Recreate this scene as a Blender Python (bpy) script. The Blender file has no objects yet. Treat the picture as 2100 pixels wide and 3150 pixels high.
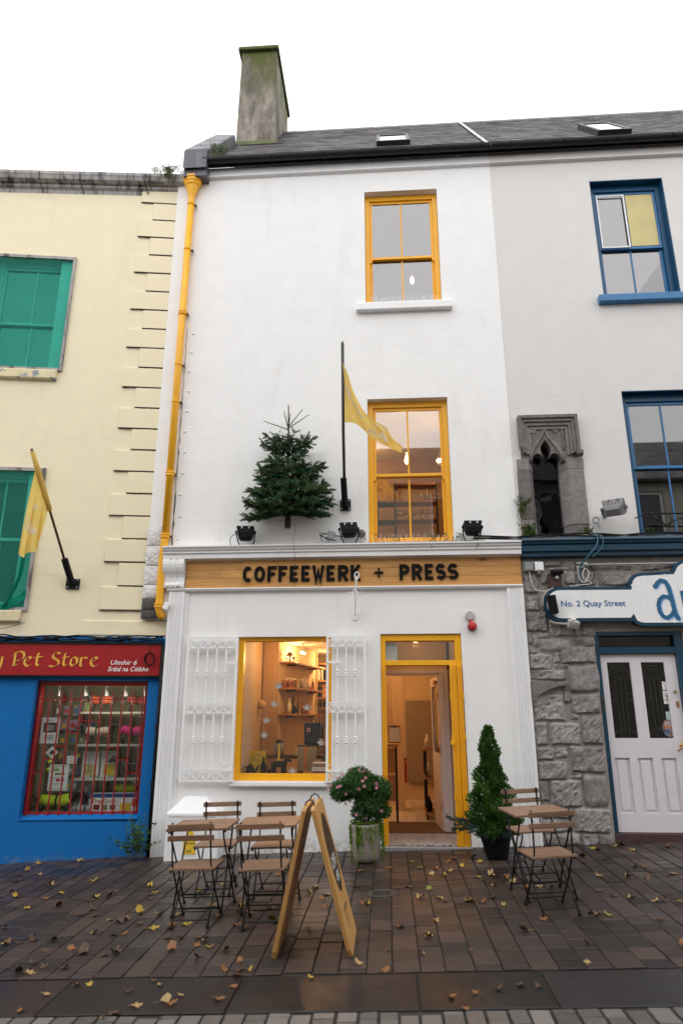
import bpy, bmesh, math, random
from mathutils import Vector, Matrix, Quaternion
from mathutils.geometry import tessellate_polygon
R = math.radians
sc = bpy.context.scene
col = sc.collection

# ---------------------------------------------------------------- camera
cam_d = bpy.data.cameras.new('camera'); cam = bpy.data.objects.new('camera', cam_d); col.objects.link(cam)
cam.location = (0, -9.2, 1.5); cam.rotation_euler = (R(90 + 16.9), 0, R(3.8))
cam_d.sensor_fit = 'VERTICAL'; cam_d.sensor_height = 36; cam_d.sensor_width = 24; cam_d.lens = 24
cam_d.clip_start = .05; cam_d.clip_end = 500
cam_d.dof.use_dof = True; cam_d.dof.focus_distance = 9.6; cam_d.dof.aperture_fstop = 1.6
sc.camera = cam

# ---------------------------------------------------------------- overcast sky and sun
SUN_EL, SUN_AZ = R(52), R(205)
world = bpy.data.worlds.new('World'); sc.world = world; world.use_nodes = True
wt = world.node_tree; wt.nodes.clear()
wo = wt.nodes.new('ShaderNodeOutputWorld'); bg = wt.nodes.new('ShaderNodeBackground')
sky = wt.nodes.new('ShaderNodeTexSky'); sky.sky_type = 'NISHITA'; sky.sun_disc = False
sky.sun_elevation = SUN_EL; sky.sun_rotation = SUN_AZ; sky.air_density = 1.0; sky.dust_density = 4.0
sat = wt.nodes.new('ShaderNodeHueSaturation'); sat.inputs['Saturation'].default_value = .12; sat.inputs['Value'].default_value = 1.0
cl = wt.nodes.new('ShaderNodeMix'); cl.data_type = 'RGBA'; cl.inputs['Factor'].default_value = .93
cl.inputs['B'].default_value = (19.3, 19.3, 19.4, 1)
bg.inputs['Strength'].default_value = .1
wt.links.new(sky.outputs[0], sat.inputs['Color']); wt.links.new(sat.outputs[0], cl.inputs['A'])
wt.links.new(cl.outputs['Result'], bg.inputs['Color']); wt.links.new(bg.outputs[0], wo.inputs[0])
sun_d = bpy.data.lights.new('sun', 'SUN'); sun = bpy.data.objects.new('sun', sun_d); col.objects.link(sun)
sun_d.energy = .7; sun_d.angle = R(80); sun_d.color = (1, .97, .93)
sun.rotation_euler = (R(90) - SUN_EL, 0, R(-25)); sun.location = (-6, -14, 22)
vs = sc.view_settings; vs.view_transform = 'Standard'; vs.look = 'None'; vs.exposure = 0; vs.gamma = 1
vs.use_curve_mapping = False
cy = sc.cycles; cy.max_bounces = 8; cy.diffuse_bounces = 4; cy.glossy_bounces = 4; cy.transparent_max_bounces = 16
cy.caustics_reflective = False; cy.caustics_refractive = False; cy.use_denoising = True
cy.sample_clamp_indirect = 6

# ---------------------------------------------------------------- materials
MATS = {}
def nt(name):
    m = bpy.data.materials.new(name); m.use_nodes = True; t = m.node_tree; t.nodes.clear(); MATS[name] = m
    o = t.nodes.new('ShaderNodeOutputMaterial'); return m, t, o
def N(t, kind, **kw):
    n = t.nodes.new('ShaderNode' + kind)
    for k, v in kw.items(): setattr(n, k, v)
    return n
def mixc(t, fac, a, b, mode='MIX'):
    n = N(t, 'Mix', data_type='RGBA', blend_type=mode)
    for key, val in (('Factor', fac), ('A', a), ('B', b)):
        s = [i for i in n.inputs if i.name == key and i.type == ('VALUE' if key == 'Factor' else 'RGBA')][0]
        if hasattr(val, 'is_output'): t.links.new(val, s)
        elif key == 'Factor': s.default_value = val
        else: s.default_value = (*val[:3], 1)
    return [o for o in n.outputs if o.type == 'RGBA'][0]
def noise(t, co, scale, detail=4, rough=.55, dist=0):
    n = N(t, 'TexNoise'); n.inputs['Scale'].default_value = scale; n.inputs['Detail'].default_value = detail
    n.inputs['Roughness'].default_value = rough; n.inputs['Distortion'].default_value = dist
    t.links.new(co, n.inputs['Vector']); return n.outputs['Fac']
def ramp(t, v, lo, hi, a=(0, 0, 0), b=(1, 1, 1)):
    n = N(t, 'ValToRGB'); e = n.color_ramp.elements
    e[0].position = lo; e[0].color = (*a, 1); e[1].position = hi; e[1].color = (*b, 1)
    t.links.new(v, n.inputs[0]); return n.outputs[0]
def bump(t, h, strength, dist, prev=None):
    b = N(t, 'Bump'); b.inputs['Strength'].default_value = strength; b.inputs['Distance'].default_value = dist
    t.links.new(h, b.inputs['Height'])
    if prev is not None: t.links.new(prev, b.inputs['Normal'])
    return b.outputs[0]
def coords(t, scale=(1, 1, 1), which='Object'):
    c = N(t, 'TexCoord'); m = N(t, 'Mapping'); m.inputs['Scale'].default_value = scale
    t.links.new(c.outputs[which], m.inputs['Vector']); return m.outputs[0]
def pmat(name, c, rough=.6, var=.12, vs=6, bmp=.15, bs=60, bd=.004, spec=.5, metal=0, rnd=0, stain=None, ss=2.5,
         slo=.55, shi=.75, stretch=(1, 1, 1), rvar=.1, coat=0, trans=None, hrnd=0):
    """painted or natural surface: mottled colour, optional stains, fine relief, value varied per object"""
    m, t, o = nt(name); p = N(t, 'BsdfPrincipled'); co = coords(t, stretch)
    f = noise(t, co, vs, 5)
    lo = tuple(x * (1 - var) for x in c[:3]); hi = tuple(min(1, x * (1 + var)) for x in c[:3])
    base = mixc(t, ramp(t, f, .3, .7), lo, hi)
    if stain:
        g = noise(t, co, ss, 6, .6, .3); base = mixc(t, ramp(t, g, slo, shi), base, stain)
    if rnd or hrnd:
        oi = N(t, 'ObjectInfo'); hs = N(t, 'HueSaturation')
        mr = N(t, 'MapRange'); mr.inputs['To Min'].default_value = 1 - rnd; mr.inputs['To Max'].default_value = 1 + rnd
        t.links.new(oi.outputs['Random'], mr.inputs['Value']); t.links.new(mr.outputs[0], hs.inputs['Value'])
        if hrnd:
            m2 = N(t, 'MapRange'); m2.inputs['To Min'].default_value = .5 - hrnd; m2.inputs['To Max'].default_value = .5 + hrnd
            mm = N(t, 'Math', operation='FRACT'); mu = N(t, 'Math', operation='MULTIPLY'); mu.inputs[1].default_value = 7.31
            t.links.new(oi.outputs['Random'], mu.inputs[0]); t.links.new(mu.outputs[0], mm.inputs[0])
            t.links.new(mm.outputs[0], m2.inputs['Value']); t.links.new(m2.outputs[0], hs.inputs['Hue'])
        t.links.new(base, hs.inputs['Color']); base = hs.outputs[0]
    t.links.new(base, p.inputs['Base Color'])
    if rvar:
        rr = N(t, 'MapRange'); rr.inputs['To Min'].default_value = max(.03, rough - rvar); rr.inputs['To Max'].default_value = min(1, rough + rvar)
        t.links.new(noise(t, co, vs * 1.7, 3), rr.inputs['Value']); t.links.new(rr.outputs[0], p.inputs['Roughness'])
    else: p.inputs['Roughness'].default_value = rough
    p.inputs['Metallic'].default_value = metal; p.inputs['Specular IOR Level'].default_value = spec
    p.inputs['Coat Weight'].default_value = coat
    if bmp: t.links.new(bump(t, noise(t, co, bs, 4), bmp, bd), p.inputs['Normal'])
    t.links.new(p.outputs[0], o.inputs[0]); return m
def plaster(name, c, dirt, courses=None, dirt_amt=.35, dscale=1.1, wear=None):
    """painted render: brush and trowel relief, faint damp marks, lined-out courses as shallow relief"""
    m, t, o = nt(name); p = N(t, 'BsdfPrincipled'); co = coords(t)
    f = noise(t, co, 3, 6, .6); base = mixc(t, ramp(t, f, .3, .75), tuple(x * .965 for x in c), tuple(min(1, x * 1.02) for x in c))
    st = coords(t, (2.2, 2.2, .45)); g = noise(t, st, dscale, 8, .62, .4)
    k = N(t, 'Math', operation='MULTIPLY'); k.inputs[1].default_value = dirt_amt
    t.links.new(ramp(t, g, .56, .82), k.inputs[0]); base = mixc(t, k.outputs[0], base, dirt)
    sp = noise(t, co, 19, 3, .7); base = mixc(t, ramp(t, sp, .74, .79), base, tuple(x * .72 for x in c))
    if wear:
        sw_ = N(t, 'SeparateXYZ'); t.links.new(N(t, 'TexCoord').outputs['Object'], sw_.inputs[0]); wr_ = N(t, 'MapRange')
        wr_.inputs['From Min'].default_value = wear[0]; wr_.inputs['From Max'].default_value = wear[1]; wr_.inputs['To Min'].default_value = 1; wr_.inputs['To Max'].default_value = 0
        t.links.new(sw_.outputs[2], wr_.inputs['Value']); wm_ = N(t, 'Math', operation='MULTIPLY'); t.links.new(wr_.outputs[0], wm_.inputs[0]); t.links.new(ramp(t, noise(t, co, 14, 6, .7), .45, .55), wm_.inputs[1])
        base = mixc(t, wm_.outputs[0], base, wear[2])
    t.links.new(base, p.inputs['Base Color']); p.inputs['Roughness'].default_value = .75
    p.inputs['Specular IOR Level'].default_value = .25
    nrm = bump(t, noise(t, co, 26, 6, .65), .22, .006); nrm = bump(t, noise(t, co, 4, 4), .35, .02, nrm)
    if courses:
        z0, z1, step = courses; sx = N(t, 'SeparateXYZ'); t.links.new(N(t, 'TexCoord').outputs['Object'], sx.inputs[0])
        wob = N(t, 'Math', operation='MULTIPLY_ADD'); wob.inputs[1].default_value = .03
        t.links.new(noise(t, co, 1.3, 2), wob.inputs[0]); t.links.new(sx.outputs[2], wob.inputs[2])
        md = N(t, 'Math', operation='PINGPONG'); md.inputs[1].default_value = step / 2; t.links.new(wob.outputs[0], md.inputs[0])
        ln = N(t, 'Math', operation='LESS_THAN'); ln.inputs[1].default_value = .006; t.links.new(md.outputs[0], ln.inputs[0])
        a = N(t, 'Math', operation='LESS_THAN'); a.inputs[1].default_value = z1; t.links.new(sx.outputs[2], a.inputs[0])
        b = N(t, 'Math', operation='GREATER_THAN'); b.inputs[1].default_value = z0; t.links.new(sx.outputs[2], b.inputs[0])
        ab = N(t, 'Math', operation='MULTIPLY'); t.links.new(a.outputs[0], ab.inputs[0]); t.links.new(b.outputs[0], ab.inputs[1])
        abc = N(t, 'Math', operation='MULTIPLY'); t.links.new(ab.outputs[0], abc.inputs[0]); t.links.new(ln.outputs[0], abc.inputs[1])
        brk = N(t, 'Math', operation='MULTIPLY'); t.links.new(abc.outputs[0], brk.inputs[0])
        t.links.new(ramp(t, noise(t, co, 1.1, 3), .42, .58), brk.inputs[1])
        inv = N(t, 'Math', operation='SUBTRACT'); inv.inputs[0].default_value = 1; t.links.new(brk.outputs[0], inv.inputs[1])
        nrm = bump(t, inv.outputs[0], .45, .006, nrm)
    t.links.new(nrm, p.inputs['Normal']); t.links.new(p.outputs[0], o.inputs[0]); return m
def woodmat(name, c, dark, axis=0, scale=3.0, rough=.55, rnd=.12, knots=False):
    m, t, o = nt(name); p = N(t, 'BsdfPrincipled'); s = [14, 14, 14]; s[axis] = 1.0
    oi = N(t, 'ObjectInfo'); tc = N(t, 'TexCoord'); ad = N(t, 'VectorMath', operation='MULTIPLY_ADD')
    ad.inputs[1].default_value = (1, 1, 1); cmb = N(t, 'CombineXYZ'); mu = N(t, 'Math', operation='MULTIPLY'); mu.inputs[1].default_value = 37
    t.links.new(oi.outputs['Random'], mu.inputs[0])
    for i in range(3): t.links.new(mu.outputs[0], cmb.inputs[i])
    t.links.new(tc.outputs['Object'], ad.inputs[0]); t.links.new(cmb.outputs[0], ad.inputs[2])
    mp = N(t, 'Mapping'); mp.inputs['Scale'].default_value = s; t.links.new(ad.outputs[0], mp.inputs['Vector'])
    g = noise(t, mp.outputs[0], scale, 5, .6, 1.2); g2 = noise(t, mp.outputs[0], scale * 4, 3, .6)
    base = mixc(t, ramp(t, g, .35, .68), dark, c); base = mixc(t, ramp(t, g2, .3, .7), base, tuple(x * .8 for x in c))
    n = [x for x in t.nodes if x.bl_idname == 'ShaderNodeMix'][-1]
    base2 = mixc(t, .25, mixc(t, ramp(t, g, .35, .68), dark, c), base)
    if knots:
        v = N(t, 'TexVoronoi'); v.inputs['Scale'].default_value = 1.0
        m2 = N(t, 'Mapping'); m2.inputs['Scale'].default_value = (1.6, 1.6, 5); t.links.new(ad.outputs[0], m2.inputs['Vector'])
        t.links.new(m2.outputs[0], v.inputs['Vector'])
        base2 = mixc(t, ramp(t, v.outputs['Distance'], .05, .14, (1, 1, 1), (0, 0, 0)), base2, (.14, .06, .02))
    hs = N(t, 'HueSaturation'); mr = N(t, 'MapRange'); mr.inputs['To Min'].default_value = 1 - rnd; mr.inputs['To Max'].default_value = 1 + rnd
    t.links.new(oi.outputs['Random'], mr.inputs['Value']); t.links.new(mr.outputs[0], hs.inputs['Value']); t.links.new(base2, hs.inputs['Color'])
    t.links.new(hs.outputs[0], p.inputs['Base Color']); p.inputs['Roughness'].default_value = rough
    t.links.new(bump(t, g, .25, .002), p.inputs['Normal']); t.links.new(p.outputs[0], o.inputs[0]); return m
def glassmat(name, refl=.06, gain=1.6, tint=(.93, .95, .94), wob=.0):
    m, t, o = nt(name); tr = N(t, 'BsdfTransparent'); gl = N(t, 'BsdfGlossy'); gl.inputs['Roughness'].default_value = .01
    tr.inputs['Color'].default_value = (*tint, 1); fr = N(t, 'Math', operation='POWER'); lw_ = N(t, 'LayerWeight'); lw_.inputs['Blend'].default_value = .5; fr.inputs[1].default_value = 4; t.links.new(lw_.outputs['Facing'], fr.inputs[0])
    ma = N(t, 'Math', operation='MULTIPLY_ADD'); ma.inputs[1].default_value = gain; ma.inputs[2].default_value = refl; ma.use_clamp = True
    t.links.new(fr.outputs[0], ma.inputs[0]); mx = N(t, 'MixShader'); t.links.new(ma.outputs[0], mx.inputs[0])
    t.links.new(tr.outputs[0], mx.inputs[1]); t.links.new(gl.outputs[0], mx.inputs[2]); t.links.new(mx.outputs[0], o.inputs[0])
    if wob:
        nb = bump(t, noise(t, coords(t), 2.2, 2), wob, .02); t.links.new(nb, gl.inputs['Normal'])
    return m
def emat(name, c, s):
    m, t, o = nt(name); e = N(t, 'Emission'); e.inputs[0].default_value = (*c, 1); e.inputs[1].default_value = s
    t.links.new(e.outputs[0], o.inputs[0]); return m
def clothmat(name, c, tr=.35, rough=.8, weave=0):
    m, t, o = nt(name); p = N(t, 'BsdfPrincipled'); p.inputs['Roughness'].default_value = rough; p.inputs['Specular IOR Level'].default_value = .15
    co = coords(t); base = mixc(t, ramp(t, noise(t, co, 5, 4), .3, .7), tuple(x * .9 for x in c), c)
    t.links.new(base, p.inputs['Base Color']); tl = N(t, 'BsdfTranslucent'); t.links.new(base, tl.inputs[0])
    mx = N(t, 'MixShader'); mx.inputs[0].default_value = tr; t.links.new(p.outputs[0], mx.inputs[1]); t.links.new(tl.outputs[0], mx.inputs[2])
    t.links.new(mx.outputs[0], o.inputs[0]); return m
def leafmat(name, c, c2, rough=.5, tr=.25, vs=9):
    m, t, o = nt(name); p = N(t, 'BsdfPrincipled'); p.inputs['Roughness'].default_value = rough; p.inputs['Specular IOR Level'].default_value = .3
    g = N(t, 'NewGeometry'); base = mixc(t, g.outputs['Random Per Island'], c, c2)
    base = mixc(t, ramp(t, noise(t, coords(t), vs, 3), .35, .65), base, tuple(x * .6 for x in c))
    t.links.new(base, p.inputs['Base Color']); tl = N(t, 'BsdfTranslucent'); t.links.new(base, tl.inputs[0])
    mx = N(t, 'MixShader'); mx.inputs[0].default_value = tr; t.links.new(p.outputs[0], mx.inputs[1]); t.links.new(tl.outputs[0], mx.inputs[2])
    t.links.new(mx.outputs[0], o.inputs[0]); return m
def netmat(name, c):
    m, t, o = nt(name); d = N(t, 'BsdfDiffuse'); d.inputs[0].default_value = (*c, 1); tr = N(t, 'BsdfTransparent')
    tr.inputs[0].default_value = (.30, .78, .68, 1); mx = N(t, 'MixShader')
    f = noise(t, coords(t), 2.3, 4); r_ = ramp(t, f, .2, .8, (.20, .20, .20), (.34, .34, .34)); t.links.new(r_, mx.inputs[0])
    t.links.new(tr.outputs[0], mx.inputs[1]); t.links.new(d.outputs[0], mx.inputs[2]); t.links.new(mx.outputs[0], o.inputs[0]); return m

plaster('white_render', (.86, .855, .855), (.52, .51, .50), (3.9, 6.25, .30), .30, wear=(-.15, .12, (.34, .32, .29)))
plaster('grey_render', (.69, .675, .665), (.50, .49, .48), (3.9, 6.25, .30), .18)
plaster('cream_render', (.86, .775, .56), (.62, .55, .40), (2.6, 7.0, .343), .32)
plaster('blue_render', (.004, .14, .43), (.012, .085, .24), None, .3, wear=(-.30, -.10, (.20, .20, .18)))
plaster('opposite_render', (.42, .38, .32), (.3, .27, .22), None, .3)
pmat('white_paint', (.82, .82, .83), .45, .03, 8, .12, 40, stain=(.62, .60, .57), ss=9, slo=.72, shi=.85)
pmat('white_iron', (.88, .88, .88), .4, .03, 8, .1, 60)
pmat('rough_white', (.72, .71, .72), .8, .1, 12, .9, 22, .03)
pmat('yellow_paint', (.88, .43, .012), .38, .05, 6, .06, 50, stain=(.62, .27, .015), ss=9, slo=.62, shi=.85)
pmat('pipe_yellow', (.88, .43, .012), .42, .06, 6, .1, 40, stain=(.20, .085, .02), ss=26, slo=.70, shi=.74)
pmat('flood_grey', (.17, .165, .17), .5, .1, 9, .05, 60)
pmat('navy_paint', (.002, .040, .080), .38, .1, 7, .1, 50, stain=(.01, .08, .15), ss=14, slo=.66, shi=.74)
pmat('window_blue', (.002, .062, .15), .38, .1, 7, .1, 50, stain=(.02, .12, .25), ss=14, slo=.66, shi=.74)
pmat('mid_blue_paint', (.03, .16, .36), .4, .1, 9, .2, 40, stain=(.01, .05, .12), ss=12, slo=.66, shi=.72)
pmat('red_paint', (.34, .010, .014), .35, .08, 6, .05, 50)
pmat('red_bar', (.26, .012, .010), .4, .15, 20, .1, 60)
pmat('lilac_paint', (.69, .655, .685), .38, .03, 6, .04, 50)
pmat('black_metal', (.010, .009, .009), .5, .2, 20, .1, 90, spec=.25)
pmat('black_plastic', (.008, .008, .009), .55, .15, 12, .1, 60, spec=.2)
pmat('gutter_black', (.014, .014, .016), .4, .2, 8, .05, 60, stain=(.03, .03, .03), ss=5, spec=.3)
pmat('old_gutter', (.36, .34, .33), .65, .2, 9, .3, 50, stain=(.05, .045, .04), ss=5, slo=.5, shi=.66, stretch=(1.6, 1, .3))
pmat('grey_metal', (.36, .36, .37), .4, .08, 9, .05, 60, metal=.3)
pmat('dark_iron', (.05, .045, .04), .5, .2, 14, .2, 70)
pmat('lead', (.095, .092, .11), .5, .14, 4, .1, 20, stain=(.17, .165, .185), ss=2.5, stretch=(1, 1, .4))
pmat('slate', (.082, .073, .077), .55, .4, 3.2, .3, 40, .006, stain=(.155, .142, .146), ss=2.6, slo=.46, shi=.66, rvar=.12)
def chimneymat():
    m, t, o = nt('chimney_render'); p = N(t, 'BsdfPrincipled'); co = coords(t); st = coords(t, (1, 1, .35))
    base = mixc(t, ramp(t, noise(t, st, 5, 7, .7), .32, .68), (.075, .062, .048), (.36, .325, .275))
    base = mixc(t, ramp(t, noise(t, st, 2.2, 5, .6), .45, .7), base, (.07, .062, .05))
    sx = N(t, 'SeparateXYZ'); t.links.new(N(t, 'TexCoord').outputs['Object'], sx.inputs[0]); mr = N(t, 'MapRange'); mr.inputs['From Min'].default_value = 14.0; mr.inputs['From Max'].default_value = 15.4
    t.links.new(sx.outputs[2], mr.inputs['Value']); mu = N(t, 'Math', operation='MULTIPLY'); t.links.new(mr.outputs[0], mu.inputs[0]); t.links.new(ramp(t, noise(t, st, 3.1, 6, .65), .35, .55), mu.inputs[1])
    base = mixc(t, mu.outputs[0], base, (.075, .085, .015)); t.links.new(base, p.inputs['Base Color']); p.inputs['Roughness'].default_value = .9
    t.links.new(bump(t, noise(t, co, 22, 6, .7), .6, .02), p.inputs['Normal']); t.links.new(p.outputs[0], o.inputs[0])
chimneymat()
pmat('moss', (.07, .085, .02), .9, .4, 9, .8, 40, .02)
pmat('mortar', (.30, .27, .24), .9, .15, 14, .6, 50, .01)
pmat('mortar_light', (.6, .58, .55), .9, .15, 14, .6, 50, .01)
def stonemat(name, c, d, lt):
    m, t, o = nt(name); p = N(t, 'BsdfPrincipled'); co = coords(t); oi = N(t, 'ObjectInfo')
    f = noise(t, co, 9, 8, .7); base = mixc(t, ramp(t, f, .32, .68), d, c)
    base = mixc(t, ramp(t, noise(t, co, 34, 5, .7), .56, .72), base, lt)
    base = mixc(t, ramp(t, noise(t, co, 15, 3, .5), .70, .76), base, tuple(x * .35 for x in d))
    hs = N(t, 'HueSaturation'); mr = N(t, 'MapRange'); mr.inputs['To Min'].default_value = .78; mr.inputs['To Max'].default_value = 1.2
    t.links.new(oi.outputs['Random'], mr.inputs['Value']); t.links.new(mr.outputs[0], hs.inputs['Value']); t.links.new(base, hs.inputs['Color'])
    t.links.new(hs.outputs[0], p.inputs['Base Color']); p.inputs['Roughness'].default_value = .8
    nb = bump(t, noise(t, co, 55, 8, .75), .9, .014); nb = bump(t, noise(t, co, 16, 5, .6), .7, .02, nb)
    t.links.new(nb, p.inputs['Normal']); t.links.new(p.outputs[0], o.inputs[0])
stonemat('limestone', (.39, .36, .35), (.17, .155, .15), (.60, .565, .55))
stonemat('carved_stone', (.25, .225, .22), (.15, .135, .133), (.33, .305, .295))
pmat('dark_rubble', (.09, .083, .08), .85, .3, 9, .8, 30, .02)
def pavermat(name, c, c2, rough, lite):
    m, t, o = nt(name); p = N(t, 'BsdfPrincipled'); co = coords(t); oi = N(t, 'ObjectInfo'); g = N(t, 'NewGeometry')
    ad = N(t, 'Math', operation='ADD'); t.links.new(oi.outputs['Random'], ad.inputs[0]); t.links.new(g.outputs['Random Per Island'], ad.inputs[1])
    fr = N(t, 'Math', operation='FRACT'); t.links.new(ad.outputs[0], fr.inputs[0])
    base = mixc(t, fr.outputs[0], c, c2); fm = N(t, 'Math', operation='MULTIPLY'); fm.inputs[1].default_value = 5.77
    f2 = N(t, 'Math', operation='FRACT'); t.links.new(fr.outputs[0], fm.inputs[0]); t.links.new(fm.outputs[0], f2.inputs[0])
    hs = N(t, 'HueSaturation'); mr = N(t, 'MapRange'); mr.inputs['To Min'].default_value = .6; mr.inputs['To Max'].default_value = 1.4
    t.links.new(f2.outputs[0], mr.inputs['Value']); t.links.new(mr.outputs[0], hs.inputs['Value']); t.links.new(base, hs.inputs['Color']); base = hs.outputs[0]
    geo = N(t, 'NewGeometry'); wp = N(t, 'Mapping'); t.links.new(geo.outputs['Position'], wp.inputs['Vector'])
    wet = ramp(t, noise(t, wp.outputs[0], 1.1, 5, .6), .38, .66)
    base = mixc(t, ramp(t, noise(t, wp.outputs[0], 30, 5, .7), .55, .8), base, lite)
    base = mixc(t, wet, mixc(t, .5, base, (0, 0, 0)), base) if False else base
    t.links.new(base, p.inputs['Base Color'])
    rr = N(t, 'MapRange'); rr.inputs['To Min'].default_value = rough - .16; rr.inputs['To Max'].default_value = rough + .2
    t.links.new(wet, rr.inputs['Value']); t.links.new(rr.outputs[0], p.inputs['Roughness']); p.inputs['Specular IOR Level'].default_value = .33
    nb = bump(t, noise(t, wp.outputs[0], 70, 5, .7), .35, .006); t.links.new(nb, p.inputs['Normal']); t.links.new(p.outputs[0], o.inputs[0])
pavermat('paver', (.030, .0235, .0215), (.050, .033, .027), .46, (.062, .054, .05))
pavermat('dark_slab', (.013, .0125, .0135), (.025, .016, .0145), .42, (.024, .022, .022))
pavermat('sett_stone', (.105, .098, .092), (.14, .125, .115), .5, (.18, .17, .16))
pmat('grime_shadow', (.05, .047, .035), .95, .5, 40, .3, 60)
pmat('joint', (.022, .018, .015), .8, .4, 30, .6, 60, .01)
pmat('asphalt', (.05, .05, .05), .7, .2, 30, .5, 90)
woodmat('oak', (.64, .34, .105), (.48, .22, .055), 0, 2.6, .5, .13, True)
woodmat('slat_wood', (.30, .18, .115), (.175, .10, .06), 0, 3.5, .55, .12)
woodmat('ply', (.56, .31, .10), (.44, .22, .065), 2, 2.2, .45, .03)
woodmat('shelf_wood', (.45, .22, .08), (.3, .13, .04), 0, 3, .5, .08)
woodmat('dark_wood', (.13, .06, .025), (.07, .03, .012), 0, 3, .5, .08)
glassmat('glass', .15, 1.0); glassmat('glass_upper', .18, 1.0, (.80, .77, .80), .06); glassmat('glass_shop', .055, .9); glassmat('glass_dark', .06, .9, (.35, .38, .42), .2)
clothmat('flag_yellow', (.97, .72, .22), .5); clothmat('flag_print', (.9, .87, .82), .3)
netmat('green_net', (.06, .33, .27))
clothmat('net_fold', (.01, .30, .20), .4)
# ---------------------------------------------------------------- mesh helpers
def tag(o, label=None, cat=None, group=None, kind=None):
    if label: o['label'] = label
    if cat: o['category'] = cat
    if group: o['group'] = group
    if kind: o['kind'] = kind
    return o
def thing(name, label, cat, loc=(0, 0, 0), rz=0, group=None, mat=None):
    o = bpy.data.objects.new(name, None); col.objects.link(o); o.empty_display_size = .2
    if mat is not None: o.matrix_world = mat
    else: o.location = loc; o.rotation_euler = (0, 0, rz)
    return tag(o, label, cat, group)
def ring(r, n, cx=0, cy=0, a0=0):
    return [(cx + r * math.cos(a0 + 2 * math.pi * i / n), cy + r * math.sin(a0 + 2 * math.pi * i / n)) for i in range(n)]
class MB:
    def __init__(s): s.v = []; s.f = []
    def add(s, vs, fs):
        k = len(s.v); s.v += [tuple(p) for p in vs]; s.f += [tuple(i + k for i in f) for f in fs]; return s
    def box(s, x0, x1, y0, y1, z0, z1):
        return s.add([(x0, y0, z0), (x1, y0, z0), (x1, y1, z0), (x0, y1, z0), (x0, y0, z1), (x1, y0, z1), (x1, y1, z1), (x0, y1, z1)],
                     [(0, 3, 2, 1), (4, 5, 6, 7), (0, 1, 5, 4), (1, 2, 6, 5), (2, 3, 7, 6), (3, 0, 4, 7)])
    def obox(s, c, ax, ay, az):
        c, ax, ay, az = map(Vector, (c, ax, ay, az)); p = []
        for k in (-1, 1):
            for a, b in ((-1, -1), (1, -1), (1, 1), (-1, 1)): p.append(c + ax * a + ay * b + az * k)
        return s.add(p, [(0, 3, 2, 1), (4, 5, 6, 7), (0, 1, 5, 4), (1, 2, 6, 5), (2, 3, 7, 6), (3, 0, 4, 7)])
    def bar(s, a, b, w, d, up=(0, 0, 1)):
        a, b = Vector(a), Vector(b); z = (b - a); L = z.length; z /= L; u = Vector(up)
        x = z.cross(u); x = x.normalized() if x.length > 1e-4 else Vector((1, 0, 0)); y = z.cross(x)
        return s.obox((a + b) / 2, x * w / 2, y * d / 2, z * L / 2)
    def prism(s, loop, f, y0, y1, holes=()):
        """loop: 2-D outline, f(u, v, w) -> 3-D point; extruded from w=y0 to y1; holes are loops too"""
        loops = [list(loop)] + [list(h) for h in holes]; flat = [p for l in loops for p in l]; n = len(flat)
        vs = [f(u, v, y0) for u, v in flat] + [f(u, v, y1) for u, v in flat]; fs = []
        if not holes: fs += [tuple(range(n)), tuple(range(2 * n - 1, n - 1, -1))]
        else:
            for tr in tessellate_polygon([[Vector((u, v, 0)) for u, v in l] for l in loops]):
                fs += [tuple(tr), tuple(i + n for i in reversed(tr))]
        k = 0
        for l in loops:
            m = len(l)
            for i in range(m):
                j = (i + 1) % m; fs.append((k + i, k + n + i, k + n + j, k + j))
            k += m
        return s.add(vs, fs)
    def py(s, loop, y0, y1, holes=()): return s.prism(loop, lambda u, v, w: (u, w, v), y0, y1, holes)
    def px(s, loop, x0, x1, holes=()): return s.prism(loop, lambda u, v, w: (w, u, v), x0, x1, holes)
    def pz(s, loop, z0, z1, holes=()): return s.prism(loop, lambda u, v, w: (u, v, w), z0, z1, holes)
    def tube(s, path, r, n=8, caps=True):
        P = [Vector(p) for p in path]; m = len(P); rs = r if isinstance(r, (list, tuple)) else [r] * m
        t0 = (P[1] - P[0]).normalized(); x = t0.orthogonal().normalized(); vs = []; fs = []
        for i in range(m):
            t = (P[min(i + 1, m - 1)] - P[max(i - 1, 0)]).normalized()
            x = (x - t * x.dot(t)); x = x.normalized() if x.length > 1e-6 else t.orthogonal().normalized(); y = t.cross(x)
            for k in range(n):
                a = 2 * math.pi * k / n; vs.append(P[i] + (x * math.cos(a) + y * math.sin(a)) * rs[i])
        for i in range(m - 1):
            for k in range(n):
                q = (k + 1) % n; fs.append((i * n + k, i * n + q, (i + 1) * n + q, (i + 1) * n + k))
        if caps: fs += [tuple(reversed(range(n))), tuple(range((m - 1) * n, m * n))]
        return s.add(vs, fs)
    def lathe(s, prof, c=(0, 0, 0), n=16, ax='z', squash=1):
        vs = []; fs = []; m = len(prof)
        for r, h in prof:
            for k in range(n):
                a = 2 * math.pi * k / n; u, v = r * math.cos(a), r * math.sin(a) * squash
                p = {'z': (u, v, h), 'y': (u, h, v), 'x': (h, u, v)}[ax]; vs.append((c[0] + p[0], c[1] + p[1], c[2] + p[2]))
        for i in range(m - 1):
            for k in range(n):
                q = (k + 1) % n; fs.append((i * n + k, i * n + q, (i + 1) * n + q, (i + 1) * n + k))
        fs += [tuple(reversed(range(n))), tuple(range((m - 1) * n, m * n))]
        return s.add(vs, fs)
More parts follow.
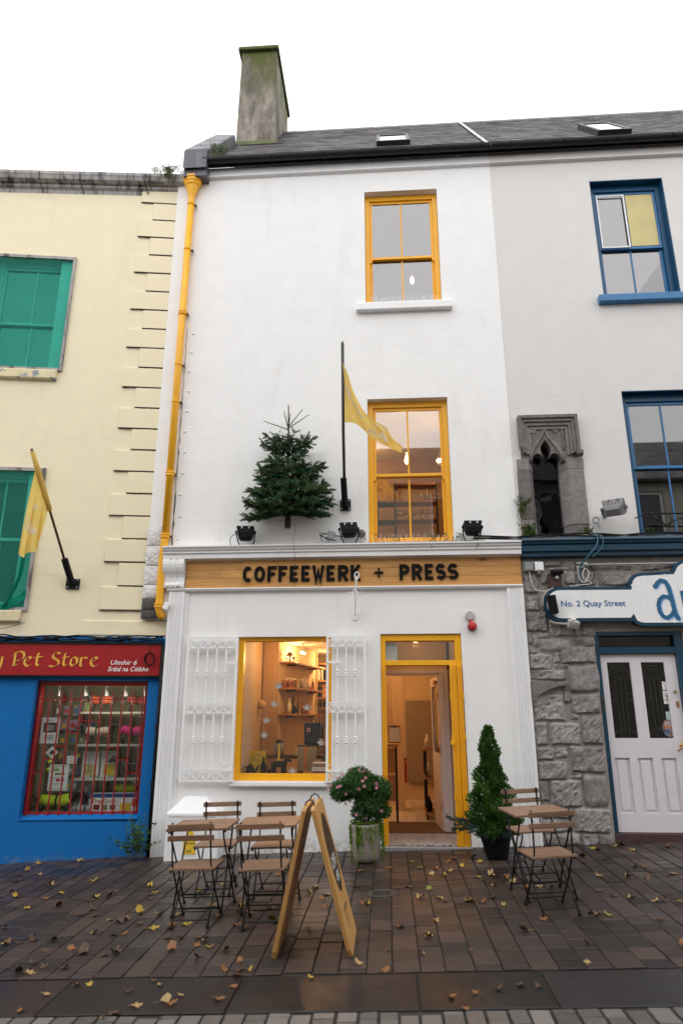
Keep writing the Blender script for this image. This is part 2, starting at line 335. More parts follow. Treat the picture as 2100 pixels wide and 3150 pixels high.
    def grid(s, f, nu, nv):
        vs = [f(i / nu, j / nv) for j in range(nv + 1) for i in range(nu + 1)]
        return s.add(vs, [(j * (nu + 1) + i, j * (nu + 1) + i + 1, (j + 1) * (nu + 1) + i + 1, (j + 1) * (nu + 1) + i) for j in range(nv) for i in range(nu)])
    def sphere(s, c, r, n=10, m=7, sq=(1, 1, 1)):
        pr = [(math.sin(math.pi * i / m), -math.cos(math.pi * i / m)) for i in range(m + 1)]; pr[0] = (.02, -1); pr[-1] = (.02, 1)
        k = len(s.v); s.lathe(pr, (0, 0, 0), n)
        for i in range(k, len(s.v)): p = s.v[i]; s.v[i] = (c[0] + p[0] * r * sq[0], c[1] + p[1] * r * sq[1], c[2] + p[2] * r * sq[2])
        return s
    def xf(s, m):
        s.v = [tuple(m @ Vector(p)) for p in s.v]; return s
    def mesh(s, name, mat, smooth=False, bevel=0, seg=2, fix=True):
        me = bpy.data.meshes.new(name); me.from_pydata(s.v, [], s.f)
        if fix or bevel:
            bm = bmesh.new(); bm.from_mesh(me)
            if fix: bmesh.ops.recalc_face_normals(bm, faces=bm.faces)
            if bevel:
                eds = [e for e in bm.edges if len(e.link_faces) == 2 and e.calc_face_angle(0) > .6]
                bmesh.ops.bevel(bm, geom=eds, offset=bevel, segments=seg, affect='EDGES', profile=.6, clamp_overlap=True)
            bm.to_mesh(me); bm.free()
        me.update()
        if smooth: me.polygons.foreach_set('use_smooth', [True] * len(me.polygons))
        if mat: me.materials.append(MATS[mat])
        return me
    def build(s, name, mat, par=None, smooth=False, bevel=0, seg=2, fix=True, loc=None, label=None, cat=None, group=None, kind=None):
        o = bpy.data.objects.new(name, s.mesh(name, mat, smooth, bevel, seg, fix)); col.objects.link(o)
        if par: o.parent = par
        if loc: o.location = loc
        if smooth == 'auto': pass
        return tag(o, label, cat, group, kind)
def box(name, mat, par, x0, x1, y0, y1, z0, z1, bevel=0, **k): return MB().box(x0, x1, y0, y1, z0, z1).build(name, mat, par, bevel=bevel, **k)
def inst(name, me, par=None, loc=(0, 0, 0), rot=(0, 0, 0), scale=(1, 1, 1), **k):
    o = bpy.data.objects.new(name, me); col.objects.link(o); o.parent = par; o.location = loc; o.rotation_euler = rot; o.scale = scale
    return tag(o, **k)
def copy_tree(o, parent=None):
    c = o.copy(); col.objects.link(c); c.parent = parent
    for ch in o.children: copy_tree(ch, c)
    return c
def wall_holes(mb, x0, x1, z0, z1, y0, y1, holes):
    """slab facing -Y with rectangular openings; reveals included"""
    xs = sorted({x0, x1, *[h[0] for h in holes], *[h[1] for h in holes]}); zs = sorted({z0, z1, *[h[2] for h in holes], *[h[3] for h in holes]})
    xs = [x for x in xs if x0 <= x <= x1]; zs = [z for z in zs if z0 <= z <= z1]
    def solid(i, j):
        if not (0 <= i < len(xs) - 1 and 0 <= j < len(zs) - 1): return False
        cx, cz = (xs[i] + xs[i + 1]) / 2, (zs[j] + zs[j + 1]) / 2
        return not any(h[0] < cx < h[1] and h[2] < cz < h[3] for h in holes)
    for i in range(len(xs) - 1):
        for j in range(len(zs) - 1):
            if not solid(i, j): continue
            a, b, c, d = xs[i], xs[i + 1], zs[j], zs[j + 1]
            mb.add([(a, y0, c), (b, y0, c), (b, y0, d), (a, y0, d)], [(0, 1, 2, 3)]); mb.add([(a, y1, c), (b, y1, c), (b, y1, d), (a, y1, d)], [(3, 2, 1, 0)])
            if not solid(i - 1, j): mb.add([(a, y0, c), (a, y1, c), (a, y1, d), (a, y0, d)], [(3, 2, 1, 0)])
            if not solid(i + 1, j): mb.add([(b, y0, c), (b, y1, c), (b, y1, d), (b, y0, d)], [(0, 1, 2, 3)])
            if not solid(i, j - 1): mb.add([(a, y0, c), (b, y0, c), (b, y1, c), (a, y1, c)], [(3, 2, 1, 0)])
            if not solid(i, j + 1): mb.add([(a, y0, d), (b, y0, d), (b, y1, d), (a, y1, d)], [(0, 1, 2, 3)])
    return mb
def frame_y(mb, x0, x1, z0, z1, w, y0, y1, wb=None, wt=None):
    wb = w if wb is None else wb; wt = w if wt is None else wt
    mb.box(x0, x0 + w, y0, y1, z0, z1); mb.box(x1 - w, x1, y0, y1, z0, z1)
    if wb: mb.box(x0 + w, x1 - w, y0 + .001, y1, z0, z0 + wb)
    if wt: mb.box(x0 + w, x1 - w, y0 + .001, y1, z1 - wt, z1)
    return mb
def text_me(txt, size, mat, depth=0, bold=0, align='LEFT', shear=0, f=None, sx=1):
    cu = bpy.data.curves.new('lettering', 'FONT'); cu.body = txt; cu.size = size; cu.extrude = depth; cu.offset = bold; cu.align_x = align; cu.shear = shear
    cu.resolution_u = 3; ob = bpy.data.objects.new('lettering', cu); me = bpy.data.meshes.new_from_object(ob); bpy.data.objects.remove(ob)
    for v in me.vertices:
        x, y, z = v.co; v.co = f(x * sx, y, z) if f else (x * sx, -z, y)
    me.materials.clear(); me.materials.append(MATS[mat]); return me
def text(name, txt, size, mat, par, x, y, z, rot=(0, 0, 0), **k):
    return inst(name, text_me(txt, size, mat, **k), par, (x, y, z), rot)
def stroke(mb, pts, w, y0, y1, closed=False):
    """thick flat line in the XZ plane with mitred corners, extruded y0..y1"""
    n = len(pts); P = [Vector(p) for p in pts]; l, r = [], []
    for i in range(n):
        a = P[(i - 1) % n] if (closed or i) else None; b = P[(i + 1) % n] if (closed or i < n - 1) else None
        d1 = (P[i] - a).normalized() if a is not None else None; d2 = (b - P[i]).normalized() if b is not None else None
        d1 = d1 or d2; d2 = d2 or d1; t = (d1 + d2); t = t.normalized() if t.length > 1e-5 else d1
        nn = Vector((-t.y, t.x)); k = max(.35, nn.dot(Vector((-d1.y, d1.x)))); l.append(P[i] + nn * w / 2 / k); r.append(P[i] - nn * w / 2 / k)
    if closed: mb.py([tuple(p) for p in l], y0, y1, [[tuple(p) for p in r]])
    else:
        m = n; vs = [(p.x, y0, p.y) for p in l] + [(p.x, y0, p.y) for p in r] + [(p.x, y1, p.y) for p in l] + [(p.x, y1, p.y) for p in r]; fs = []
        for i in range(m - 1): fs += [(i, i + 1, m + i + 1, m + i), (2 * m + i, 3 * m + i, 3 * m + i + 1, 2 * m + i + 1), (i, 2 * m + i, 2 * m + i + 1, i + 1), (m + i, m + i + 1, 3 * m + i + 1, 3 * m + i)]
        fs += [(0, m, 3 * m, 2 * m), (m - 1, 3 * m - 1, 4 * m - 1, 2 * m - 1)]; mb.add(vs, fs)
    return mb
def nib(mb, pts, nw, ang, y):
    """broad-pen stroke: a flat nib dragged along pts in the XZ plane"""
    d = Vector((math.cos(ang), math.sin(ang))) * nw / 2; P = [Vector(p) for p in pts]
    for a, b in zip(P, P[1:]):
        q = [a - d, a + d, b + d, b - d]; mb.add([(p.x, y, p.y) for p in q], [(0, 1, 2, 3)])
    return mb
def arc(cx, cy, rx, ry, a0, a1, n=10):
    return [(cx + rx * math.cos(R(a0 + (a1 - a0) * i / n)), cy + ry * math.sin(R(a0 + (a1 - a0) * i / n))) for i in range(n + 1)]
def ground(x, y): return .037 * (x - .6) + .02 * y
GN = Vector((-.037, -.02, 1)).normalized(); GQ = Vector((0, 0, 1)).rotation_difference(GN)
def stand(x, y, rz=0, dz=0):
    return Matrix.Translation((x, y, ground(x, y) + dz)) @ GQ.to_matrix().to_4x4() @ Matrix.Rotation(rz, 4, 'Z')
def in_view(p):
    q = cam.matrix_world_inv @ Vector(p); z = -q.z
    return z if z > 0 and abs(q.x / z) < .52 and abs(q.y / z) < .77 else None
CMW = Matrix.Translation(cam.location) @ cam.rotation_euler.to_matrix().to_4x4(); CMI = CMW.inverted()
def in_view(p):
    q = CMI @ Vector(p); z = -q.z
    return z if z > 0 and abs(q.x / z) < .51 and abs(q.y / z) < .76 else None

# ---------------------------------------------------------------- street
rng = random.Random(4)
def sheet(name, mat, y0, y1, dz, x0=-14, x1=14):
    mb = MB(); mb.grid(lambda u, v: (x0 + (x1 - x0) * u, y0 + (y1 - y0) * v, ground(x0 + (x1 - x0) * u, y0 + (y1 - y0) * v) + dz), 8, 8); return mb.build(name, mat, fix=False, kind='structure')
gmb = MB(); gmb.add([(-70, -70, -3.5), (70, -70, 1.0), (70, 60, 1.0), (-70, 60, -3.5)], [(0, 1, 2, 3)])
gmb.build('ground', 'asphalt', kind='structure')
pave = sheet('pavement', 'joint', .3, -3.99, -.014)
drain = sheet('drain_channel', 'joint', -3.985, -4.56, -.016)
road = sheet('road', 'joint', -4.555, -12.1, -.015)
def block_me(w, l, h=.03, bev=.004, lump=.0, seed=0):
    mb = MB().box(-w / 2, w / 2, -l / 2, l / 2, -h, 0); me = mb.mesh('paver', None, bevel=bev, seg=1); return me
def lay(par, name, mat, x0, x1, y0, y1, w, lens, gap, cap, skew=0, hj=.003):
    cells = []; x = x0
    while x < x1:
        ww = w * rng.uniform(.88, 1.1); y = y1 + rng.uniform(0, .2)
        while y > y0:
            l = rng.choice(lens); a, b = max(y - l, y0), min(y, y1)
            if b - a > .05: cells.append((x + ww / 2, (a + b) / 2, ww - gap, b - a - gap * .8))
            y -= l
        x += ww
    sc_ = []
    for i, c in enumerate(cells):
        d = in_view((c[0], c[1], ground(c[0], c[1])))
        if d: sc_.append((d, i))
    sc_.sort(); own = {i for _, i in sc_[:cap]}; rest = MB(); cache = {}
    for i, (cx, cy_, cw, cl) in enumerate(cells):
        z = ground(cx, cy_) + rng.uniform(-hj, hj * .4); q = GQ.to_euler(); tx, ty = rng.gauss(0, .010), rng.gauss(0, .010)
        if i in own:
            key = (round(cw, 2), round(cl, 2))
            if key not in cache:
                cache[key] = block_me(*key); cache[key].materials.append(MATS[mat])
            inst(name, cache[key], par, (cx, cy_, z), (q.x + tx, q.y + ty, rng.gauss(0, .014)))
        else:
            e = .005; za = z
            def P(dx, dy, dz): return (cx + dx, cy_ + dy, za + .037 * dx + .02 * dy + dz)
            a, b = cw / 2, cl / 2
            rest.add([P(-a, -b, -.02), P(a, -b, -.02), P(a, b, -.02), P(-a, b, -.02), P(-a + e, -b + e, 0), P(a - e, -b + e, 0), P(a - e, b - e, 0), P(-a + e, b - e, 0)],
                     [(4, 5, 6, 7), (0, 1, 5, 4), (1, 2, 6, 5), (2, 3, 7, 6), (3, 0, 4, 7)])
    if rest.v: rest.build(name + '_field', mat, par, kind='stuff')
lay(pave, 'paver', 'paver', -6.6, 6.2, -3.97, .05, .186, [.17, .2, .24, .27, .3], .008, 300)
lay(road, 'sett', 'sett_stone', -5, 5, -8.2, -4.575, .128, [.13, .2, .2, .22], .016, 190)
x = -7.0
while x < 7:
    l = rng.choice([.8, 1.0, 1.15, .9]); cx = x + l / 2
    me = MB().box(-l / 2 + .004, l / 2 - .004, -.275, .275, -.03, 0).mesh('channel_slab', 'dark_slab', bevel=.006, seg=1)
    q = GQ.to_euler(); inst('channel_slab', me, drain, (cx, -4.272, ground(cx, -4.272) - .003 + rng.uniform(-.002, .002)), (q.x, q.y, 0)); x += l
cv = thing('inspection_cover', 'small oval metal inspection cover set flush in the pavers before the doorway', 'drain cover', mat=stand(-.1, -2.0, 0, .002))
MB().lathe([(.13, -.02), (.14, 0), (.13, .004), (.118, .004), (.112, -.001), (.02, .001)], n=28).build('cover_plate', 'dark_iron', cv, smooth=False)
for i in range(3): MB().box(-.08, .08, -.05 + i * .05 - .006, -.05 + i * .05 + .006, .001, .006).build('cover_rib', 'dark_iron', cv)
# ---------------------------------------------------------------- white shop building
WB = thing('white_building', 'white rendered three-storey shop building with yellow windows and an oak fascia', 'building')
mb = MB(); XL, XR = -3.36, 1.82
wall_holes(mb, XL, XR, -.5, 10.42, 0, .3, [(-.237, .94, 7.66, 9.78), (-.23, .945, 3.835, 6.04), (-2.0, -.742, .75, 2.565), (-.095, .97, .02, 2.59), (XL, -2.98, -.5, 2.815)])
mb.build('wall', 'white_render', WB)
# painted rough quoins at the lower left corner, the lowest one bare
for i, (a, b, m) in enumerate([(3.86, 4.13, 'rough_white'), (3.57, 3.85, 'rough_white'), (3.30, 3.56, 'rough_white'), (3.11, 3.29, 'rough_white'), (2.94, 3.10, 'dark_rubble'), (2.82, 2.935, 'dark_rubble')]):
    q = MB().grid(lambda u, v: (-3.37 + .24 * u, -.012 - .02 * math.sin(math.pi * u) ** .4 * math.sin(math.pi * v) ** .4 - .006 * rng.random(), a + (b - a) * v), 7, 7); q.build('quoin', m, WB, smooth=True)
# cornice over the fascia, moulding below it
cor = [(.0, 3.835), (-.19, 3.80), (-.19, 3.78), (-.17, 3.77), (-.163, 3.748), (-.138, 3.722), (-.146, 3.718), (-.146, 3.704), (-.125, 3.70), (-.125, 3.632), (-.02, 3.608), (0, 3.608)]
MB().px(cor, -3.085, 1.818).build('cornice', 'white_paint', WB)
MB().px([(0, 3.233), (-.062, 3.228), (-.066, 3.215), (-.05, 3.19), (0, 3.183)], -3.02, 1.818).build('fascia_moulding', 'white_paint', WB)
# console bracket with three flutes and a row of beads
prof = [(-.125, 3.63), (-.135, 3.60), (-.14, 3.56), (-.132, 3.51), (-.112, 3.46), (-.085, 3.42), (-.068, 3.38), (-.066, 3.32), (-.074, 3.28), (-.072, 3.238)]
def console(x):
    mb = MB(); ns = 24
    for j in range(ns):
        u0, u1 = j / ns, (j + 1) / ns
        for (y0, z0), (y1, z1) in zip(prof, prof[1:]):
            d = lambda u, z: .014 * max(0, math.sin(u * math.pi * 7)) * (1 if z > 3.31 else 0) * (0 if u < .14 or u > .86 else 1)
            p = [(x + .3 * u0, y0 + d(u0, z0), z0), (x + .3 * u1, y0 + d(u1, z0), z0), (x + .3 * u1, y1 + d(u1, z1), z1), (x + .3 * u0, y1 + d(u0, z1), z1)]
            mb.add(p, [(0, 1, 2, 3)])
    side = [(0, 3.63)] + [(y, z) for y, z in prof] + [(0, 3.238)]
    for xx in (x, x + .3): mb.add([(xx, y, z) for y, z in side], [tuple(range(len(side)))])
    mb.add([(x, -.125, 3.63), (x + .3, -.125, 3.63), (x + .3, 0, 3.63), (x, 0, 3.63)], [(0, 1, 2, 3)]); mb.add([(x, -.072, 3.238), (x + .3, -.072, 3.238), (x + .3, 0, 3.238), (x, 0, 3.238)], [(0, 1, 2, 3)])
    return mb
con = console(-3.08).build('console_bracket', 'white_paint', WB)
for i in range(3): MB().sphere((-3.08 + .075 + i * .07, -.07, 3.268), .026).build('bead', 'white_paint', con, smooth=True)
# fluted pilasters
def pilaster(x0, x1, z0, z1):
    n = 4; pts = [(x0, .0), (x0, -.05)]; w = x1 - x0; m = .035
    f = (w - 2 * m) / n
    for i in range(n):
        a = x0 + m + i * f; pts += [(a + f * .18, -.05), (a + f * .28, -.040), (a + f * .72, -.040), (a + f * .82, -.05)]
    pts += [(x1, -.05), (x1, 0)]; return MB().pz(pts, z0, z1)
pilaster(-2.985, -2.765, -.4, 3.183).build('pilaster', 'white_paint', WB)
pilaster(1.602, 1.818, -.3, 3.183).build('pilaster', 'white_paint', WB)
box('pilaster_edge', 'white_paint', WB, -2.764, -2.72, -.022, -.0, .1, 3.18)
# eaves band
MB().px([(0, 10.36), (-.035, 10.35), (-.035, 10.225), (-.06, 10.215), (-.06, 10.19), (0, 10.175)], -3.1, 1.818).build('eaves_band', 'white_paint', WB)
def sash(par, x0, x1, z0, z1, zm, paint, glass, yf=.11, sill=None, horns=True, top_deep=.09):
    mb = MB(); frame_y(mb, x0, x1, z0, z1, .075, yf, yf + .12, wb=.05, wt=top_deep); f = mb.build('window', paint, par, bevel=.004, seg=1)
    a, b = x0 + .075, x1 - .075; c, d = z0 + .05, z1 - top_deep; xm = (a + b) / 2
    u = MB(); frame_y(u, a, b, zm - .02, d, .042, yf + .03, yf + .065, wb=.045, wt=.045); u.box(xm - .012, xm + .012, yf + .034, yf + .064, zm + .025, d - .045)
    u.build('upper_sash', paint, f, bevel=.003, seg=1)
    l = MB(); frame_y(l, a, b, c, zm + .02, .042, yf + .07, yf + .105, wb=.07, wt=.04); l.box(xm - .012, xm + .012, yf + .074, yf + .104, c + .07, zm - .02)
    l.build('lower_sash', paint, f, bevel=.003, seg=1)
    if horns:
        for hx, s in ((a, 1), (b, -1)):
            MB().py([(hx, zm - .02), (hx + s * .04, zm - .02), (hx + s * .036, zm - .05), (hx + s * .02, zm - .075), (hx, zm - .085)], yf + .03, yf + .064).build('sash_horn', paint, f)
    for (p, q, r, s, y) in ((a + .042, xm - .012, zm + .025, d - .045, .048), (xm + .012, b - .042, zm + .025, d - .045, .048), (a + .042, xm - .012, c + .07, zm - .02, .088), (xm + .012, b - .042, c + .07, zm - .02, .088)):
        MB().box(p - .004, q + .004, yf + y - .002, yf + y + .002, r - .004, s + .004).build('pane', glass, f)
    return f
w3 = sash(WB, -.235, .938, 7.665, 9.775, 8.59, 'yellow_paint', 'glass_upper')
w2 = sash(WB, -.228, .943, 3.84, 6.035, 4.885, 'yellow_paint', 'glass')
MB().px([(.1, 7.66), (-.075, 7.645), (-.09, 7.63), (-.09, 7.515), (-.075, 7.505), (.0, 7.505), (.0, 7.52), (.1, 7.52)], -.38, 1.085).build('window_sill', 'white_paint', WB, bevel=.006, seg=1)
# bird spikes on both sills
def spikes(n, x0, x1, y, z, lab):
    t = thing('bird_spikes', lab, 'bird spikes', ((x0 + x1) / 2, y, z)); r = random.Random(n); w = (x1 - x0) / 2
    box('base_strip', 'grey_metal', t, -w, w, -.012, .012, 0, .006)
    m = MB()
    for i in range(n):
        x = -w + 2 * w * i / (n - 1); m.tube([(x, 0, .004), (x + r.gauss(0, .012), r.gauss(0, .03), .10 + r.random() * .03)], .0022, 4)
    m.build('spike_row', 'white_iron', t, kind='stuff')
spikes(46, -.16, .86, -.02, 7.655, 'row of fine bird spikes on the sill of the top yellow window')
spikes(40, -.16, 1.2, -.05, 3.835, 'bird spikes along the cornice below the lit yellow window')
# shop window: yellow frame, one pane, ledge
f = MB(); frame_y(f, -2.0, -.742, .75, 2.565, .07, .05, .16, wb=.085, wt=.055); sw = f.build('window', 'yellow_paint', WB, bevel=.004, seg=1)
MB().box(-1.935, -.807, .10, .106, .83, 2.515).build('pane', 'glass_shop', sw)
MB().px([(0, .752), (-.055, .745), (-.06, .70), (-.05, .682), (0, .68)], -2.03, -.76).build('window_ledge', 'white_paint', WB, bevel=.004, seg=1)
# doorway: frame, transom light, folded steel shutters, threshold tiles
f = MB(); f.box(-.095, -.03, .03, .2, .03, 2.585); f.box(.885, .968, .03, .2, .03, 2.585); f.box(-.03, .885, .031, .2, 2.5, 2.585); f.box(-.03, .885, .02, .2, 2.18, 2.245)
df = f.build('door_frame', 'yellow_paint', WB, bevel=.005, seg=1)
MB().box(-.03, .885, .10, .105, 2.245, 2.5).build('transom_pane', 'glass', df)
box('transom_paper', 'white_paint', df, -.029, .13, .112, .114, 2.247, 2.49)
def shutter(x0, x1, s):
    m = MB(); m.box(x0, x1, -.012, .029, .02, 2.19)
    for k in range(3): xx = x0 + (x1 - x0) * (k + .5) / 3; m.box(xx - .004, xx + .004, -.022, -.013, .05, 2.16)
    o = m.build('folded_shutter', 'yellow_paint', df, bevel=.003, seg=1)
    for z in (.55, 1.25, 1.75): MB().box(x0 - .012 if s < 0 else x1 - .004, x0 + .004 if s < 0 else x1 + .012, -.026, .0, z, z + .07).build('shutter_lug', 'yellow_paint', o)
    return o
shutter(-.088, -.034, 1); sr = shutter(.80, .884, -1); shutter(.89, .955, 1)
MB().lathe([(.001, -.05), (.03, -.048), (.032, -.036), (.001, -.03)], (.80, 0, 1.22), 14, 'y').build('shutter_knob', 'yellow_paint', sr)
pk = MB().box(.945, .985, -.06, -.03, .36, .41); pk.tube([(.952, -.045, .41), (.952, -.045, .435), (.965, -.045, .45), (.978, -.045, .435), (.978, -.045, .41)], .005, 6); pk.build('padlock', 'dark_iron', df)
pmat('tile_pattern', (.42, .39, .38), .35, .25, 55, .05, 60, stain=(.12, .11, .11), ss=26, slo=.50, shi=.56)
pmat('floor_tile', (.62, .58, .52), .3, .06, 6, .02, 40, rnd=.06)
for i in range(5): box('threshold_tile', 'tile_pattern', WB, -.09 + i * .212, -.09 + i * .212 + .208, .0, .86, .005, .037, bevel=.002)
box('door_step', 'grey_metal', WB, -.1, .97, -.09, -.004, -.04, .018, bevel=.006)
pmat('door_mat', (.10, .048, .018), .95, .3, 60, .6, 200)
box('door_mat', 'door_mat', WB, -.09, .9, .865, 1.98, .02, .034)

# plaster lumps and the open joint beside the downpipe
for k in range(11): MB().sphere((-2.93 + .012 * math.sin(k * 2.1), -.002, 3.95 + k * .33), .022, 8, 6, (1.2, .5, .8)).build('plaster_lump', 'white_render', WB, smooth=True)
jr = random.Random(2); jl = [(-3.022 + jr.gauss(0, .003), 3.86 + k * .1) for k in range(36)]; jw = [.004 + .009 * abs(jr.gauss(0, 1)) * (1 - k / 40) for k in range(36)]
MB().py([(x, z) for x, z in jl] + [(x + w, z) for (x, z), w in reversed(list(zip(jl, jw)))], -.003, .0).build('open_joint', 'joint', WB)
# window bar shutters
def grille(x0, x1, nc, z0, z1, y, name, lab):
    t = thing(name, lab, 'window grille', ((x0 + x1) / 2, y, z0)); X0, X1, H = x0 - (x0 + x1) / 2, x1 - (x0 + x1) / 2, z1 - z0
    m = MB(); frame_y(m, X0, X1, 0, H, .03, -.014, .014, wb=.02, wt=.02); t_f = m.build('grille_frame', 'white_iron', t)
    a, b = X0 + .03, X1 - .03; p = (b - a) / nc; rad = p / 2 - .006
    rows = [(H - .02, H - .02 - p), (H * .53, H * .53 - p), (.02 + p, .02)]
    for (zt, zb) in rows:
        for zz in (zt, zb):
            if .03 < zz < H - .03: MB().box(a, b, -.012, .012, zz - .007, zz + .007).build('rail', 'white_iron', t)
        for i in range(nc):
            c = MB(); cx, cz = a + p * (i + .5), (zt + zb) / 2
            c.py(ring(rad, 20, cx, cz), -.009, .009, [ring(rad - .015, 20, cx, cz)]); c.build('ring', 'white_iron', t)
    for i in range(1, nc):
        x = a + p * i
        for zt, zb in ((rows[0][1], rows[1][0]), (rows[1][1], rows[2][0])):
            m = MB(); m.box(x - .0105, x + .0105, -.009, .009, zb, zt); zc = zb + (zt - zb) * .52
            for dz in (-.03, 0, .03): m.lathe([(.006, -.015), (.024, -.007), (.024, .007), (.006, .015)], (x, 0, zc + dz), 8)
            m.build('bar', 'white_iron', t)
    for zz in (H * .84, H * .06):
        s = 1 if name == 'a' else 1
    return t
gl = grille(-2.675, -1.985, 5, .745, 2.56, -.075, 'window_grille', 'white wrought-iron bar shutter with five rings per row, left of the shop window')
gr = grille(-.805, -.285, 4, .745, 2.56, -.075, 'window_grille', 'white wrought-iron bar shutter with four rings per row, right of the shop window')
for g, xs in ((gl, (.2, .345)), (gr, (-.26, -.06))):
    for zz in (1.46, .12): MB().box(xs[0], xs[1], -.022, -.0145, zz, zz + .03).build('hinge_strap', 'white_iron', g)
    for zz in (.2, 1.6):
        for sx in (-1, 1): MB().bar((sx * .22, 0, zz), (sx * .22, .074, zz), .014, .014).build('wall_pin', 'white_iron', g)

# roof, chimney, coping, gutter
EY, EZ, RY, RZ = -.15, 10.40, 3.2, 14.44
sd = Vector((0, RY - EY, RZ - EZ)); SL = sd.length; sd /= SL; sn = Vector((0, -sd.z, sd.y))
def rp(x, s, h=0): return Vector((x, EY, EZ)) + sd * s + sn * h
def slate_roof(par, x0, x1, seed, holes=()):
    r = random.Random(seed); deck = MB(); deck.add([rp(x0, -.05, -.03), rp(x1, -.05, -.03), rp(x1, SL, -.03), rp(x0, SL, -.03)], [(0, 1, 2, 3)])
    deck.add([(x0, RY, RZ), (x1, RY, RZ), (x1, 6.5, 10.4), (x0, 6.5, 10.4)], [(0, 1, 2, 3)]); rf = deck.build('roof', 'slate', par)
    m = MB(); e = .2; rows = int(SL / e)
    for j in range(rows):
        x = x0 - (.14 if j % 2 else 0)
        while x < x1:
            w = .28 * r.uniform(.95, 1.05); a, b = max(x, x0), min(x + w - .006, x1); x += w
            if b - a < .03: continue
            s0, h = j * e - .06 + r.gauss(0, .006), .006 + r.random() * .004
            p = [rp(a, s0, h + .002), rp(b, s0, h + .002 + r.gauss(0, .0015)), rp(b, s0 + e + .03, .0), rp(a, s0 + e + .03, .0), rp(a, s0, h - .004), rp(b, s0, h - .004)]
            m.add(p, [(0, 1, 2, 3), (4, 5, 1, 0)])
    m.build('slates', 'slate', rf, kind='stuff'); 
    n = int((x1 - x0) / .45); 
    for i in range(n):
        a = x0 + (x1 - x0) * i / n; b = x0 + (x1 - x0) * (i + 1) / n - .008
        MB().px([(RY - .12, RZ - .13), (RY, RZ + .035), (RY + .12, RZ - .11), (RY + .11, RZ - .13), (RY, RZ + .005), (RY - .11, RZ - .145)], a, b).build('ridge_tile', 'slate', rf)
    return rf
rfW = slate_roof(WB, -2.84, 1.83, 3)
def skylight(par, x0, x1, s0, s1, open_=0):
    m = MB(); 
    def P(x, s, h): return rp(x, s, h)
    def slab(mb, a, b, c, d, h0, h1):
        mb.add([P(a, c, h0), P(b, c, h0), P(b, d, h0), P(a, d, h0), P(a, c, h1), P(b, c, h1), P(b, d, h1), P(a, d, h1)], [(0, 3, 2, 1), (4, 5, 6, 7), (0, 1, 5, 4), (1, 2, 6, 5), (2, 3, 7, 6), (3, 0, 4, 7)])
    for a, b, c, d in ((x0, x0 + .06, s0, s1), (x1 - .06, x1, s0, s1), (x0 + .06, x1 - .06, s0, s0 + .08), (x0 + .06, x1 - .06, s1 - .08, s1)): slab(m, a, b, c, d, .0, .09 + (.22 if open_ and c > s0 + .2 else 0))
    o = m.build('skylight', 'gutter_black', par); g = MB()
    slab(g, x0 + .06, x1 - .06, s0 + .08, s1 - .08, .07, .078); g.build('skylight_pane', 'sky_pane', o); return o
glassmat('sky_pane', .75, .6, (.5, .55, .6))
skylight(rfW, -.02, .57, 1.12, 2.25)
chf = MB(); hw = 3.8
chf.add([(-2.98, 2.06, 12.2), (-2.12, 2.06, 12.2), (-2.12, 3.8, 12.2), (-2.98, 3.8, 12.2), (-2.94, 2.08, 15.55), (-2.17, 2.08, 15.55), (-2.17, 3.76, 15.55), (-2.94, 3.76, 15.55)], [(0, 3, 2, 1), (4, 5, 6, 7), (0, 1, 5, 4), (1, 2, 6, 5), (2, 3, 7, 6), (3, 0, 4, 7)])
ch = chf.build('chimney', 'chimney_render', WB, bevel=.02)
MB().box(-3.01, -2.12, 2.0, 3.84, 15.55, 15.64).build('chimney_cap', 'moss', ch, bevel=.02)
MB().add([rp(-3.0, 2.62, .02), rp(-2.0, 2.62, .02), rp(-2.0, 2.9, .06), rp(-3.0, 2.9, .06)], [(0, 1, 2, 3)]).build('chimney_flashing', 'moss', ch)
# gable coping clad in lead sheets
cop = MB(); ends = [-.16, .75, 1.65, 2.75]
for i, (a, b) in enumerate(zip(ends, ends[1:])):
    g = .006; m = MB(); p = []
    for s in (a + g, b - g):
        for x, h in ((-3.22, -.15), (-2.83, -.15), (-2.83, .17 + .004 * i), (-2.85, .185 + .004 * i), (-3.2, .205 + .004 * i), (-3.22, .19 + .004 * i)): p.append(rp(x, s, h))
    if i == 0:
        for k in range(6): p[k] = Vector((p[k].x, -.25, (10.22 if k < 2 else 10.56 if k in (2, 5) else 10.6)))
    m.add(p, [tuple(range(5, -1, -1)), tuple(range(6, 12))] + [(k, (k + 1) % 6, (k + 1) % 6 + 6, k + 6) for k in range(6)]); m.build('coping_sheet', 'lead', WB)
box('parapet_base', 'lead', WB, -3.215, -2.835, -.2, .3, 10.1, 10.35)
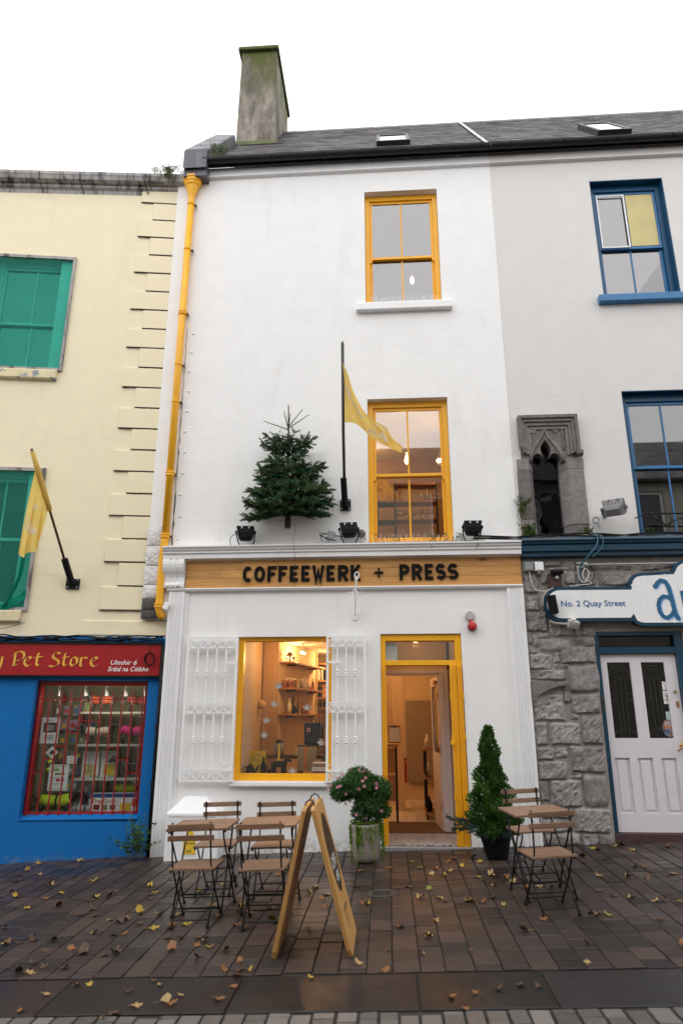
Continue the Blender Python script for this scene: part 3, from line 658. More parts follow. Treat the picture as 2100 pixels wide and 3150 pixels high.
# party line of mortar between the two roofs
pm = MB(); pm.grid(lambda u, v: rp(1.81 + .06 * u + .008 * math.sin(v * 60), .0 + SL * v, .03 + .02 * math.sin(math.pi * u)), 2, 40); pm.build('mortar_fillet', 'mortar_light', WB, smooth=True)
def gutter(x0, x1, par, seed):
    pr = [(-.02, 0)] + [(-.08 + .065 * math.cos(R(a)), .0 + .075 * math.sin(R(a))) for a in range(0, -181, -20)] + [(-.145, .01), (-.15, .01), (-.15, -.005)] 
    m = MB(); prof = [(-.015 + 0, .0)] ; o = [(-.085 + .07 * math.cos(R(a)), .075 * math.sin(R(a))) for a in range(0, -181, -15)]; i_ = [(-.085 + .062 * math.cos(R(a)), .067 * math.sin(R(a))) for a in range(-180, 1, 15)]
    m.px([(y - .1, z + 10.42) for y, z in o + i_], x0, x1); g = m.build('gutter', 'gutter_black', par)
    x = x0 + .3
    while x < x1:
        q = [(-.085 + .082 * math.cos(R(a)), .085 * math.sin(R(a))) for a in range(0, -181, -20)]; k = [(-.085 + .071 * math.cos(R(a)), .076 * math.sin(R(a))) for a in range(-180, 1, 20)]
        MB().px([(y - .1, z + 10.421) for y, z in q + k], x, x + .03).build('gutter_bracket', 'gutter_black', g); x += .85
    box('fascia_board', 'gutter_black', par, x0, x1, -.115, -.087, 10.34, 10.47); return g
gutter(-2.9, 1.815, WB, 1)

# downpipe
dp = thing('downpipe', 'tall yellow cast-iron downpipe with octagonal hopper at the left edge of the white facade', 'drainpipe', (-3.09, -.08, 2.85))
oct_ = lambda r, z: [(r * math.cos(R(22.5 + 45 * k)), r * math.sin(R(22.5 + 45 * k)) * .8, z) for k in range(8)]
hp = MB(); lv = [(.045, 6.80), (.05, 6.9), (.065, 6.98), (.11, 7.13), (.135, 7.16), (.135, 7.19), (.155, 7.21), (.155, 7.25), (.165, 7.26), (.165, 7.30), (.15, 7.30)]
for r, z in lv: hp.v += oct_(r, z)
for i in range(len(lv) - 1):
    for k in range(8): hp.f.append((i * 8 + k, i * 8 + (k + 1) % 8, (i + 1) * 8 + (k + 1) % 8, (i + 1) * 8 + k))
hp.f.append(tuple(range(80, 88))); hp.f.append(tuple(range(7, -1, -1))); hp.build('hopper', 'pipe_yellow', dp)
MB().tube([(0, 0, 6.85), (-.005, 0, 4.0), (.0, 0, 1.15)], .052, 14).build('pipe', 'pipe_yellow', dp, smooth=True)
MB().tube([(0, 0, 1.16), (-.005, .005, 1.02), (-.02, .02, .86), (-.02, .02, .2), (-.018, .02, .1), (.0, .04, 0.02), (.04, .07, -.02)], .052, 14).build('pipe_offset', 'pipe_yellow', dp, smooth=True)
for z, big in ((6.78, 0), (5.9, 0), (4.72, 1), (3.82, 0), (3.2, 0), (2.05, 1), (1.12, 1), (.14, 1)):
    p = [(.055, z - .03), (.066, z - .028), (.066, z - .012), (.06, z - .008), (.06, z + .008), (.068, z + .012), (.068, z + .032), (.055, z + .034)] if big else [(.054, z - .012), (.062, z - .01), (.062, z + .01), (.054, z + .012)]
    MB().lathe(p, (-.02 if z < .5 else 0, .02 if z < .5 else 0, 0), 16).build('collar', 'pipe_yellow', dp)
    if z > .5: MB().box(.05, .085, .01, .06, z - .012, z + .012).build('pipe_lug', 'dark_iron', dp)
MB().lathe([(.03, 7.28), (.03, 7.36), (.075, 7.47), (.075, 7.5)], (.0, .02, 0), 10).build('outlet_funnel', 'lead', dp)
bp = thing('downpipe', 'thin black downpipe in the gap between the blue shopfront and the white pilaster', 'drainpipe', (-3.0, -.01, -.2))
MB().tube([(-.02, .02, 0), (-.02, .02, 1.5), (-.02, .02, 2.65)], .032, 10).build('pipe', 'black_plastic', bp, smooth=True)
for z in (.9, 1.6): MB().lathe([(.034, z - .03), (.043, z - .028), (.043, z + .028), (.034, z + .03)], (-.02, .02, 0), 12).build('collar', 'black_plastic', bp)
jb = thing('junction_box', 'small white sensor box tilted beside the bottom bend of the yellow pipe', 'sensor', (-3.0, -.1, 2.98), R(12))
MB().box(-.035, .035, -.02, .02, -.05, .05).xf(Matrix.Rotation(R(20), 4, 'Y')).build('sensor_case', 'white_iron', jb, bevel=.006)

# ---------------------------------------------------------------- fascia sign: oak boards and cut-out letters
SG = thing('shop_sign', 'long oak board fascia with raised black letters COFFEEWERK + PRESS', 'sign', (0, -.005, 3.23))
r2 = random.Random(8)
for row, (a, b) in enumerate(((0, .128), (.13, .252), (.254, .392))):
    x = -2.772
    while x < 1.815:
        l = r2.choice([.5, .8, 1.1, 1.4, 1.7]); e = min(x + l, 1.815)
        if 1.815 - e < .2: e = 1.815
        me = MB().box(-(e - x) / 2 + .0008, (e - x) / 2 - .0008, -.028 - r2.random() * .0015, 0, a, b).mesh('board', 'oak', bevel=.0015, seg=1)
        inst('board', me, SG, ((x + e) / 2, 0, 0)); x = e
pmat('letter_black', (.006, .0055, .0055), .6, .1, 20, .05, 80, spec=.12)
LZ, LH, SW = .078, .217, .043
def letter(ch, px0, px1):
    x0, x1 = (-1.985 + (px0 - 190) * .002289) * .9946, (-1.985 + (px1 - 190) * .002289) * .9946; s = SW; z0, z1 = LZ, LZ + LH; w = x1 - x0
    a, b, c, d = x0 + s / 2, x1 - s / 2, z0 + s / 2, z1 - s / 2; cx, cz = (a + b) / 2, (c + d) / 2; rx, rz = (b - a) / 2, (d - c) / 2
    S = []
    if ch == 'C': S = [arc(cx + .004, cz, rx, rz, 48, 312, 22)]
    if ch == 'O': S = [('c', arc(cx, cz, rx, rz, 0, 345, 23))]
    if ch == 'F': S = [[(a, z0), (a, z1)], [(a, d), (x1, d)], [(a, cz), (x1 - .02, cz)]]
    if ch == 'E': S = [[(a, z0), (a, z1)], [(a, d), (x1, d)], [(a, cz), (x1 - .015, cz)], [(a, c), (x1, c)]]
    if ch == 'W': S = [[(a, z1), (a + w * .19, z0 + .004), (cx, z0 + LH * .62), (b - w * .19, z0 + .004), (b, z1)]]
    if ch in 'PR':
        m = z0 + LH * (.47 if ch == 'P' else .48); S = [[(a, z0), (a, z1)], [(a, d)] + arc(b - (d - m) / 2, (d + m) / 2, (d - m) / 2, (d - m) / 2, 90, -90, 10) + [(a, m)]]
        if ch == 'R': S.append([(cx - .004, m), (b + .002, z0)])
    if ch == 'K': S = [[(a, z0), (a, z1)], [(b, z1), (a + .02, cz - .005)], [(a + .045, cz + .02), (b, z0)]]
    if ch == 'S':
        q = rz / 2 + .002; S = [arc(cx, d - q, rx, q, 25, 270, 13)[:-1] + arc(cx, c + q, rx, q, 90, -155, 13)]
    if ch == '+': S = [[(x0, cz), (x1, cz)], [(cx, cz - w / 2 - .004), (cx, cz + w / 2 + .004)]]
    mb = MB()
    for i, st in enumerate(S):
        e = i * .0006
        if st[0] == 'c': stroke(mb, st[1], s, -.052 - e, -.029, True)
        else: stroke(mb, st, s if ch != '+' else .024, -.052 - e, -.029)
    mb.build('letter', 'letter_black', SG, label='black letter ' + ('plus sign' if ch == '+' else ch) + ' on the oak fascia')
for ch, a, b in [('C', 190, 250), ('O', 261, 327), ('F', 342, 396), ('F', 409, 461), ('E', 478, 527), ('E', 548, 598), ('W', 613, 687), ('E', 700, 749), ('R', 769, 832), ('K', 845, 906), ('+', 987, 1040), ('P', 1137, 1196), ('R', 1210, 1272), ('E', 1287, 1336), ('S', 1352, 1411), ('S', 1423, 1485)]: letter(ch, a, b)
# ---------------------------------------------------------------- grey building over a stone ground floor
GB = thing('grey_building', 'pale grey rendered upper floors with navy windows above a rubble stone ground floor', 'building', (1.83, 0, 0))
def gmb(): return MB()
def sh(mb, name, mat, par=GB, **k):
    if par is GB: mb.xf(Matrix.Translation((-1.83, 0, 0)))
    return mb.build(name, mat, par, **k)
mb = MB(); GH = [(3.37, 4.51, 7.64, 9.78), (3.44, 4.60, 3.84, 6.05), (1.95, 2.70, 3.84, 5.60)]
wall_holes(mb, 1.8225, 8, 3.6, 10.42, .001, .3, GH); sh(mb, 'wall', 'grey_render')
MB_ = MB().px([(0, 10.36), (-.035, 10.35), (-.035, 10.225), (-.06, 10.215), (-.06, 10.19), (0, 10.175)], 1.821, 8); sh(MB_, 'eaves_band', 'grey_render')
off = bpy.data.objects.new('roof_frame', None)
bpy.data.objects.remove(off)
GBW = Matrix.Translation((-1.83, 0, 0))
def reparent(o, par, m=GBW):
    o.parent = par; o.matrix_parent_inverse = Matrix.Identity(4)
    o.location = (m @ Vector(o.location))
rfG = slate_roof(None, 1.835, 8, 9); reparent(rfG, GB)
s2 = skylight(None, 3.78, 4.35, .95, 2.4); s2.parent = rfG
skm = MB(); skm.add([rp(3.78, .95, .1), rp(4.35, .95, .3), rp(4.35, 2.3, .14), rp(3.78, 2.3, .12), rp(3.78, .95, .13), rp(4.35, .95, .33), rp(4.35, 2.3, .17), rp(3.78, 2.3, .15)], [(0, 3, 2, 1), (4, 5, 6, 7), (0, 1, 5, 4), (1, 2, 6, 5), (2, 3, 7, 6), (3, 0, 4, 7)])
g2 = gutter(1.818, 8, None, 2); reparent(g2, GB)
for o in [o for o in col.objects if o.name.startswith('fascia_board') and o.parent is None]: reparent(o, GB)
def navy_window(x0, x1, z0, z1, zm, yf):
    for a in ((x0, x0 + .012, .004, yf, z0, z1), (x1 - .012, x1, .004, yf, z0, z1), (x0 + .012, x1 - .012, .004, yf, z1 - .012, z1)):
        sh(MB().box(*a), 'window_lining', 'window_blue')
    f = sash(None, x0 + .012, x1 - .012, z0, z1 - .012, zm, 'window_blue', 'glass_upper' if z0 > 7 else 'glass', yf, horns=False, top_deep=.11); reparent(f, GB)
    for c in f.children:
        if 'sash' in c.name: c.data.materials[0] = MATS['mid_blue_paint']
    return f
b3 = navy_window(3.37, 4.51, 7.64, 9.78, 8.60, .12); b2 = navy_window(3.44, 4.60, 3.84, 6.05, 4.92, .12)
pmat('cream_blind', (.62, .53, .25), .7, .05, 4, .05, 30)
box('blind', 'cream_blind', b3, 3.955, 4.375, .149, .153, 8.63, 9.6)
m = MB(); frame_y(m, 3.49, 3.93, 8.60, 9.60, .02, .128, .138); m.build('inner_casement', 'white_iron', b3)
sh(MB().px([(.12, 7.64), (-.08, 7.625), (-.10, 7.60), (-.10, 7.50), (-.08, 7.49), (0, 7.49), (.12, 7.50)], 3.275, 4.75), 'window_sill', 'mid_blue_paint', bevel=.01)
# navy shop cornice
cn = [(.0, 3.87), (-.17, 3.835), (-.18, 3.80), (-.155, 3.785), (-.15, 3.76), (-.125, 3.745), (-.135, 3.735), (-.135, 3.66), (-.10, 3.65), (-.10, 3.60), (0, 3.58)]
sh(MB().px(cn, 1.8195, 8), 'cornice', 'navy_paint')
# gothic window surround
GW = thing('gothic_window', 'weathered carved limestone window with cusped ogee arch and square hood mould', 'window surround', (2.32, 0, 3.84))
gx = lambda mb: mb.xf(Matrix.Translation((-2.32, 0, -3.84)))
for k in range(4):
    o0, o1, zt = 1.92 + .043 * k, 2.755 - .043 * k, 5.67 - .05 * k; zb = 5.08 - .012 * k; y = -.105 + .024 * k
    lp = [(o0, zb + (.12 if k == 0 else .05 - .012 * k)), (o0 + .045, zb + (.06 if k == 0 else .03)), (o0 + .045, zt - .052), (o1 - .045, zt - .052), (o1 - .045, zb + .02), (o1, zb + .03), (o1, zt), (o0, zt)]
    gx(MB().py(lp, y, .02)).build('hood_moulding', 'carved_stone', GW, bevel=.006, seg=1)
gx(MB().px([(-.10, 5.12), (-.10, 5.07), (-.06, 5.05), (0, 5.05), (0, 5.12)], 2.70, 2.79)).build('label_stop', 'carved_stone', GW, bevel=.008)
cx = 2.29
half = [(.195, 4.98), (.195, 5.03), (.175, 5.075), (.14, 5.105), (.10, 5.108), (.065, 5.085), (.045, 5.05), (.06, 5.10), (.072, 5.15), (.07, 5.20), (.045, 5.25), (.015, 5.295), (0, 5.325)]
loop = [(cx - a, z) for a, z in half] + [(cx + a, z) for a, z in reversed(half[:-1])]
outer = [(1.94, 4.98), (1.94, 5.62), (2.71, 5.62), (2.71, 4.98)]
hd = MB(); full = [outer[0], *loop, outer[3], outer[2], outer[1]]
vs2 = [Vector((a, b, 0)) for a, b in full]; n_ = len(full)
hd.v = [(a, -.012, b) for a, b in full] + [(a, .3, b) for a, b in full]
for tr in tessellate_polygon([vs2]): hd.f += [tuple(tr), tuple(i + n_ for i in reversed(tr))]
for i in range(n_): hd.f.append((i, (i + 1) % n_, n_ + (i + 1) % n_, n_ + i))
gx(hd).build('arch_head', 'carved_stone', GW)
for s in (-1, 1):
    og = [(cx + s * .225, 4.99), (cx + s * .205, 5.10), (cx + s * .16, 5.20), (cx + s * .10, 5.28), (cx + s * .045, 5.36), (cx + s * .012, 5.46), (cx + s * .004, 5.53)]
    m = MB(); m.tube([(x, -.016, z) for x, z in og], [.026, .03, .03, .028, .024, .016, .01], 6); gx(m).build('ogee_moulding', 'carved_stone', GW, smooth=True)
    m = MB(); stroke(m, [(cx + s * .06, 5.505), (cx + s * .25, 5.505), (cx + s * .25, 5.16)], .022, -.032, -.01); gx(m).build('spandrel_rib', 'carved_stone', GW)
    m = MB(); m.py([(cx + s * .10, 5.47), (cx + s * .22, 5.47), (cx + s * .17, 5.41), (cx + s * .14, 5.41)], -.026, -.01); gx(m).build('spandrel_boss', 'carved_stone', GW, bevel=.01)
def jamb(x0, x1, inner, z0, z1, dy):
    lp = [(x0, .02), (x0, -.02 + dy), (x1 - .07, -.03 + dy), (x1, .09), (x1, .3), (x0, .3)] if inner > 0 else [(x1, .02), (x1, -.02 + dy), (x0 + .10, -.03 + dy), (x0, .09), (x0, .3), (x1, .3)]
    gx(MB().pz(lp, z0 + .002, z1 - .002)).build('jamb_stone', 'carved_stone', GW, bevel=.008)
jamb(1.875, 2.105, 1, 4.86, 5.03, .0); jamb(1.87, 2.10, 1, 4.14, 4.86, -.006); jamb(1.87, 2.10, 1, 3.84, 4.14, .0)
jamb(2.475, 2.795, -1, 4.86, 5.02, .0); jamb(2.47, 2.785, -1, 4.05, 4.86, -.005); jamb(2.475, 2.78, -1, 3.84, 4.05, .003)
gx(MB().box(2.06, 2.52, .17, .176, 3.84, 5.34)).build('pane', 'glass_dark', GW)
ln = thing('lantern', 'small brass lantern hanging behind the glass of the gothic stone window', 'lantern', (2.17, .3, 4.31))
m = MB()
for a in (-.055, .055):
    for b in (-.045, .045): m.box(a - .006, a + .006, b - .006, b + .006, 0, .30)
for z in (0, .29): m.box(-.062, .062, -.05, .05, z - .012, z + .012)
m.build('lantern_frame', 'brass', ln) if 'brass' in MATS else (pmat('brass', (.42, .25, .08), .35, .15, 9, .05, 60, metal=.8), m.build('lantern_frame', 'brass', ln))
MB().tube([(0, 0, .30), (0, 0, .45), (.05, 0, .5), (.07, 0, .42)], .006, 6).build('hook', 'brass', ln)
MB().lathe([(.018, .01), (.018, .07), (.006, .09), (.002, .11)], n=8).build('candle', 'white_iron', ln)
# rubble stone ground floor
mb = MB(); wall_holes(mb, 1.8225, 8, -.5, 3.6, .012, .3, [(2.69, 3.81, -.5, 2.6)]); SW_ = sh(mb, 'stone_wall', 'mortar')
STONES = [(2.132, 2.37, 3.476, 3.571), (2.375, 2.548, 3.416, 3.54), (2.56, 2.72, 3.43, 3.53), (2.729, 3.055, 3.42, 3.514), (3.063, 3.27, 3.416, 3.491), (3.415, 3.666, 3.411, 3.504), (3.678, 3.944, 3.435, 3.51), (1.835, 2.027, 3.114, 3.386), (2.059, 2.168, 3.233, 3.383), (2.18, 2.36, 3.2, 3.45), (2.368, 2.532, 3.219, 3.397), (2.549, 2.793, 3.207, 3.394), (2.82, 3.269, 3.203, 3.389), (1.83, 2.12, 3.40, 3.57), (2.04, 2.52, 2.89, 3.09), (2.54, 2.95, 2.72, 3.18), (2.97, 3.5, 2.72, 3.18), (2.45, 2.70, 2.70, 2.88), (1.851, 2.022, 2.874, 3.077), (1.841, 2.109, 2.601, 2.864), (2.127, 2.429, 2.536, 2.707), (2.12, 2.43, 2.72, 2.87), (2.44, 2.525, 2.54, 2.67), (2.534, 2.702, 2.542, 2.668), (1.832, 1.886, 2.441, 2.584), (1.902, 1.964, 2.405, 2.574), (1.987, 2.12, 2.52, 2.582), (2.14, 2.40, 2.515, 2.533), (1.986, 2.383, 2.341, 2.51), (2.423, 2.687, 2.418, 2.516), (1.846, 1.943, 2.32, 2.369), (1.827, 2.117, 2.114, 2.312), (2.149, 2.219, 2.2, 2.332), (2.239, 2.678, 2.19, 2.401), (2.148, 2.332, 2.139, 2.183), (1.823, 2.286, 1.987, 2.109), (2.317, 2.69, 1.837, 2.173), (2.24, 2.30, 1.70, 1.97), (1.828, 2.225, 1.483, 1.80), (2.313, 2.674, 1.566, 1.811), (2.298, 2.392, 1.499, 1.558), (2.41, 2.67, 1.55, 1.56), (1.828, 1.996, 1.185, 1.458), (2.022, 2.397, 1.194, 1.458), (2.419, 2.673, 1.203, 1.541), (1.828, 2.061, 1.014, 1.16), (2.071, 2.223, 1.047, 1.161), (2.249, 2.661, .871, 1.178), (1.828, 2.194, .781, .998), (2.231, 2.356, .799, .862), (2.372, 2.654, .478, .84), (1.828, 1.955, .536, .773), (1.961, 2.344, .475, .782), (2.22, 2.66, .185, .46), (1.828, 2.20, .35, .46), (1.828, 2.194, .196, .335), (1.828, 2.275, .04, .181), (2.285, 2.48, .04, .177), (2.489, 2.68, .04, .18), (1.828, 2.1, -.2, .02), (2.12, 2.68, -.2, .02)]
rs = random.Random(12); z = -.2
while z < 2.6:
    h = rs.uniform(.14, .34); x = 3.85
    while x < 6.2: w = rs.uniform(.2, .5); STONES.append((x, x + w - .03, z, min(z + h - .03, 2.66))); x += w
    z += h
x = 3.52
while x < 6.2: w = rs.uniform(.25, .5); STONES.append((x, x + w - .03, 2.72, 3.16)); STONES.append((x + .4, x + .4 + w - .03, 3.2, 3.39)); x += w
for (a, b, c, d) in STONES:
    if d - c < .03: continue
    e_ = .013; a -= e_; b += e_; c -= e_; d += e_; w, h = b - a, d - c; dep = min(.035, .10 * min(w, h) + .012) + .012
    nu, nv = max(5, min(12, int(w / .034))), max(5, min(10, int(h / .034))); wob = [rs.uniform(0, 6.3) for _ in range(8)]; tl = (rs.gauss(0, .010), rs.gauss(0, .010))
    c0 = [[rs.gauss(0, 1) for _ in range(nu + 1)] for _ in range(nv + 1)]
    def fs(u, v):
        i, j = round(u * nu), round(v * nv); eu, ev = min(u, 1 - u) * w, min(v, 1 - v) * h; e = min(eu, ev); sh_ = min(1, e / .022)
        x = (u - .5) * w + .006 * math.sin(v * 5 + wob[0]) * abs(2 * u - 1) + .004 * math.sin(v * 13 + wob[1]); z = (v - .5) * h + .006 * math.sin(u * 5 + wob[2]) * abs(2 * v - 1) + .004 * math.sin(u * 14 + wob[3])
        if i in (0, nu) and j in (0, nv): x *= 1 - .012 / w * 2; z *= 1 - .012 / h * 2
        body = .007 * math.sin(u * 6 + wob[4]) * math.sin(v * 5 + wob[5]) + tl[0] * (2 * u - 1) + tl[1] * (2 * v - 1) + .0055 * c0[j][i]
        return (x, .02 - (dep + body) * (sh_ ** .6) if sh_ > 0 else .022, z)
    MB().grid(fs, nu, nv).build('stone', 'limestone', SW_, smooth=rs.random() < .35, loc=((a + b) / 2 - 1.83, 0, (c + d) / 2))
# carved arch fragment built into the wall
af = [(1.83, 1.965)] + [(2.26, 1.955), (2.265, 1.915)] + [(2.16, 1.90), (2.05, 1.865), (1.95, 1.815), (1.88, 1.76), (1.83, 1.70)]
sh(MB().py(af, -.075, .02), 'arch_fragment', 'carved_stone', SW_, bevel=.008)
for o in [o for o in SW_.children if o.name.startswith('arch_fragment')]: o.location.x -= 1.83
# lilac door in navy frame
f = MB(); f.box(2.692, 2.745, .02, .2, .05, 2.6); f.box(3.71, 3.808, .02, .2, .05, 2.6); f.box(2.745, 3.71, .021, .2, 2.545, 2.6); f.box(2.745, 3.71, .018, .2, 2.315, 2.40)
dfr = sh(f, 'door_frame', 'navy_paint', bevel=.005, seg=1)
D = MB(); gl1, gl2 = (2.835, 3.125, 1.275, 2.21), (3.265, 3.555, 1.275, 2.21); pn = [(2.80, 2.985, .40, 1.04), (3.085, 3.27, .40, 1.04), (3.37, 3.555, .40, 1.04)]
wall_holes(D, 2.748, 3.706, .19, 2.312, .07, .115, [gl1, gl2] + pn); dl = sh(D, 'door', 'lilac_paint')
T_ = lambda m: m.xf(Matrix.Translation((-1.83, 0, 0)))
T_(MB().box(2.745, 3.71, .10, .105, 2.40, 2.545)).build('transom_pane', 'glass_dark', dfr)
for g in (gl1, gl2):
    T_(MB().box(g[0], g[1], .095, .10, g[2], g[3])).build('door_pane', 'glass_dark', dl)
    a, b = g[0] + .005, g[1] - .005; c = (a + b) / 2; m = MB(); y = .0905; z1 = g[3]
    def ln_(pts): m.tube([(x, y, z) for x, z in pts], .0035, 4)
    ln_([(c - .045, 1.29), (c - .065, z1 - .22)]); ln_([(c, 1.29), (c, z1 - .20)]); ln_([(c + .045, 1.29), (c + .065, z1 - .22)])
    ln_(arc(c, z1 - .13, .045, .05, 0, 360, 14)); ln_(arc(c, z1 - .24, .14, .2, 20, 160, 12)); ln_(arc(c, z1 - .10, .14, .11, 200, 340, 10)); ln_(arc(a + .035, 1.78, .035, .045, 0, 360, 12)); ln_(arc(b - .035, 1.78, .035, .045, 0, 360, 12)); ln_(arc(c, 1.28, .14, .1, 10, 170, 10))
    T_(m).build('lead_came', 'dark_iron', dl)
for a, b, c, d in pn:
    m = MB(); w, h = b - a, d - c; v = [(a, .098, c), (b, .098, c), (b, .098, d), (a, .098, d), (a + .025, .098, c + .025), (b - .025, .098, c + .025), (b - .025, .098, d - .025), (a + .025, .098, d - .025), (a + .04, .082, c + .04), (b - .04, .082, c + .04), (b - .04, .082, d - .04), (a + .04, .082, d - .04)]
    m.add(v, [(0, 1, 5, 4), (1, 2, 6, 5), (2, 3, 7, 6), (3, 0, 4, 7), (4, 5, 9, 8), (5, 6, 10, 9), (6, 7, 11, 10), (7, 4, 8, 11), (8, 9, 10, 11)]); T_(m).build('door_panel', 'lilac_paint', dl)
T_(MB().lathe([(.002, .045), (.014, .047), (.018, .055), (.018, .07)], (3.645, 0, 1.84), 14, 'y')).build('keyhole_boss', 'brass', dl)
T_(MB().box(3.64, 3.675, .06, .07, 1.65, 1.72)).build('lock_plate', 'brass', dl, bevel=.003)
hm = MB(); hm.lathe([(.03, .055), (.03, .07)], (3.645, 0, 1.19), 14, 'y'); hm.tube([(3.645, .06, 1.19), (3.645, .02, 1.19), (3.62, .005, 1.17), (3.555, .0, 1.125)], .011, 8); T_(hm).build('door_handle', 'brass', dl, smooth=True)
for zz in (1.72, 1.60):
    T_(MB().box(2.70, 2.73, .0, .019, zz, zz + .06)).build('hinge', 'dark_iron', dfr)
pmat('maroon_paint', (.06, .025, .03), .6, .2, 10, .2, 40)
sh(MB().box(2.69, 3.81, .0, .2, -.1, .185), 'door_threshold', 'maroon_paint', bevel=.01)
pmat('paper_white', (.80, .80, .80), .7, .04, 20, 0); pmat('sticker_green', (.45, .62, .58), .6, .1, 20, 0); pmat('sticker_art', (.55, .22, .07), .5, .5, 14, 0, stain=(.12, .17, .28), ss=10, slo=.45, shi=.55)
pmat('ink_red', (.5, .02, .03), .6, .05, 9, 0); pmat('ink_blue', (.08, .22, .5), .6, .05, 9, 0); pmat('ink_black', (.02, .02, .02), .6, .05, 9, 0); pmat('ink_green', (.2, .45, .1), .6, .05, 9, 0); pmat('ink_yellow', (.75, .5, .03), .6, .1, 20, 0)
def sticker(x0, x1, z0, z1, mat, lab, lines, oval=False):
    t = thing('door_sticker', lab, 'sticker', ((x0 + x1) / 2, .0935, (z0 + z1) / 2)); w, h = (x1 - x0) / 2, (z1 - z0) / 2
    lp = arc(0, 0, w, h, 0, 350, 30) if oval else [(-w, -h), (w, -h), (w, h), (-w, h)]
    MB().py(lp, -.0012, 0).build('sticker_sheet', mat, t)
    for s, sz, m_, x, z in lines:
        me = text_me(s, sz, m_, align='CENTER'); wd = max(v.co.x for v in me.vertices) - min(v.co.x for v in me.vertices); k = min(1, 1.8 * w / max(wd, .001)); inst('sticker_print', me, t, (x, -.0016, z), scale=(k, 1, 1))
    return t
sticker(3.505, 3.61, 1.862, 1.965, 'paper_white', 'square white sticker with red, green and blue print, topmost on the lilac door', [('GALWAY', .024, 'ink_red', 0, .022), ('easter', .02, 'ink_blue', 0, .0), ('TRAIL', .02, 'ink_red', 0, -.02), ('2015', .026, 'ink_blue', 0, -.045)])
st2 = sticker(3.50, 3.60, 1.69, 1.85, 'paper_white', 'white sticker reading TRAIL with a red cross, below the top sticker on the door', [('TRAIL', .034, 'ink_red', 0, .0), ('X', .07, 'ink_red', 0, -.065)])
sticker(3.505, 3.59, 1.495, 1.595, 'sticker_green', 'pale green card-payment sticker reading WELCOME on the lilac door', [('WELCOME', .02, 'ink_black', 0, -.03), ('E', .05, 'ink_red', 0, .0)])
sticker(3.44, 3.59, 1.29, 1.50, 'sticker_art', 'oval orange sunset sticker low in the right pane of the lilac door', [('CURRY', .026, 'paper_white', 0, .055), ('ART TRAIL', .024, 'paper_white', 0, .028)], True)

# shaped hanging fascia of the right-hand shop
NS = thing('shop_sign', 'white shaped signboard with navy border reading No. 2 Quay Street and a large a', 'sign', (3.0, -.09, 2.95))
k9 = .988; top = [(2.30, 3.19)]; up = [(2.30, 3.19), (3.20, 3.185)] + arc(3.36, 3.185, .155, .18, 180, 90, 6)[1:] + [(3.36, 3.368), (3.78, 3.385)] + arc(4.02, 3.385, .22, .16, 180, 90, 6)[1:] + [(4.6, 3.55)]
lo = [(4.6, 2.62), (4.0, 2.664), (3.36, 2.664)] + arc(3.36, 2.745, .15, .08, 270, 180, 5)[1:] + [(3.20, 2.732), (2.30, 2.732)]
lf = arc(2.30, 2.961, .225, .229, 270, 90, 14)[1:-1]
right = [(9.2 - x, z) for x, z in reversed(up)][1:] ; right = [(9.2 - x, z) for x, z in reversed(up[:-1])] + [(9.2 - x, z) for x, z in reversed(lf)][0:] + [(9.2 - x, z) for x, z in reversed(lo[1:])]
full = up + [(9.2 - x, z) for x, z in reversed(up[:-1])] + [(9.2 - x, z) for x, z in reversed(lf)] + [(9.2 - x, z) for x, z in reversed(lo[1:])] + lo + lf
full = [((x) * k9 - 3.0, 1.5 + (z - 1.5) * k9 - 2.95) for x, z in full]
def inset(loop, d):
    P = [Vector(p) for p in loop]; n = len(P); out = []
    for i in range(n):
        a, b = (P[i] - P[i - 1]), (P[(i + 1) % n] - P[i]); a = a.normalized() if a.length > 1e-6 else b.normalized(); b = b.normalized() if b.length > 1e-6 else a
        t = (a + b); t = t.normalized() if t.length > 1e-3 else a; nn = Vector((t.y, -t.x)); k = max(.5, nn.dot(Vector((a.y, -a.x)))); out.append(tuple(P[i] + nn * d / k))
    return out
def poly_y(loop, y0, y1):
    m = MB(); n = len(loop); m.v = [(a, y0, b) for a, b in loop] + [(a, y1, b) for a, b in loop]
    for tr in tessellate_polygon([[Vector((a, b, 0)) for a, b in loop]]): m.f += [tuple(tr), tuple(i + n for i in reversed(tr))]
    for i in range(n): m.f.append((i, (i + 1) % n, n + (i + 1) % n, n + i))
    return m
poly_y(full, -.035, .04).build('sign_border', 'navy_paint', NS)
poly_y(inset(full, .042), -.042, -.034).build('sign_face', 'paper_white', NS)
pmat('ink_navy', (.018, .075, .26), .5, .05, 9, 0); pmat('ink_sky', (.22, .42, .72), .5, .05, 9, 0); pmat('sign_teal', (.012, .115, .24), .4, .06, 9, 0)
for dx, dz, mt, y in ((.006, -.006, 'ink_sky', -.0435), (0, 0, 'ink_navy', -.045)):
    me = text_me('No. 2 Quay Street', .108, mt); w = max(v.co.x for v in me.vertices); k = .826 / w
    inst('sign_lettering', me, NS, (2.293 * k9 - 3 + dx, y, -.036 + dz), scale=(k, 1, 1))
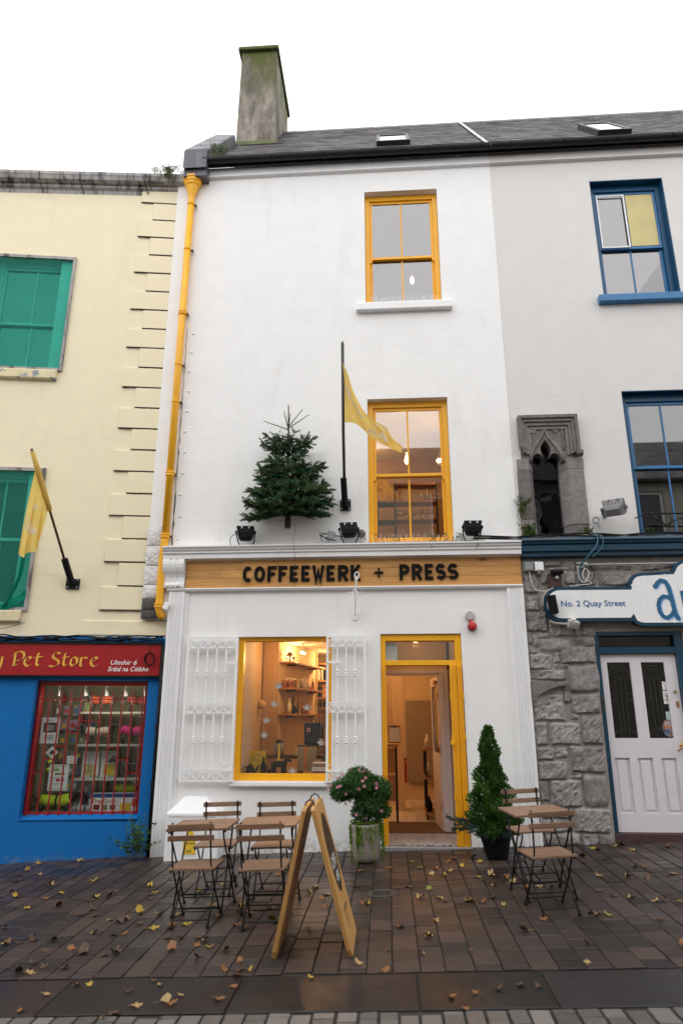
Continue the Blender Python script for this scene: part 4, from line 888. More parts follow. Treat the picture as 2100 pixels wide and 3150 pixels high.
for dx, dz, mt, y in ((.016, -.014, 'ink_sky', -.0435), (0, 0, 'sign_teal', -.0455)):
    m = MB(); ox, oz = -3.0 + dx, -2.95 + dz
    yy = [y]
    def S(p, w):
        stroke(m, [(a * k9 + ox, 1.5 + (b - 1.5) * k9 + oz) for a, b in p], w, yy[0], yy[0] + .0005); yy[0] -= .0006
    S([(3.515, 3.175), (3.545, 3.185), (3.57, 3.225), (3.62, 3.262), (3.675, 3.245), (3.705, 3.18), (3.722, 3.08), (3.735, 2.95), (3.748, 2.83), (3.77, 2.765), (3.80, 2.752)], .055); 
    S([(3.728, 2.99), (3.69, 3.04), (3.63, 3.05), (3.575, 3.01), (3.55, 2.94), (3.555, 2.85), (3.59, 2.785), (3.64, 2.768), (3.70, 2.80), (3.745, 2.87)], .05)
    m.build('sign_letter', mt, NS); m = MB()
    S([(3.87, 3.12), (3.895, 2.80)], .05); S([(3.875, 3.02), (3.93, 3.10), (4.0, 3.11), (4.04, 3.05), (4.06, 2.80)], .05); m.build('sign_letter', mt, NS)
for x, z in ((2.62, 3.135), (2.64, 2.785), (3.24, 3.20), (3.28, 2.735), (3.68, 3.335), (3.72, 2.71)): MB().lathe([(.012, -.05), (.012, -.043)], (x * k9 - 3, 0, 1.5 + (z - 1.5) * k9 - 2.95), 10, 'y').build('sign_screw', 'white_iron', NS)

# ---------------------------------------------------------------- cream building with the blue shopfront
A = R(8.5)
CB = thing('cream_building', 'cream rendered building with raised quoins above a bright blue shopfront', 'building', (-3.55, .03, 0), A)
mb = MB(); wall_holes(mb, -7, .24, 2.58, 9.96, 0, .3, [(-2.55, -1.36, 6.6, 8.57), (-2.5, -1.40, 2.92, 4.96)]); mb.build('wall', 'cream_render', CB)
box('wall_return', 'cream_render', CB, -.6, .53, -.018, .2, 2.60, 2.80, bevel=.012)
for i in range(21):
    zb = 9.763 - i * .3407; t0 = -.41 if i % 2 == 0 else -.2; e = rng.uniform(-.004, .004)
    if i == 0 or i == 1: mes = {}
    if (i % 2) not in mes: mes[i % 2] = MB().box(t0, .235, -.022, .001, .0, .322).mesh('quoin', 'cream_render', bevel=.006, seg=1)
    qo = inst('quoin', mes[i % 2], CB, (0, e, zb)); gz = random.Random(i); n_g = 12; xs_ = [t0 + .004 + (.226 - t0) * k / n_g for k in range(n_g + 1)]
    MB().py([(x_, -.001) for x_ in xs_] + [(x_, -.006 - .009 * gz.random()) for x_ in reversed(xs_)], -.0245, -.001).build('grime_shadow_line', 'grime_shadow', qo)  # dark strip: dirt plus the shadow below the quoin, put in as colour
wall_holes(MB(), 0, 1, 0, 1, 0, 1, [])
mb = MB(); wall_holes(mb, -7, .555, -.8, 2.575, -.02, .25, [(-1.13, .335, .29, 2.0)]); sf = mb.build('shopfront_wall', 'blue_render', CB)
MB().px([(.12, .345), (-.02, .29), (-.02, .26), (.12, .26)], -1.13, .335).build('sloped_sill', 'blue_render', CB)
def old_window(t0, t1, z0, z1, zm, fold):
    f = sash(None, t0, t1, z0, z1, zm, 'white_paint', 'glass', .13); f.parent = CB
    m = MB(); frame_y(m, t0 - .035, t1 + .035, z0 - .03, z1 + .035, .045, -.035, -.001, wt=.05); m.build('batten_frame', 'old_gutter', f)
    n = MB(); rr = random.Random(int(z0 * 10)); n.grid(lambda u, v: (t0 - .01 + (t1 - t0 + .02) * u, -.012 + .006 * math.sin(u * 9 + v * 5) + .004 * math.sin(v * 23), z0 - .02 + (z1 - z0 + .045) * v), 14, 16); n.build('netting', 'green_net', f, smooth=True)
    MB().box(t1 - .2, t1 - .005, .03, .06, z0 + .01, z1 - .01).build('reveal_board', 'white_paint', f)
    if fold:
        k = MB(); k.grid(lambda u, v: (t1 - .02 - .07 * u - .06 * math.sin(v * 3.1) * (1 - u * .3) + (.18 * (1 - v / .35) ** 2 * -1.5 if v < .35 else 0), -.045 - .015 * math.sin(u * 12 + v * 7), z0 - .06 + (z1 - z0 + .08) * v - .03 * u), 8, 26); k.build('net_fold', 'net_fold', f, smooth=True)
        k = MB(); k.grid(lambda u, v: (t1 - .55 + .55 * u, -.05 - .012 * math.sin(u * 17 + v * 3), z0 - .10 + .12 * v + .24 * u ** 2.2), 16, 5); k.build('net_fold', 'net_fold', f, smooth=True)
    MB().px([(.13, z0), (-.06, z0 - .03), (-.07, z0 - .045), (-.07, z0 - .17), (-.05, z0 - .19), (0, z0 - .19)], t0 - .05, t1 - .03).build('window_sill', 'peeling_sill', CB, bevel=.006)
pmat('peeling_sill', (.72, .63, .40), .7, .08, 9, .3, 40, stain=(.27, .30, .32), ss=6, slo=.58, shi=.62)
old_window(-2.55, -1.36, 6.6, 8.57, 7.46, False); old_window(-2.5, -1.40, 2.95, 4.96, 3.96, True)
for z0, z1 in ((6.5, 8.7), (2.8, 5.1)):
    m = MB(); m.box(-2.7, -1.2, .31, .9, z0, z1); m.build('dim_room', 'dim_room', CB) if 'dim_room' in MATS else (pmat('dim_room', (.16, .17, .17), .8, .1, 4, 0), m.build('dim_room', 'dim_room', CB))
# eaves gutter with iron brackets and weeds
SHR = Matrix(((1, 0, 0, 0), (0, 1, 0, 0), (.042, 0, 1, -.0126), (0, 0, 0, 1)))
MB().px([(.3, 10.27), (-.13, 10.26), (-.16, 10.25), (-.16, 10.195), (-.15, 10.175), (-.135, 10.115), (-.085, 10.085), (-.05, 10.085), (-.05, 10.03), (-.01, 10.0), (.004, 9.9), (.3, 9.9)], -7, .3).xf(SHR).build('eaves_gutter', 'old_gutter', CB)
for t in (-6.2, -5.2, -4.2, -3.1, -2.05, -1.4, -.35): MB().tube([(t, -.17, 10.22), (t, -.155, 10.10), (t + .02, -.07, 10.03), (t + .05, -.012, 9.94)], .011, 6).xf(SHR).build('gutter_bracket', 'dark_iron', CB)
MB().add([(-7, .2, 9.93), (.3, .2, 10.24), (.3, 4, 12.4), (-7, 4, 12.1)], [(0, 1, 2, 3)]).build('roof', 'slate', CB)
# pet shop sign
PS = thing('shop_sign', 'red shop sign with gold gothic lettering Pet Store and white Irish address', 'sign', (-3.55, .03, 2.04), A)
box('sign_board', 'red_paint', PS, -7, .485, -.075, -.02, .02, .435)
f = MB(); f.box(-7, .505, -.092, -.018, 0, .022); f.box(-7, .505, -.092, -.018, .432, .456); f.box(.482, .506, -.0915, -.018, .022, .432); f.build('sign_frame', 'black_plastic', PS)
pmat('gold_paint', (.80, .43, .06), .4, .12, 9, 0); pmat('shadow_paint', (.10, .008, .01), .5, .1, 9, 0)
GLY = {'P': [[(150, 308), (148, 405), (142, 420)], [(128, 424), (150, 415), (178, 410)], [(112, 335), (140, 318), (158, 300), (190, 294), (215, 305), (228, 330), (216, 358), (190, 370), (160, 376)]],
 'e': [[(252, 345), (236, 362), (234, 392), (246, 412), (270, 422), (298, 402)], [(252, 345), (268, 338), (286, 352), (262, 372), (238, 386)]],
 't': [[(345, 306), (340, 330), (335, 398), (346, 416), (372, 408)], [(310, 350), (340, 342), (382, 338)]],
 'S': [[(545, 305), (525, 314), (505, 300), (482, 308), (466, 328), (476, 350), (502, 362), (524, 380), (522, 404), (500, 420), (474, 424), (446, 414)]],
 'o': [[(650, 338), (628, 356), (622, 396), (644, 420)], [(650, 338), (676, 354), (678, 392), (644, 420)]],
 'r': [[(712, 342), (708, 405), (716, 420)], [(690, 356), (712, 340)], [(716, 358), (738, 340), (760, 352)]],
 'y': [[(-18, 346), (-8, 356), (-10, 400), (10, 414), (36, 402)], [(44, 340), (42, 400), (34, 440), (10, 462), (-12, 456)]]}
def tt(px): return -1.475 + (px - 112) * .001529
def tz(py): return 2.178 + (420 - py) * .00152 - 2.04
for ch, dx in (('y', 0), ('P', 0), ('e', 0), ('t', 0), ('S', 0), ('t', 228), ('o', 0), ('r', 0), ('e', 562)):
    for mt, ox, oz, y in (('shadow_paint', .008, -.006, -.0762), ('gold_paint', 0, 0, -.0775)):
        m = MB()
        for i, s in enumerate(GLY[ch]): nib(m, [(tt(px + dx) + ox, tz(py) + oz) for px, py in s], .033, R(28), y - .00025 * i)
        m.build('sign_letter', mt, PS)
for s, t0, t1, z, sz in (('Uimhir 6', -.18, .175, 2.203, .085), ('Sr\u00e1id na C\u00e9ibhe', -.205, .335, 2.118, .085)):
    me = text_me(s, sz, 'paper_white', shear=.25, bold=.001); w = max(v.co.x for v in me.vertices); k = (t1 - t0) / w; inst('sign_lettering', me, PS, (t0, -.0765, z - 2.04), scale=(k, 1, 1))
cc = thing('cable_coil', 'coil of black cable hung on the right end of the red sign', 'cable', (-3.55, .03, 2.28), A)
for i in range(5): MB().tube([(.345 + (.052 + .004 * i) * math.cos(a) , -.10 - .006 * i, .0 + (.075 + .006 * (i % 3)) * math.sin(a)) for a in [2 * math.pi * k / 16 for k in range(17)]], .005, 5, False).build('cable_loop', 'black_plastic', cc, smooth=True)
MB().tube([(.34, -.1, .07), (.335, -.09, .2), (.34, -.03, .26)], .005, 5).build('cable_tail', 'black_plastic', cc)
# bundled cables above the sign
for i in range(6):
    r_ = random.Random(40 + i); pts = [(-5 + 5.5 * k / 34, -.045 - .012 * r_.random() - .008 * i, 2.515 + .018 * i * .6 + .018 * math.sin(k * .9 + i * 2) + r_.gauss(0, .01)) for k in range(35)]
    o = MB().tube(pts, .009, 6).build('cable', 'navy_paint' if i % 3 == 0 else 'black_plastic', None, smooth=True, label='dark cable in the bundle sagging along the top of the red sign', cat='cable', group='cables above the red sign'); o.location = (-3.55, .03, 0); o.rotation_euler = (0, 0, A)
# pet shop window: red frame, pane, bars
f = MB(); frame_y(f, -1.125, .33, .30, 1.995, .05, .10, .2, wb=.06, wt=.06); pwf = f.build('window', 'red_paint', CB, bevel=.004, seg=1)
MB().box(-1.075, .28, .175, .18, .36, 1.935).build('pane', 'glass_shop', pwf)
gp = thing('window_grille', 'red iron security bars across the pet shop window', 'window grille', (-3.55, .03, .3), A)
bt = [-1.082 + .1345 * i for i in range(11)]
for i, t in enumerate(bt):
    m = MB(); m.tube([(t, .075, .03), (t, .075, 1.53)], .011, 8); m.lathe([(.011, 1.53), (.004, 1.57), (.001, 1.6)], (t, .075, 0), 8); m.build('bar', 'red_bar', gp)
box('cross_rail', 'red_bar', gp, bt[0], bt[-1], .066, .084, 1.448, 1.464)
for a, b, z in ((3, 4, 1.03), (4, 6, 1.18), (2, 3, .865), (6, 7, 1.02), (7, 8, .853), (1, 2, .703), (8, 9, .694), (9, 10, .534), (0, 1, .54)): box('cross_piece', 'red_bar', gp, bt[a], bt[b], .068, .082, z - .007, z + .007)
# ---------------------------------------------------------------- terrace across the street (seen in the panes)
OB = thing('opposite_terrace', 'plain rendered terrace with slate roof across the street, reflected in the windows', 'building', (0, -12.05, 0), math.pi)
mb = MB(); hol = [(x, x + 1.1, z, z + 1.7) for x in (-9, -6, -2.6, .4, 3.4, 6.6, 9.6) for z in (4.6, 6.9)]
wall_holes(mb, -14, 14, -1.2, 9.0, 0, .3, hol); mb.build('wall', 'opposite_render', OB)
for h in hol:
    f = MB(); frame_y(f, h[0], h[1], h[2], h[3], .08, .1, .18); w = f.build('window', 'white_paint', OB); MB().box(h[0], h[1], .15, .155, h[2], h[3]).build('pane', 'glass_dark', w)
m = MB(); r_ = random.Random(77); NR = 22; ev, rv = Vector((0, -.2, 8.95)), Vector((0, 4.0, 11.9))
for j in range(NR):
    x = -14 - (.2 if j % 2 else 0); a, b = ev.lerp(rv, j / NR), ev.lerp(rv, (j + 1.1) / NR)
    while x < 14:
        w = .36 * r_.uniform(.9, 1.1); h = .014 + .02 * r_.random(); m.add([(x, a.y, a.z + h), (x + w - .015, a.y, a.z + h), (x + w - .015, b.y, b.z), (x, b.y, b.z), (x, a.y, a.z - .01), (x + w - .015, a.y, a.z - .01)], [(0, 1, 2, 3), (4, 5, 1, 0)]); x += w
rf = MB().add([(-14, -.2, 8.93), (14, -.2, 8.93), (14, 4, 11.88), (-14, 4, 11.88), (14, 8, 8.9), (-14, 8, 8.9)], [(0, 1, 2, 3), (3, 2, 4, 5)]).build('roof', 'slate', OB); m.build('slates', 'slate', rf, kind='stuff')
box('gutter', 'gutter_black', OB, -14, 14, -.3, -.2, 8.85, 8.95)
os_ = thing('shop_sign', 'restaurant fascia across the street, seen mirrored in the shop window', 'sign', (-3.28, -12.0, 3.3), math.pi)
pmat('fascia_tan', (.50, .38, .28), .6, .1, 5, .05, 40); pmat('letter_brown', (.06, .035, .025), .6, .1, 5, 0)
box('sign_board', 'fascia_tan', os_, -1.9, 1.9, -.02, .03, -.45, .42)
for s, w, z, sz in (('DRUID LANE', 2.1, .0, .27), ('RESTAURANT', .9, -.27, .16)):
    me = text_me(s, sz, 'letter_brown', align='CENTER'); ww = max(v.co.x for v in me.vertices) - min(v.co.x for v in me.vertices); inst('sign_lettering', me, os_, (0, -.025, z), scale=(w / ww, 1, 1))

# ---------------------------------------------------------------- rooms
pmat('room_wall', (.62, .50, .35), .8, .03, 4, .05, 30); pmat('room_ceiling', (.78, .75, .70), .8, .02, 4, 0); pmat('cladding', (.66, .62, .60), .6, .03, 5, .05, 40)
pmat('warm_wall', (.52, .36, .21), .8, .04, 4, .05, 30)
def room(par, x0, x1, y0, y1, z0, z1, wall='room_wall', ceil='room_ceiling', floor='dark_wood'):
    m = MB(); m.add([(x0, y0, z0), (x0, y1, z0), (x0, y1, z1), (x0, y0, z1)], [(0, 1, 2, 3)]); m.add([(x1, y0, z0), (x1, y1, z0), (x1, y1, z1), (x1, y0, z1)], [(3, 2, 1, 0)]); m.add([(x0, y1, z0), (x1, y1, z0), (x1, y1, z1), (x0, y1, z1)], [(0, 1, 2, 3)])
    m.build('room_wall', wall, par, fix=False); MB().add([(x0, y0, z1), (x1, y0, z1), (x1, y1, z1), (x0, y1, z1)], [(3, 2, 1, 0)]).build('room_ceiling', ceil, par, fix=False)
    MB().add([(x0, y0, z0), (x1, y0, z0), (x1, y1, z0), (x0, y1, z0)], [(0, 1, 2, 3)]).build('room_floor', floor, par, fix=False)
emat('bulb_warm', (1, .62, .28), 22); emat('spot_face', (1, .74, .45), 14); emat('bulb_cool', (1, .9, .7), 14)
def lamp_light(par, loc, e, c=(1, .48, .17), r=.05):
    ld = bpy.data.lights.new('lamp_light', 'POINT'); ld.energy = e; ld.color = c; ld.shadow_soft_size = r; o = bpy.data.objects.new('lamp_light', ld); col.objects.link(o); o.parent = par; o.location = loc
def ceiling_spot(x, y, z, lab, e, aim=(0, -.3, -1), c=(1, .48, .17), grp=None, r=.045, sp='spot_face'):
    t = thing('ceiling_spotlight', lab, 'spotlight', (x, y, z), 0, grp); d = Vector(aim).normalized(); q = Vector((0, 0, -1)).rotation_difference(d).to_matrix().to_4x4()
    MB().lathe([(r * .7, .06), (r * .9, .02), (r, -.03), (r, -.04), (r * .93, -.04), (r * .85, -.02)], n=14).xf(q).build('lamp_housing', 'white_iron', t); MB().lathe([(r * .85, -.026), (r * .2, -.024), (.001, -.024)], n=14).xf(q).build('lamp_face', sp, t)
    MB().tube([(0, 0, .04), (0, 0, .14)], .008, 6).build('lamp_stem', 'white_iron', t); lamp_light(t, tuple(d * .09), e, c); return t
# --- ground floor
room(WB, -2.02, 1.5, .3, 5.0, .02, 2.72, floor='shelf_wood')
m = MB(); m.box(-2.018, -1.99, .3, 1.12, .03, 2.7)
for i in range(9): yy = .32 + i * .09; m.box(-1.99, -1.984, yy, yy + .075, .03, 2.7)
m.build('side_cladding', 'cladding', WB)
box('partition', 'warm_wall', WB, -2.01, -1.77, 2.0, 2.04, .03, 2.715)
m = MB(); m.pz([(-1.765, 2.0), (-1.33, 3.62), (-1.30, 3.62), (-1.30, 3.7), (-1.77, 3.7)], .03, 2.71); m.build('partition', 'room_wall', WB)
# lobby: side walls, inner casing, open inner door
box('lobby_wall', 'room_wall', WB, -.13, -.1, .3, 1.1, .03, 2.7); box('lobby_wall', 'lilac_paint', WB, .90, .93, .3, 1.1, .03, 2.7); box('lobby_wall', 'room_wall', WB, .86, 1.49, 1.1, 1.14, .03, 2.7); box('lobby_wall', 'room_wall', WB, -.1, .9, 1.1, 1.14, 2.2, 2.7)
m = MB(); m.box(.735, .858, 1.06, 1.16, .03, 2.2); m.box(-.1, .735, 1.061, 1.16, 2.115, 2.2); m.box(.775, .80, 1.045, 1.059, .03, 2.16); m.box(-.1, .775, 1.046, 1.06, 2.14, 2.165); cas = m.build('inner_casing', 'lilac_paint', WB, bevel=.004, seg=1)
idr = thing('inner_door', 'white inner glazed door standing open inside the yellow doorway', 'door', (.735, 1.17, .03), R(94))
MB_d = MB(); wall_holes(MB_d, 0, .78, 0, 2.07, -.02, .02, [(.1, .68, 1.0, 1.95)]); MB_d.build('door_leaf', 'lilac_paint', idr); box('door_pane', 'glass', idr, .1, .68, -.003, .003, 1.0, 1.95)
for z in (.25, 1.0, 1.75): box('hinge', 'brass', idr, -.012, .012, .02, .03, z, z + .1)
box('door_closer', 'brass', idr, .05, .3, .021, .06, 1.97, 2.02)
box('pillar', 'room_wall', WB, .075, .245, 3.2, 3.6, .03, 2.715); box('back_board', 'dim_panel', WB, .33, .95, 4.9, 4.95, .35, 1.86) if 'dim_panel' in MATS else (pmat('dim_panel', (.26, .22, .19), .8, .05, 4, 0), box('back_board', 'dim_panel', WB, .33, .95, 4.9, 4.95, .35, 1.86))
for i in range(4):
    for j in range(10): box('floor_tile', 'floor_tile', WB, -.2 + i * .3, -.2 + i * .3 + .296, 1.99 + j * .3, 1.99 + j * .3 + .296, .015, .034)
pmat('book_mix', (.42, .25, .14), .7, .5, 7, .05, 60, rnd=.5, hrnd=.08); pmat('page_white', (.75, .72, .66), .8, .08, 30, .1, 200); pmat('glass_jar', (.25, .09, .02), .12, .2, 10, 0, rnd=.3); pmat('clear_jar', (.55, .50, .44), .1, .1, 10, 0)
def fshelf(x0, y0, x1, y1, z, lab, depth=.22):
    t = thing('wall_shelf', lab, 'shelf', ((x0 + x1) / 2, (y0 + y1) / 2, z)); a, b = Vector((x0, y0)), Vector((x1, y1)); d = (b - a).normalized(); n = Vector((d.y, -d.x)); c = (a + b) / 2
    MB().pz([tuple(p - c) for p in (a, b, b + n * depth, a + n * depth)], -.03, 0).build('shelf_board', 'shelf_wood', t, bevel=.003, seg=1)
    for f_ in (.2, .8): p = a.lerp(b, f_) - c; MB().bar((p.x, p.y, -.03), (p.x + n.x * depth * .7, p.y + n.y * depth * .7, -.03 - .001), .02, .05).build('shelf_bracket', 'black_metal', t)
    return lambda u, v=.5: (a + (b - a) * u + n * depth * v)
S1 = fshelf(-1.745, 2.02, -1.34, 3.55, 2.40, 'top floating oak shelf inside the shop, holding the mushroom ornament')
S2 = fshelf(-1.755, 2.02, -1.36, 3.55, 1.99, 'middle floating oak shelf inside the shop, with amber jars')
S3 = fshelf(-1.75, 2.02, -1.37, 3.55, 1.585, 'lowest floating oak shelf inside the shop, with a round black vase')
def item(name, lab, cat, x, y, z, build, group=None, rz=0): t = thing(name, lab, cat, (x, y, z), rz, group); build(t); return t
def mush(t):
    for x, s in ((-.02, 1), (.05, .55), (-.07, .45)):
        MB().lathe([(.022 * s, .0), (.014 * s, .08 * s), (.012 * s, .12 * s)], (x, 0, 0), 10).build('stalk', 'black_metal', t, smooth=True); MB().lathe([(.05 * s, .10 * s), (.055 * s, .11 * s), (.04 * s, .145 * s), (.015 * s, .165 * s), (.001, .168 * s)], (x, 0, 0), 12).build('cap', 'dark_wood', t, smooth=True)
    box('base', 'black_metal', t, -.1, .1, -.03, .03, 0, .012)
p = S1(.12); item('ornament', 'dark metal mushroom ornament on the top floating shelf', 'ornament', p.x, p.y, 2.40, mush)
def jar(t): MB().lathe([(.03, 0), (.033, .01), (.033, .11), (.024, .125), (.024, .13)], n=12).build('jar_body', 'glass_jar', t, smooth=True); MB().lathe([(.026, .13), (.026, .15)], n=12).build('lid', 'page_white', t)
for i in range(6): p = S2(.06 + .07 * (i // 2), .3 + .4 * (i % 2)); item('honey_jar', 'amber jar with pale lid in the cluster on the middle floating shelf', 'jar', p.x, p.y, 1.99, jar, 'amber jars')
def spr(h, r, m_): return lambda t: MB().lathe([(r, 0), (r, h * .6), (r * .4, h * .75), (r * .35, h)], n=10).build('body', m_, t, smooth=True)
for i, (u, h, r, m_, nm) in enumerate([(.45, .2, .03, 'grey_metal', 'tall grey bottle beside the amber jars'), (.55, .24, .04, 'page_white', 'tall white bottle near the middle of the shelf'), (.65, .13, .035, 'clear_jar', 'small pale figure on the middle shelf'), (.8, .2, .03, 'shelf_wood', 'wooden cone ornament at the far end of the middle shelf'), (.72, .06, .05, 'ink_red', 'small red boat ornament on the middle shelf')]): p = S2(u); item('ornament', nm, 'ornament', p.x, p.y, 1.99, spr(h, r, m_))
p = S3(.22); item('vase', 'round black vase with thin neck on the lowest floating shelf', 'vase', p.x, p.y, 1.585, lambda t: MB().lathe([(.03, 0), (.07, .04), (.075, .08), (.04, .12), (.014, .14), (.012, .28)], n=16).build('vase_body', 'black_plastic', t, smooth=True))
for i, (u, h, r, m_, nm) in enumerate([(.36, .26, .012, 'black_plastic', 'slim black candle on the lowest shelf'), (.12, .24, .04, 'page_white', 'pale cylinder vase at the near end of the lowest shelf'), (.5, .2, .03, 'shelf_wood', 'carved wooden figure on the lowest shelf'), (.62, .22, .03, 'shelf_wood', 'taller carved wooden figure on the lowest shelf')]): p = S3(u); item('ornament', nm, 'ornament', p.x, p.y, 1.585, spr(h, r, m_))
pl = thing('pendant_lamp', 'bowl-shaped pendant lamp hanging before the brown partition inside the shop', 'lamp', (-2.0 + .0, 1.7, 1.66))
MB().lathe([(.09, 0), (.088, .05), (.07, .09), (.04, .12), (.01, .13)], (.03, 0, 0), 18).build('lamp_shade', 'warm_wall', pl, smooth=True); MB().tube([(.03, 0, .13), (.03, 0, 1.05)], .004, 5).build('cord', 'black_plastic', pl)
bk = thing('bookcase', 'tall wooden bookcase with black posts at the back of the shop', 'bookcase', (-.9, 4.2, .03))
for x in (-.55, -.06, .3): MB().box(x - .012, x + .012, -.17, -.146, 0, 2.5).build('post', 'black_metal', bk)
for z in (.7, 1.05, 1.69, 1.87, 2.18, 2.5): MB().box(-.58, .34, -.15, .15, z - .03, z).build('shelf_board', 'shelf_wood', bk)
r_ = random.Random(5)
for z, h in ((1.87, .27), (2.18, .28), (.7, .3)):
    x = -.52
    while x < .28:
        w = r_.uniform(.03, .11); m_ = r_.choice(['book_mix', 'page_white', 'book_mix', 'page_white', 'black_plastic']); o = box('book', m_, None, -w / 2, w / 2, -.09, .08, 0, h * r_.uniform(.7, 1)); o.location = (-.9 + x, 4.2, z + .03)
        tag(o, 'book or box file standing in the back bookcase of the shop', 'book', 'books in the back bookcase'); x += w + r_.uniform(.004, .04)
for i in range(5): item('bottle', 'small dark bottle in the row on the back bookcase', 'bottle', -1.35 + i * .07, 4.15, 1.72, spr(.13, .022, 'black_plastic'), 'row of dark bottles on the back bookcase')
# window display
dt = thing('display_bench', 'low wooden display bench just inside the shop window', 'bench', (-1.37, .5, .03))
MB().box(-.62, .62, -.16, .3, .72, .76).build('bench_top', 'dark_wood', dt); [MB().box(x - .02, x + .02, y - .02, y + .02, 0, .72).build('leg', 'dark_wood', dt) for x in (-.58, .58) for y in (-.12, .26)]
ZB = .79
def teapot(t):
    MB().lathe([(.05, 0), (.062, .03), (.06, .07), (.045, .115), (.02, .13), (.012, .135), (.014, .15), (.004, .158)], n=16).build('pot_body', 'black_plastic', t, smooth=True); MB().tube([(.05, 0, .03), (.085, 0, .06), (.105, 0, .11), (.125, 0, .125)], [.016, .013, .009, .007], 8).build('spout', 'black_plastic', t, smooth=True); MB().tube([(-.05, 0, .1), (-.085, 0, .1), (-.095, 0, .07), (-.085, 0, .03), (-.055, 0, .025)], .007, 6).build('handle', 'black_plastic', t, smooth=True)
item('teapot', 'matt black teapot at the left corner of the shop window', 'teapot', -1.855, .40, ZB, teapot)
item('bottle', 'black bottle with narrow neck beside the yellow poster in the shop window', 'bottle', -1.69, .46, ZB, lambda t: (MB().lathe([(.036, 0), (.04, .1), (.036, .13), (.016, .17), (.016, .22), (.01, .225)], n=14).build('bottle_body', 'black_plastic', t, smooth=True)))
item('cup', 'small black cup standing before the black bottle', 'cup', -1.60, .40, ZB, lambda t: MB().lathe([(.022, 0), (.03, .07), (.027, .07), (.02, .01)], n=12).build('cup_body', 'black_plastic', t, smooth=True))
yp = thing('poster', 'yellow printed poster leaning inside the lower left of the shop window', 'poster', (-1.79, .56, ZB)); box('poster_sheet', 'ink_yellow', yp, -.115, .115, -.004, .004, 0, .30)
for i, s in enumerate(('The Merry', 'Little', 'Bird Tree')): text('poster_print', s, .036, 'ink_black', yp, -.095, -.006, .235 - .032 * i)
def horse(t):
    m = MB(); m.tube([(-.1, 0, .13), (-.05, 0, .14), (.03, 0, .135), (.08, 0, .15), (.11, 0, .20), (.14, 0, .19), (.165, 0, .165)], [.02, .04, .036, .035, .026, .022, .012], 10)
    for x in (-.08, -.05, .05, .085): m.tube([(x, 0, .12), (x, 0, .0)], [.022, .016], 8)
    m.build('horse_body', 'black_plastic', t, smooth=True); MB().lathe([(.02, .15), (.022, .18), (.012, .18)], n=10).build('candle_cup', 'black_plastic', t)
item('candle_holder', 'black horse-shaped candle holder in the shop window', 'candle holder', -1.48, .44, ZB, horse)
item('candle', 'tall yellow candle standing in the black horse holder', 'candle', -1.48, .44, ZB + .17, lambda t: MB().lathe([(.0135, 0), (.0135, .21), (.004, .225)], n=10).build('candle_body', 'ink_yellow', t))
st = thing('stool', 'wooden stool carrying the backpack inside the shop window', 'stool', (-1.08, .95, .03)); box('seat', 'dark_wood', st, -.2, .22, -.16, .16, 1.09, 1.13)
for x in (-.17, .19):
    for y in (-.13, .13): box('leg', 'dark_wood', st, x - .018, x + .018, y - .018, y + .018, 0, 1.09)
def pack(t):
    MB().box(-.13, .13, -.07, .07, 0, .30).build('pack_body', 'navy_cloth', t, bevel=.035, seg=3, smooth=True); MB().box(-.10, .10, -.10, -.06, .02, .15).build('front_pocket', 'navy_cloth', t, bevel=.02, smooth=True); MB().tube([(-.03, 0, .29), (-.03, 0, .34), (.03, 0, .34), (.03, 0, .29)], .008, 6).build('carry_loop', 'navy_cloth', t)
    MB().lathe([(.028, -.073), (.028, -.069)], (-.06, 0, .2), 18, 'y').build('logo_patch', 'page_white', t); MB().lathe([(.019, -.0745), (.019, -.073)], (-.06, 0, .2), 18, 'y').build('logo_mark', 'ink_red', t)
pmat('navy_cloth', (.022, .026, .045), .85, .15, 12, .2, 120)
item('backpack', 'navy canvas backpack with round red and white badge on the stool in the window', 'backpack', -1.06, .88, 1.16, pack, None, R(-8))
bl = thing('blanket', 'tan wool blanket with an orange stripe draped over the stool', 'blanket', (-1.16, .76, .82)); pmat('tan_cloth', (.34, .22, .11), .95, .1, 30, .3, 160); pmat('orange_cloth', (.6, .19, .02), .95, .1, 30, .3, 160)
for a, b, mt in ((-.11, -.02, 'tan_cloth'), (-.02, .02, 'orange_cloth'), (.02, .15, 'tan_cloth')): MB().grid(lambda u, v: (a + (b - a) * u, -.01 * math.sin(v * 4) if v < .9 else (.0 + (v - .9) * 1.6), .0 + .35 * min(v, .93)), 4, 14).build('cloth_band', mt, bl, smooth=True)
sb = r_ = random.Random(3)
for i in range(6): o = box('book', ['page_white', 'book_mix', 'page_white'][i % 3], None, -.095, .095, -.07, .07, 0, .021, bevel=.002); o.location = (-.93 + r_.uniform(-.008, .008), .44, ZB + i * .029); o.rotation_euler = (0, 0, r_.uniform(-.08, .08)); tag(o, 'pale book in the flat stack at the right of the shop window', 'book', 'stacked books in the shop window')
item('flask', 'steel vacuum jug with dark lid on the bench behind the candle', 'flask', -1.62, 1.35, 1.0, lambda t: (MB().lathe([(.06, 0), (.075, .06), (.07, .14), (.05, .17)], n=14).build('jug_body', 'grey_metal', t, smooth=True), MB().lathe([(.055, .17), (.06, .19), (.03, .22)], n=14).build('lid', 'black_plastic', t)))
bn = thing('bench', 'long wooden bench along the back of the window display', 'bench', (-1.5, 1.5, .03)); box('bench_top', 'dark_wood', bn, -.5, .6, -.2, .2, .92, .97); [box('leg', 'dark_wood', bn, x - .02, x + .02, -.16, .16, 0, .92) for x in (-.45, .55)]
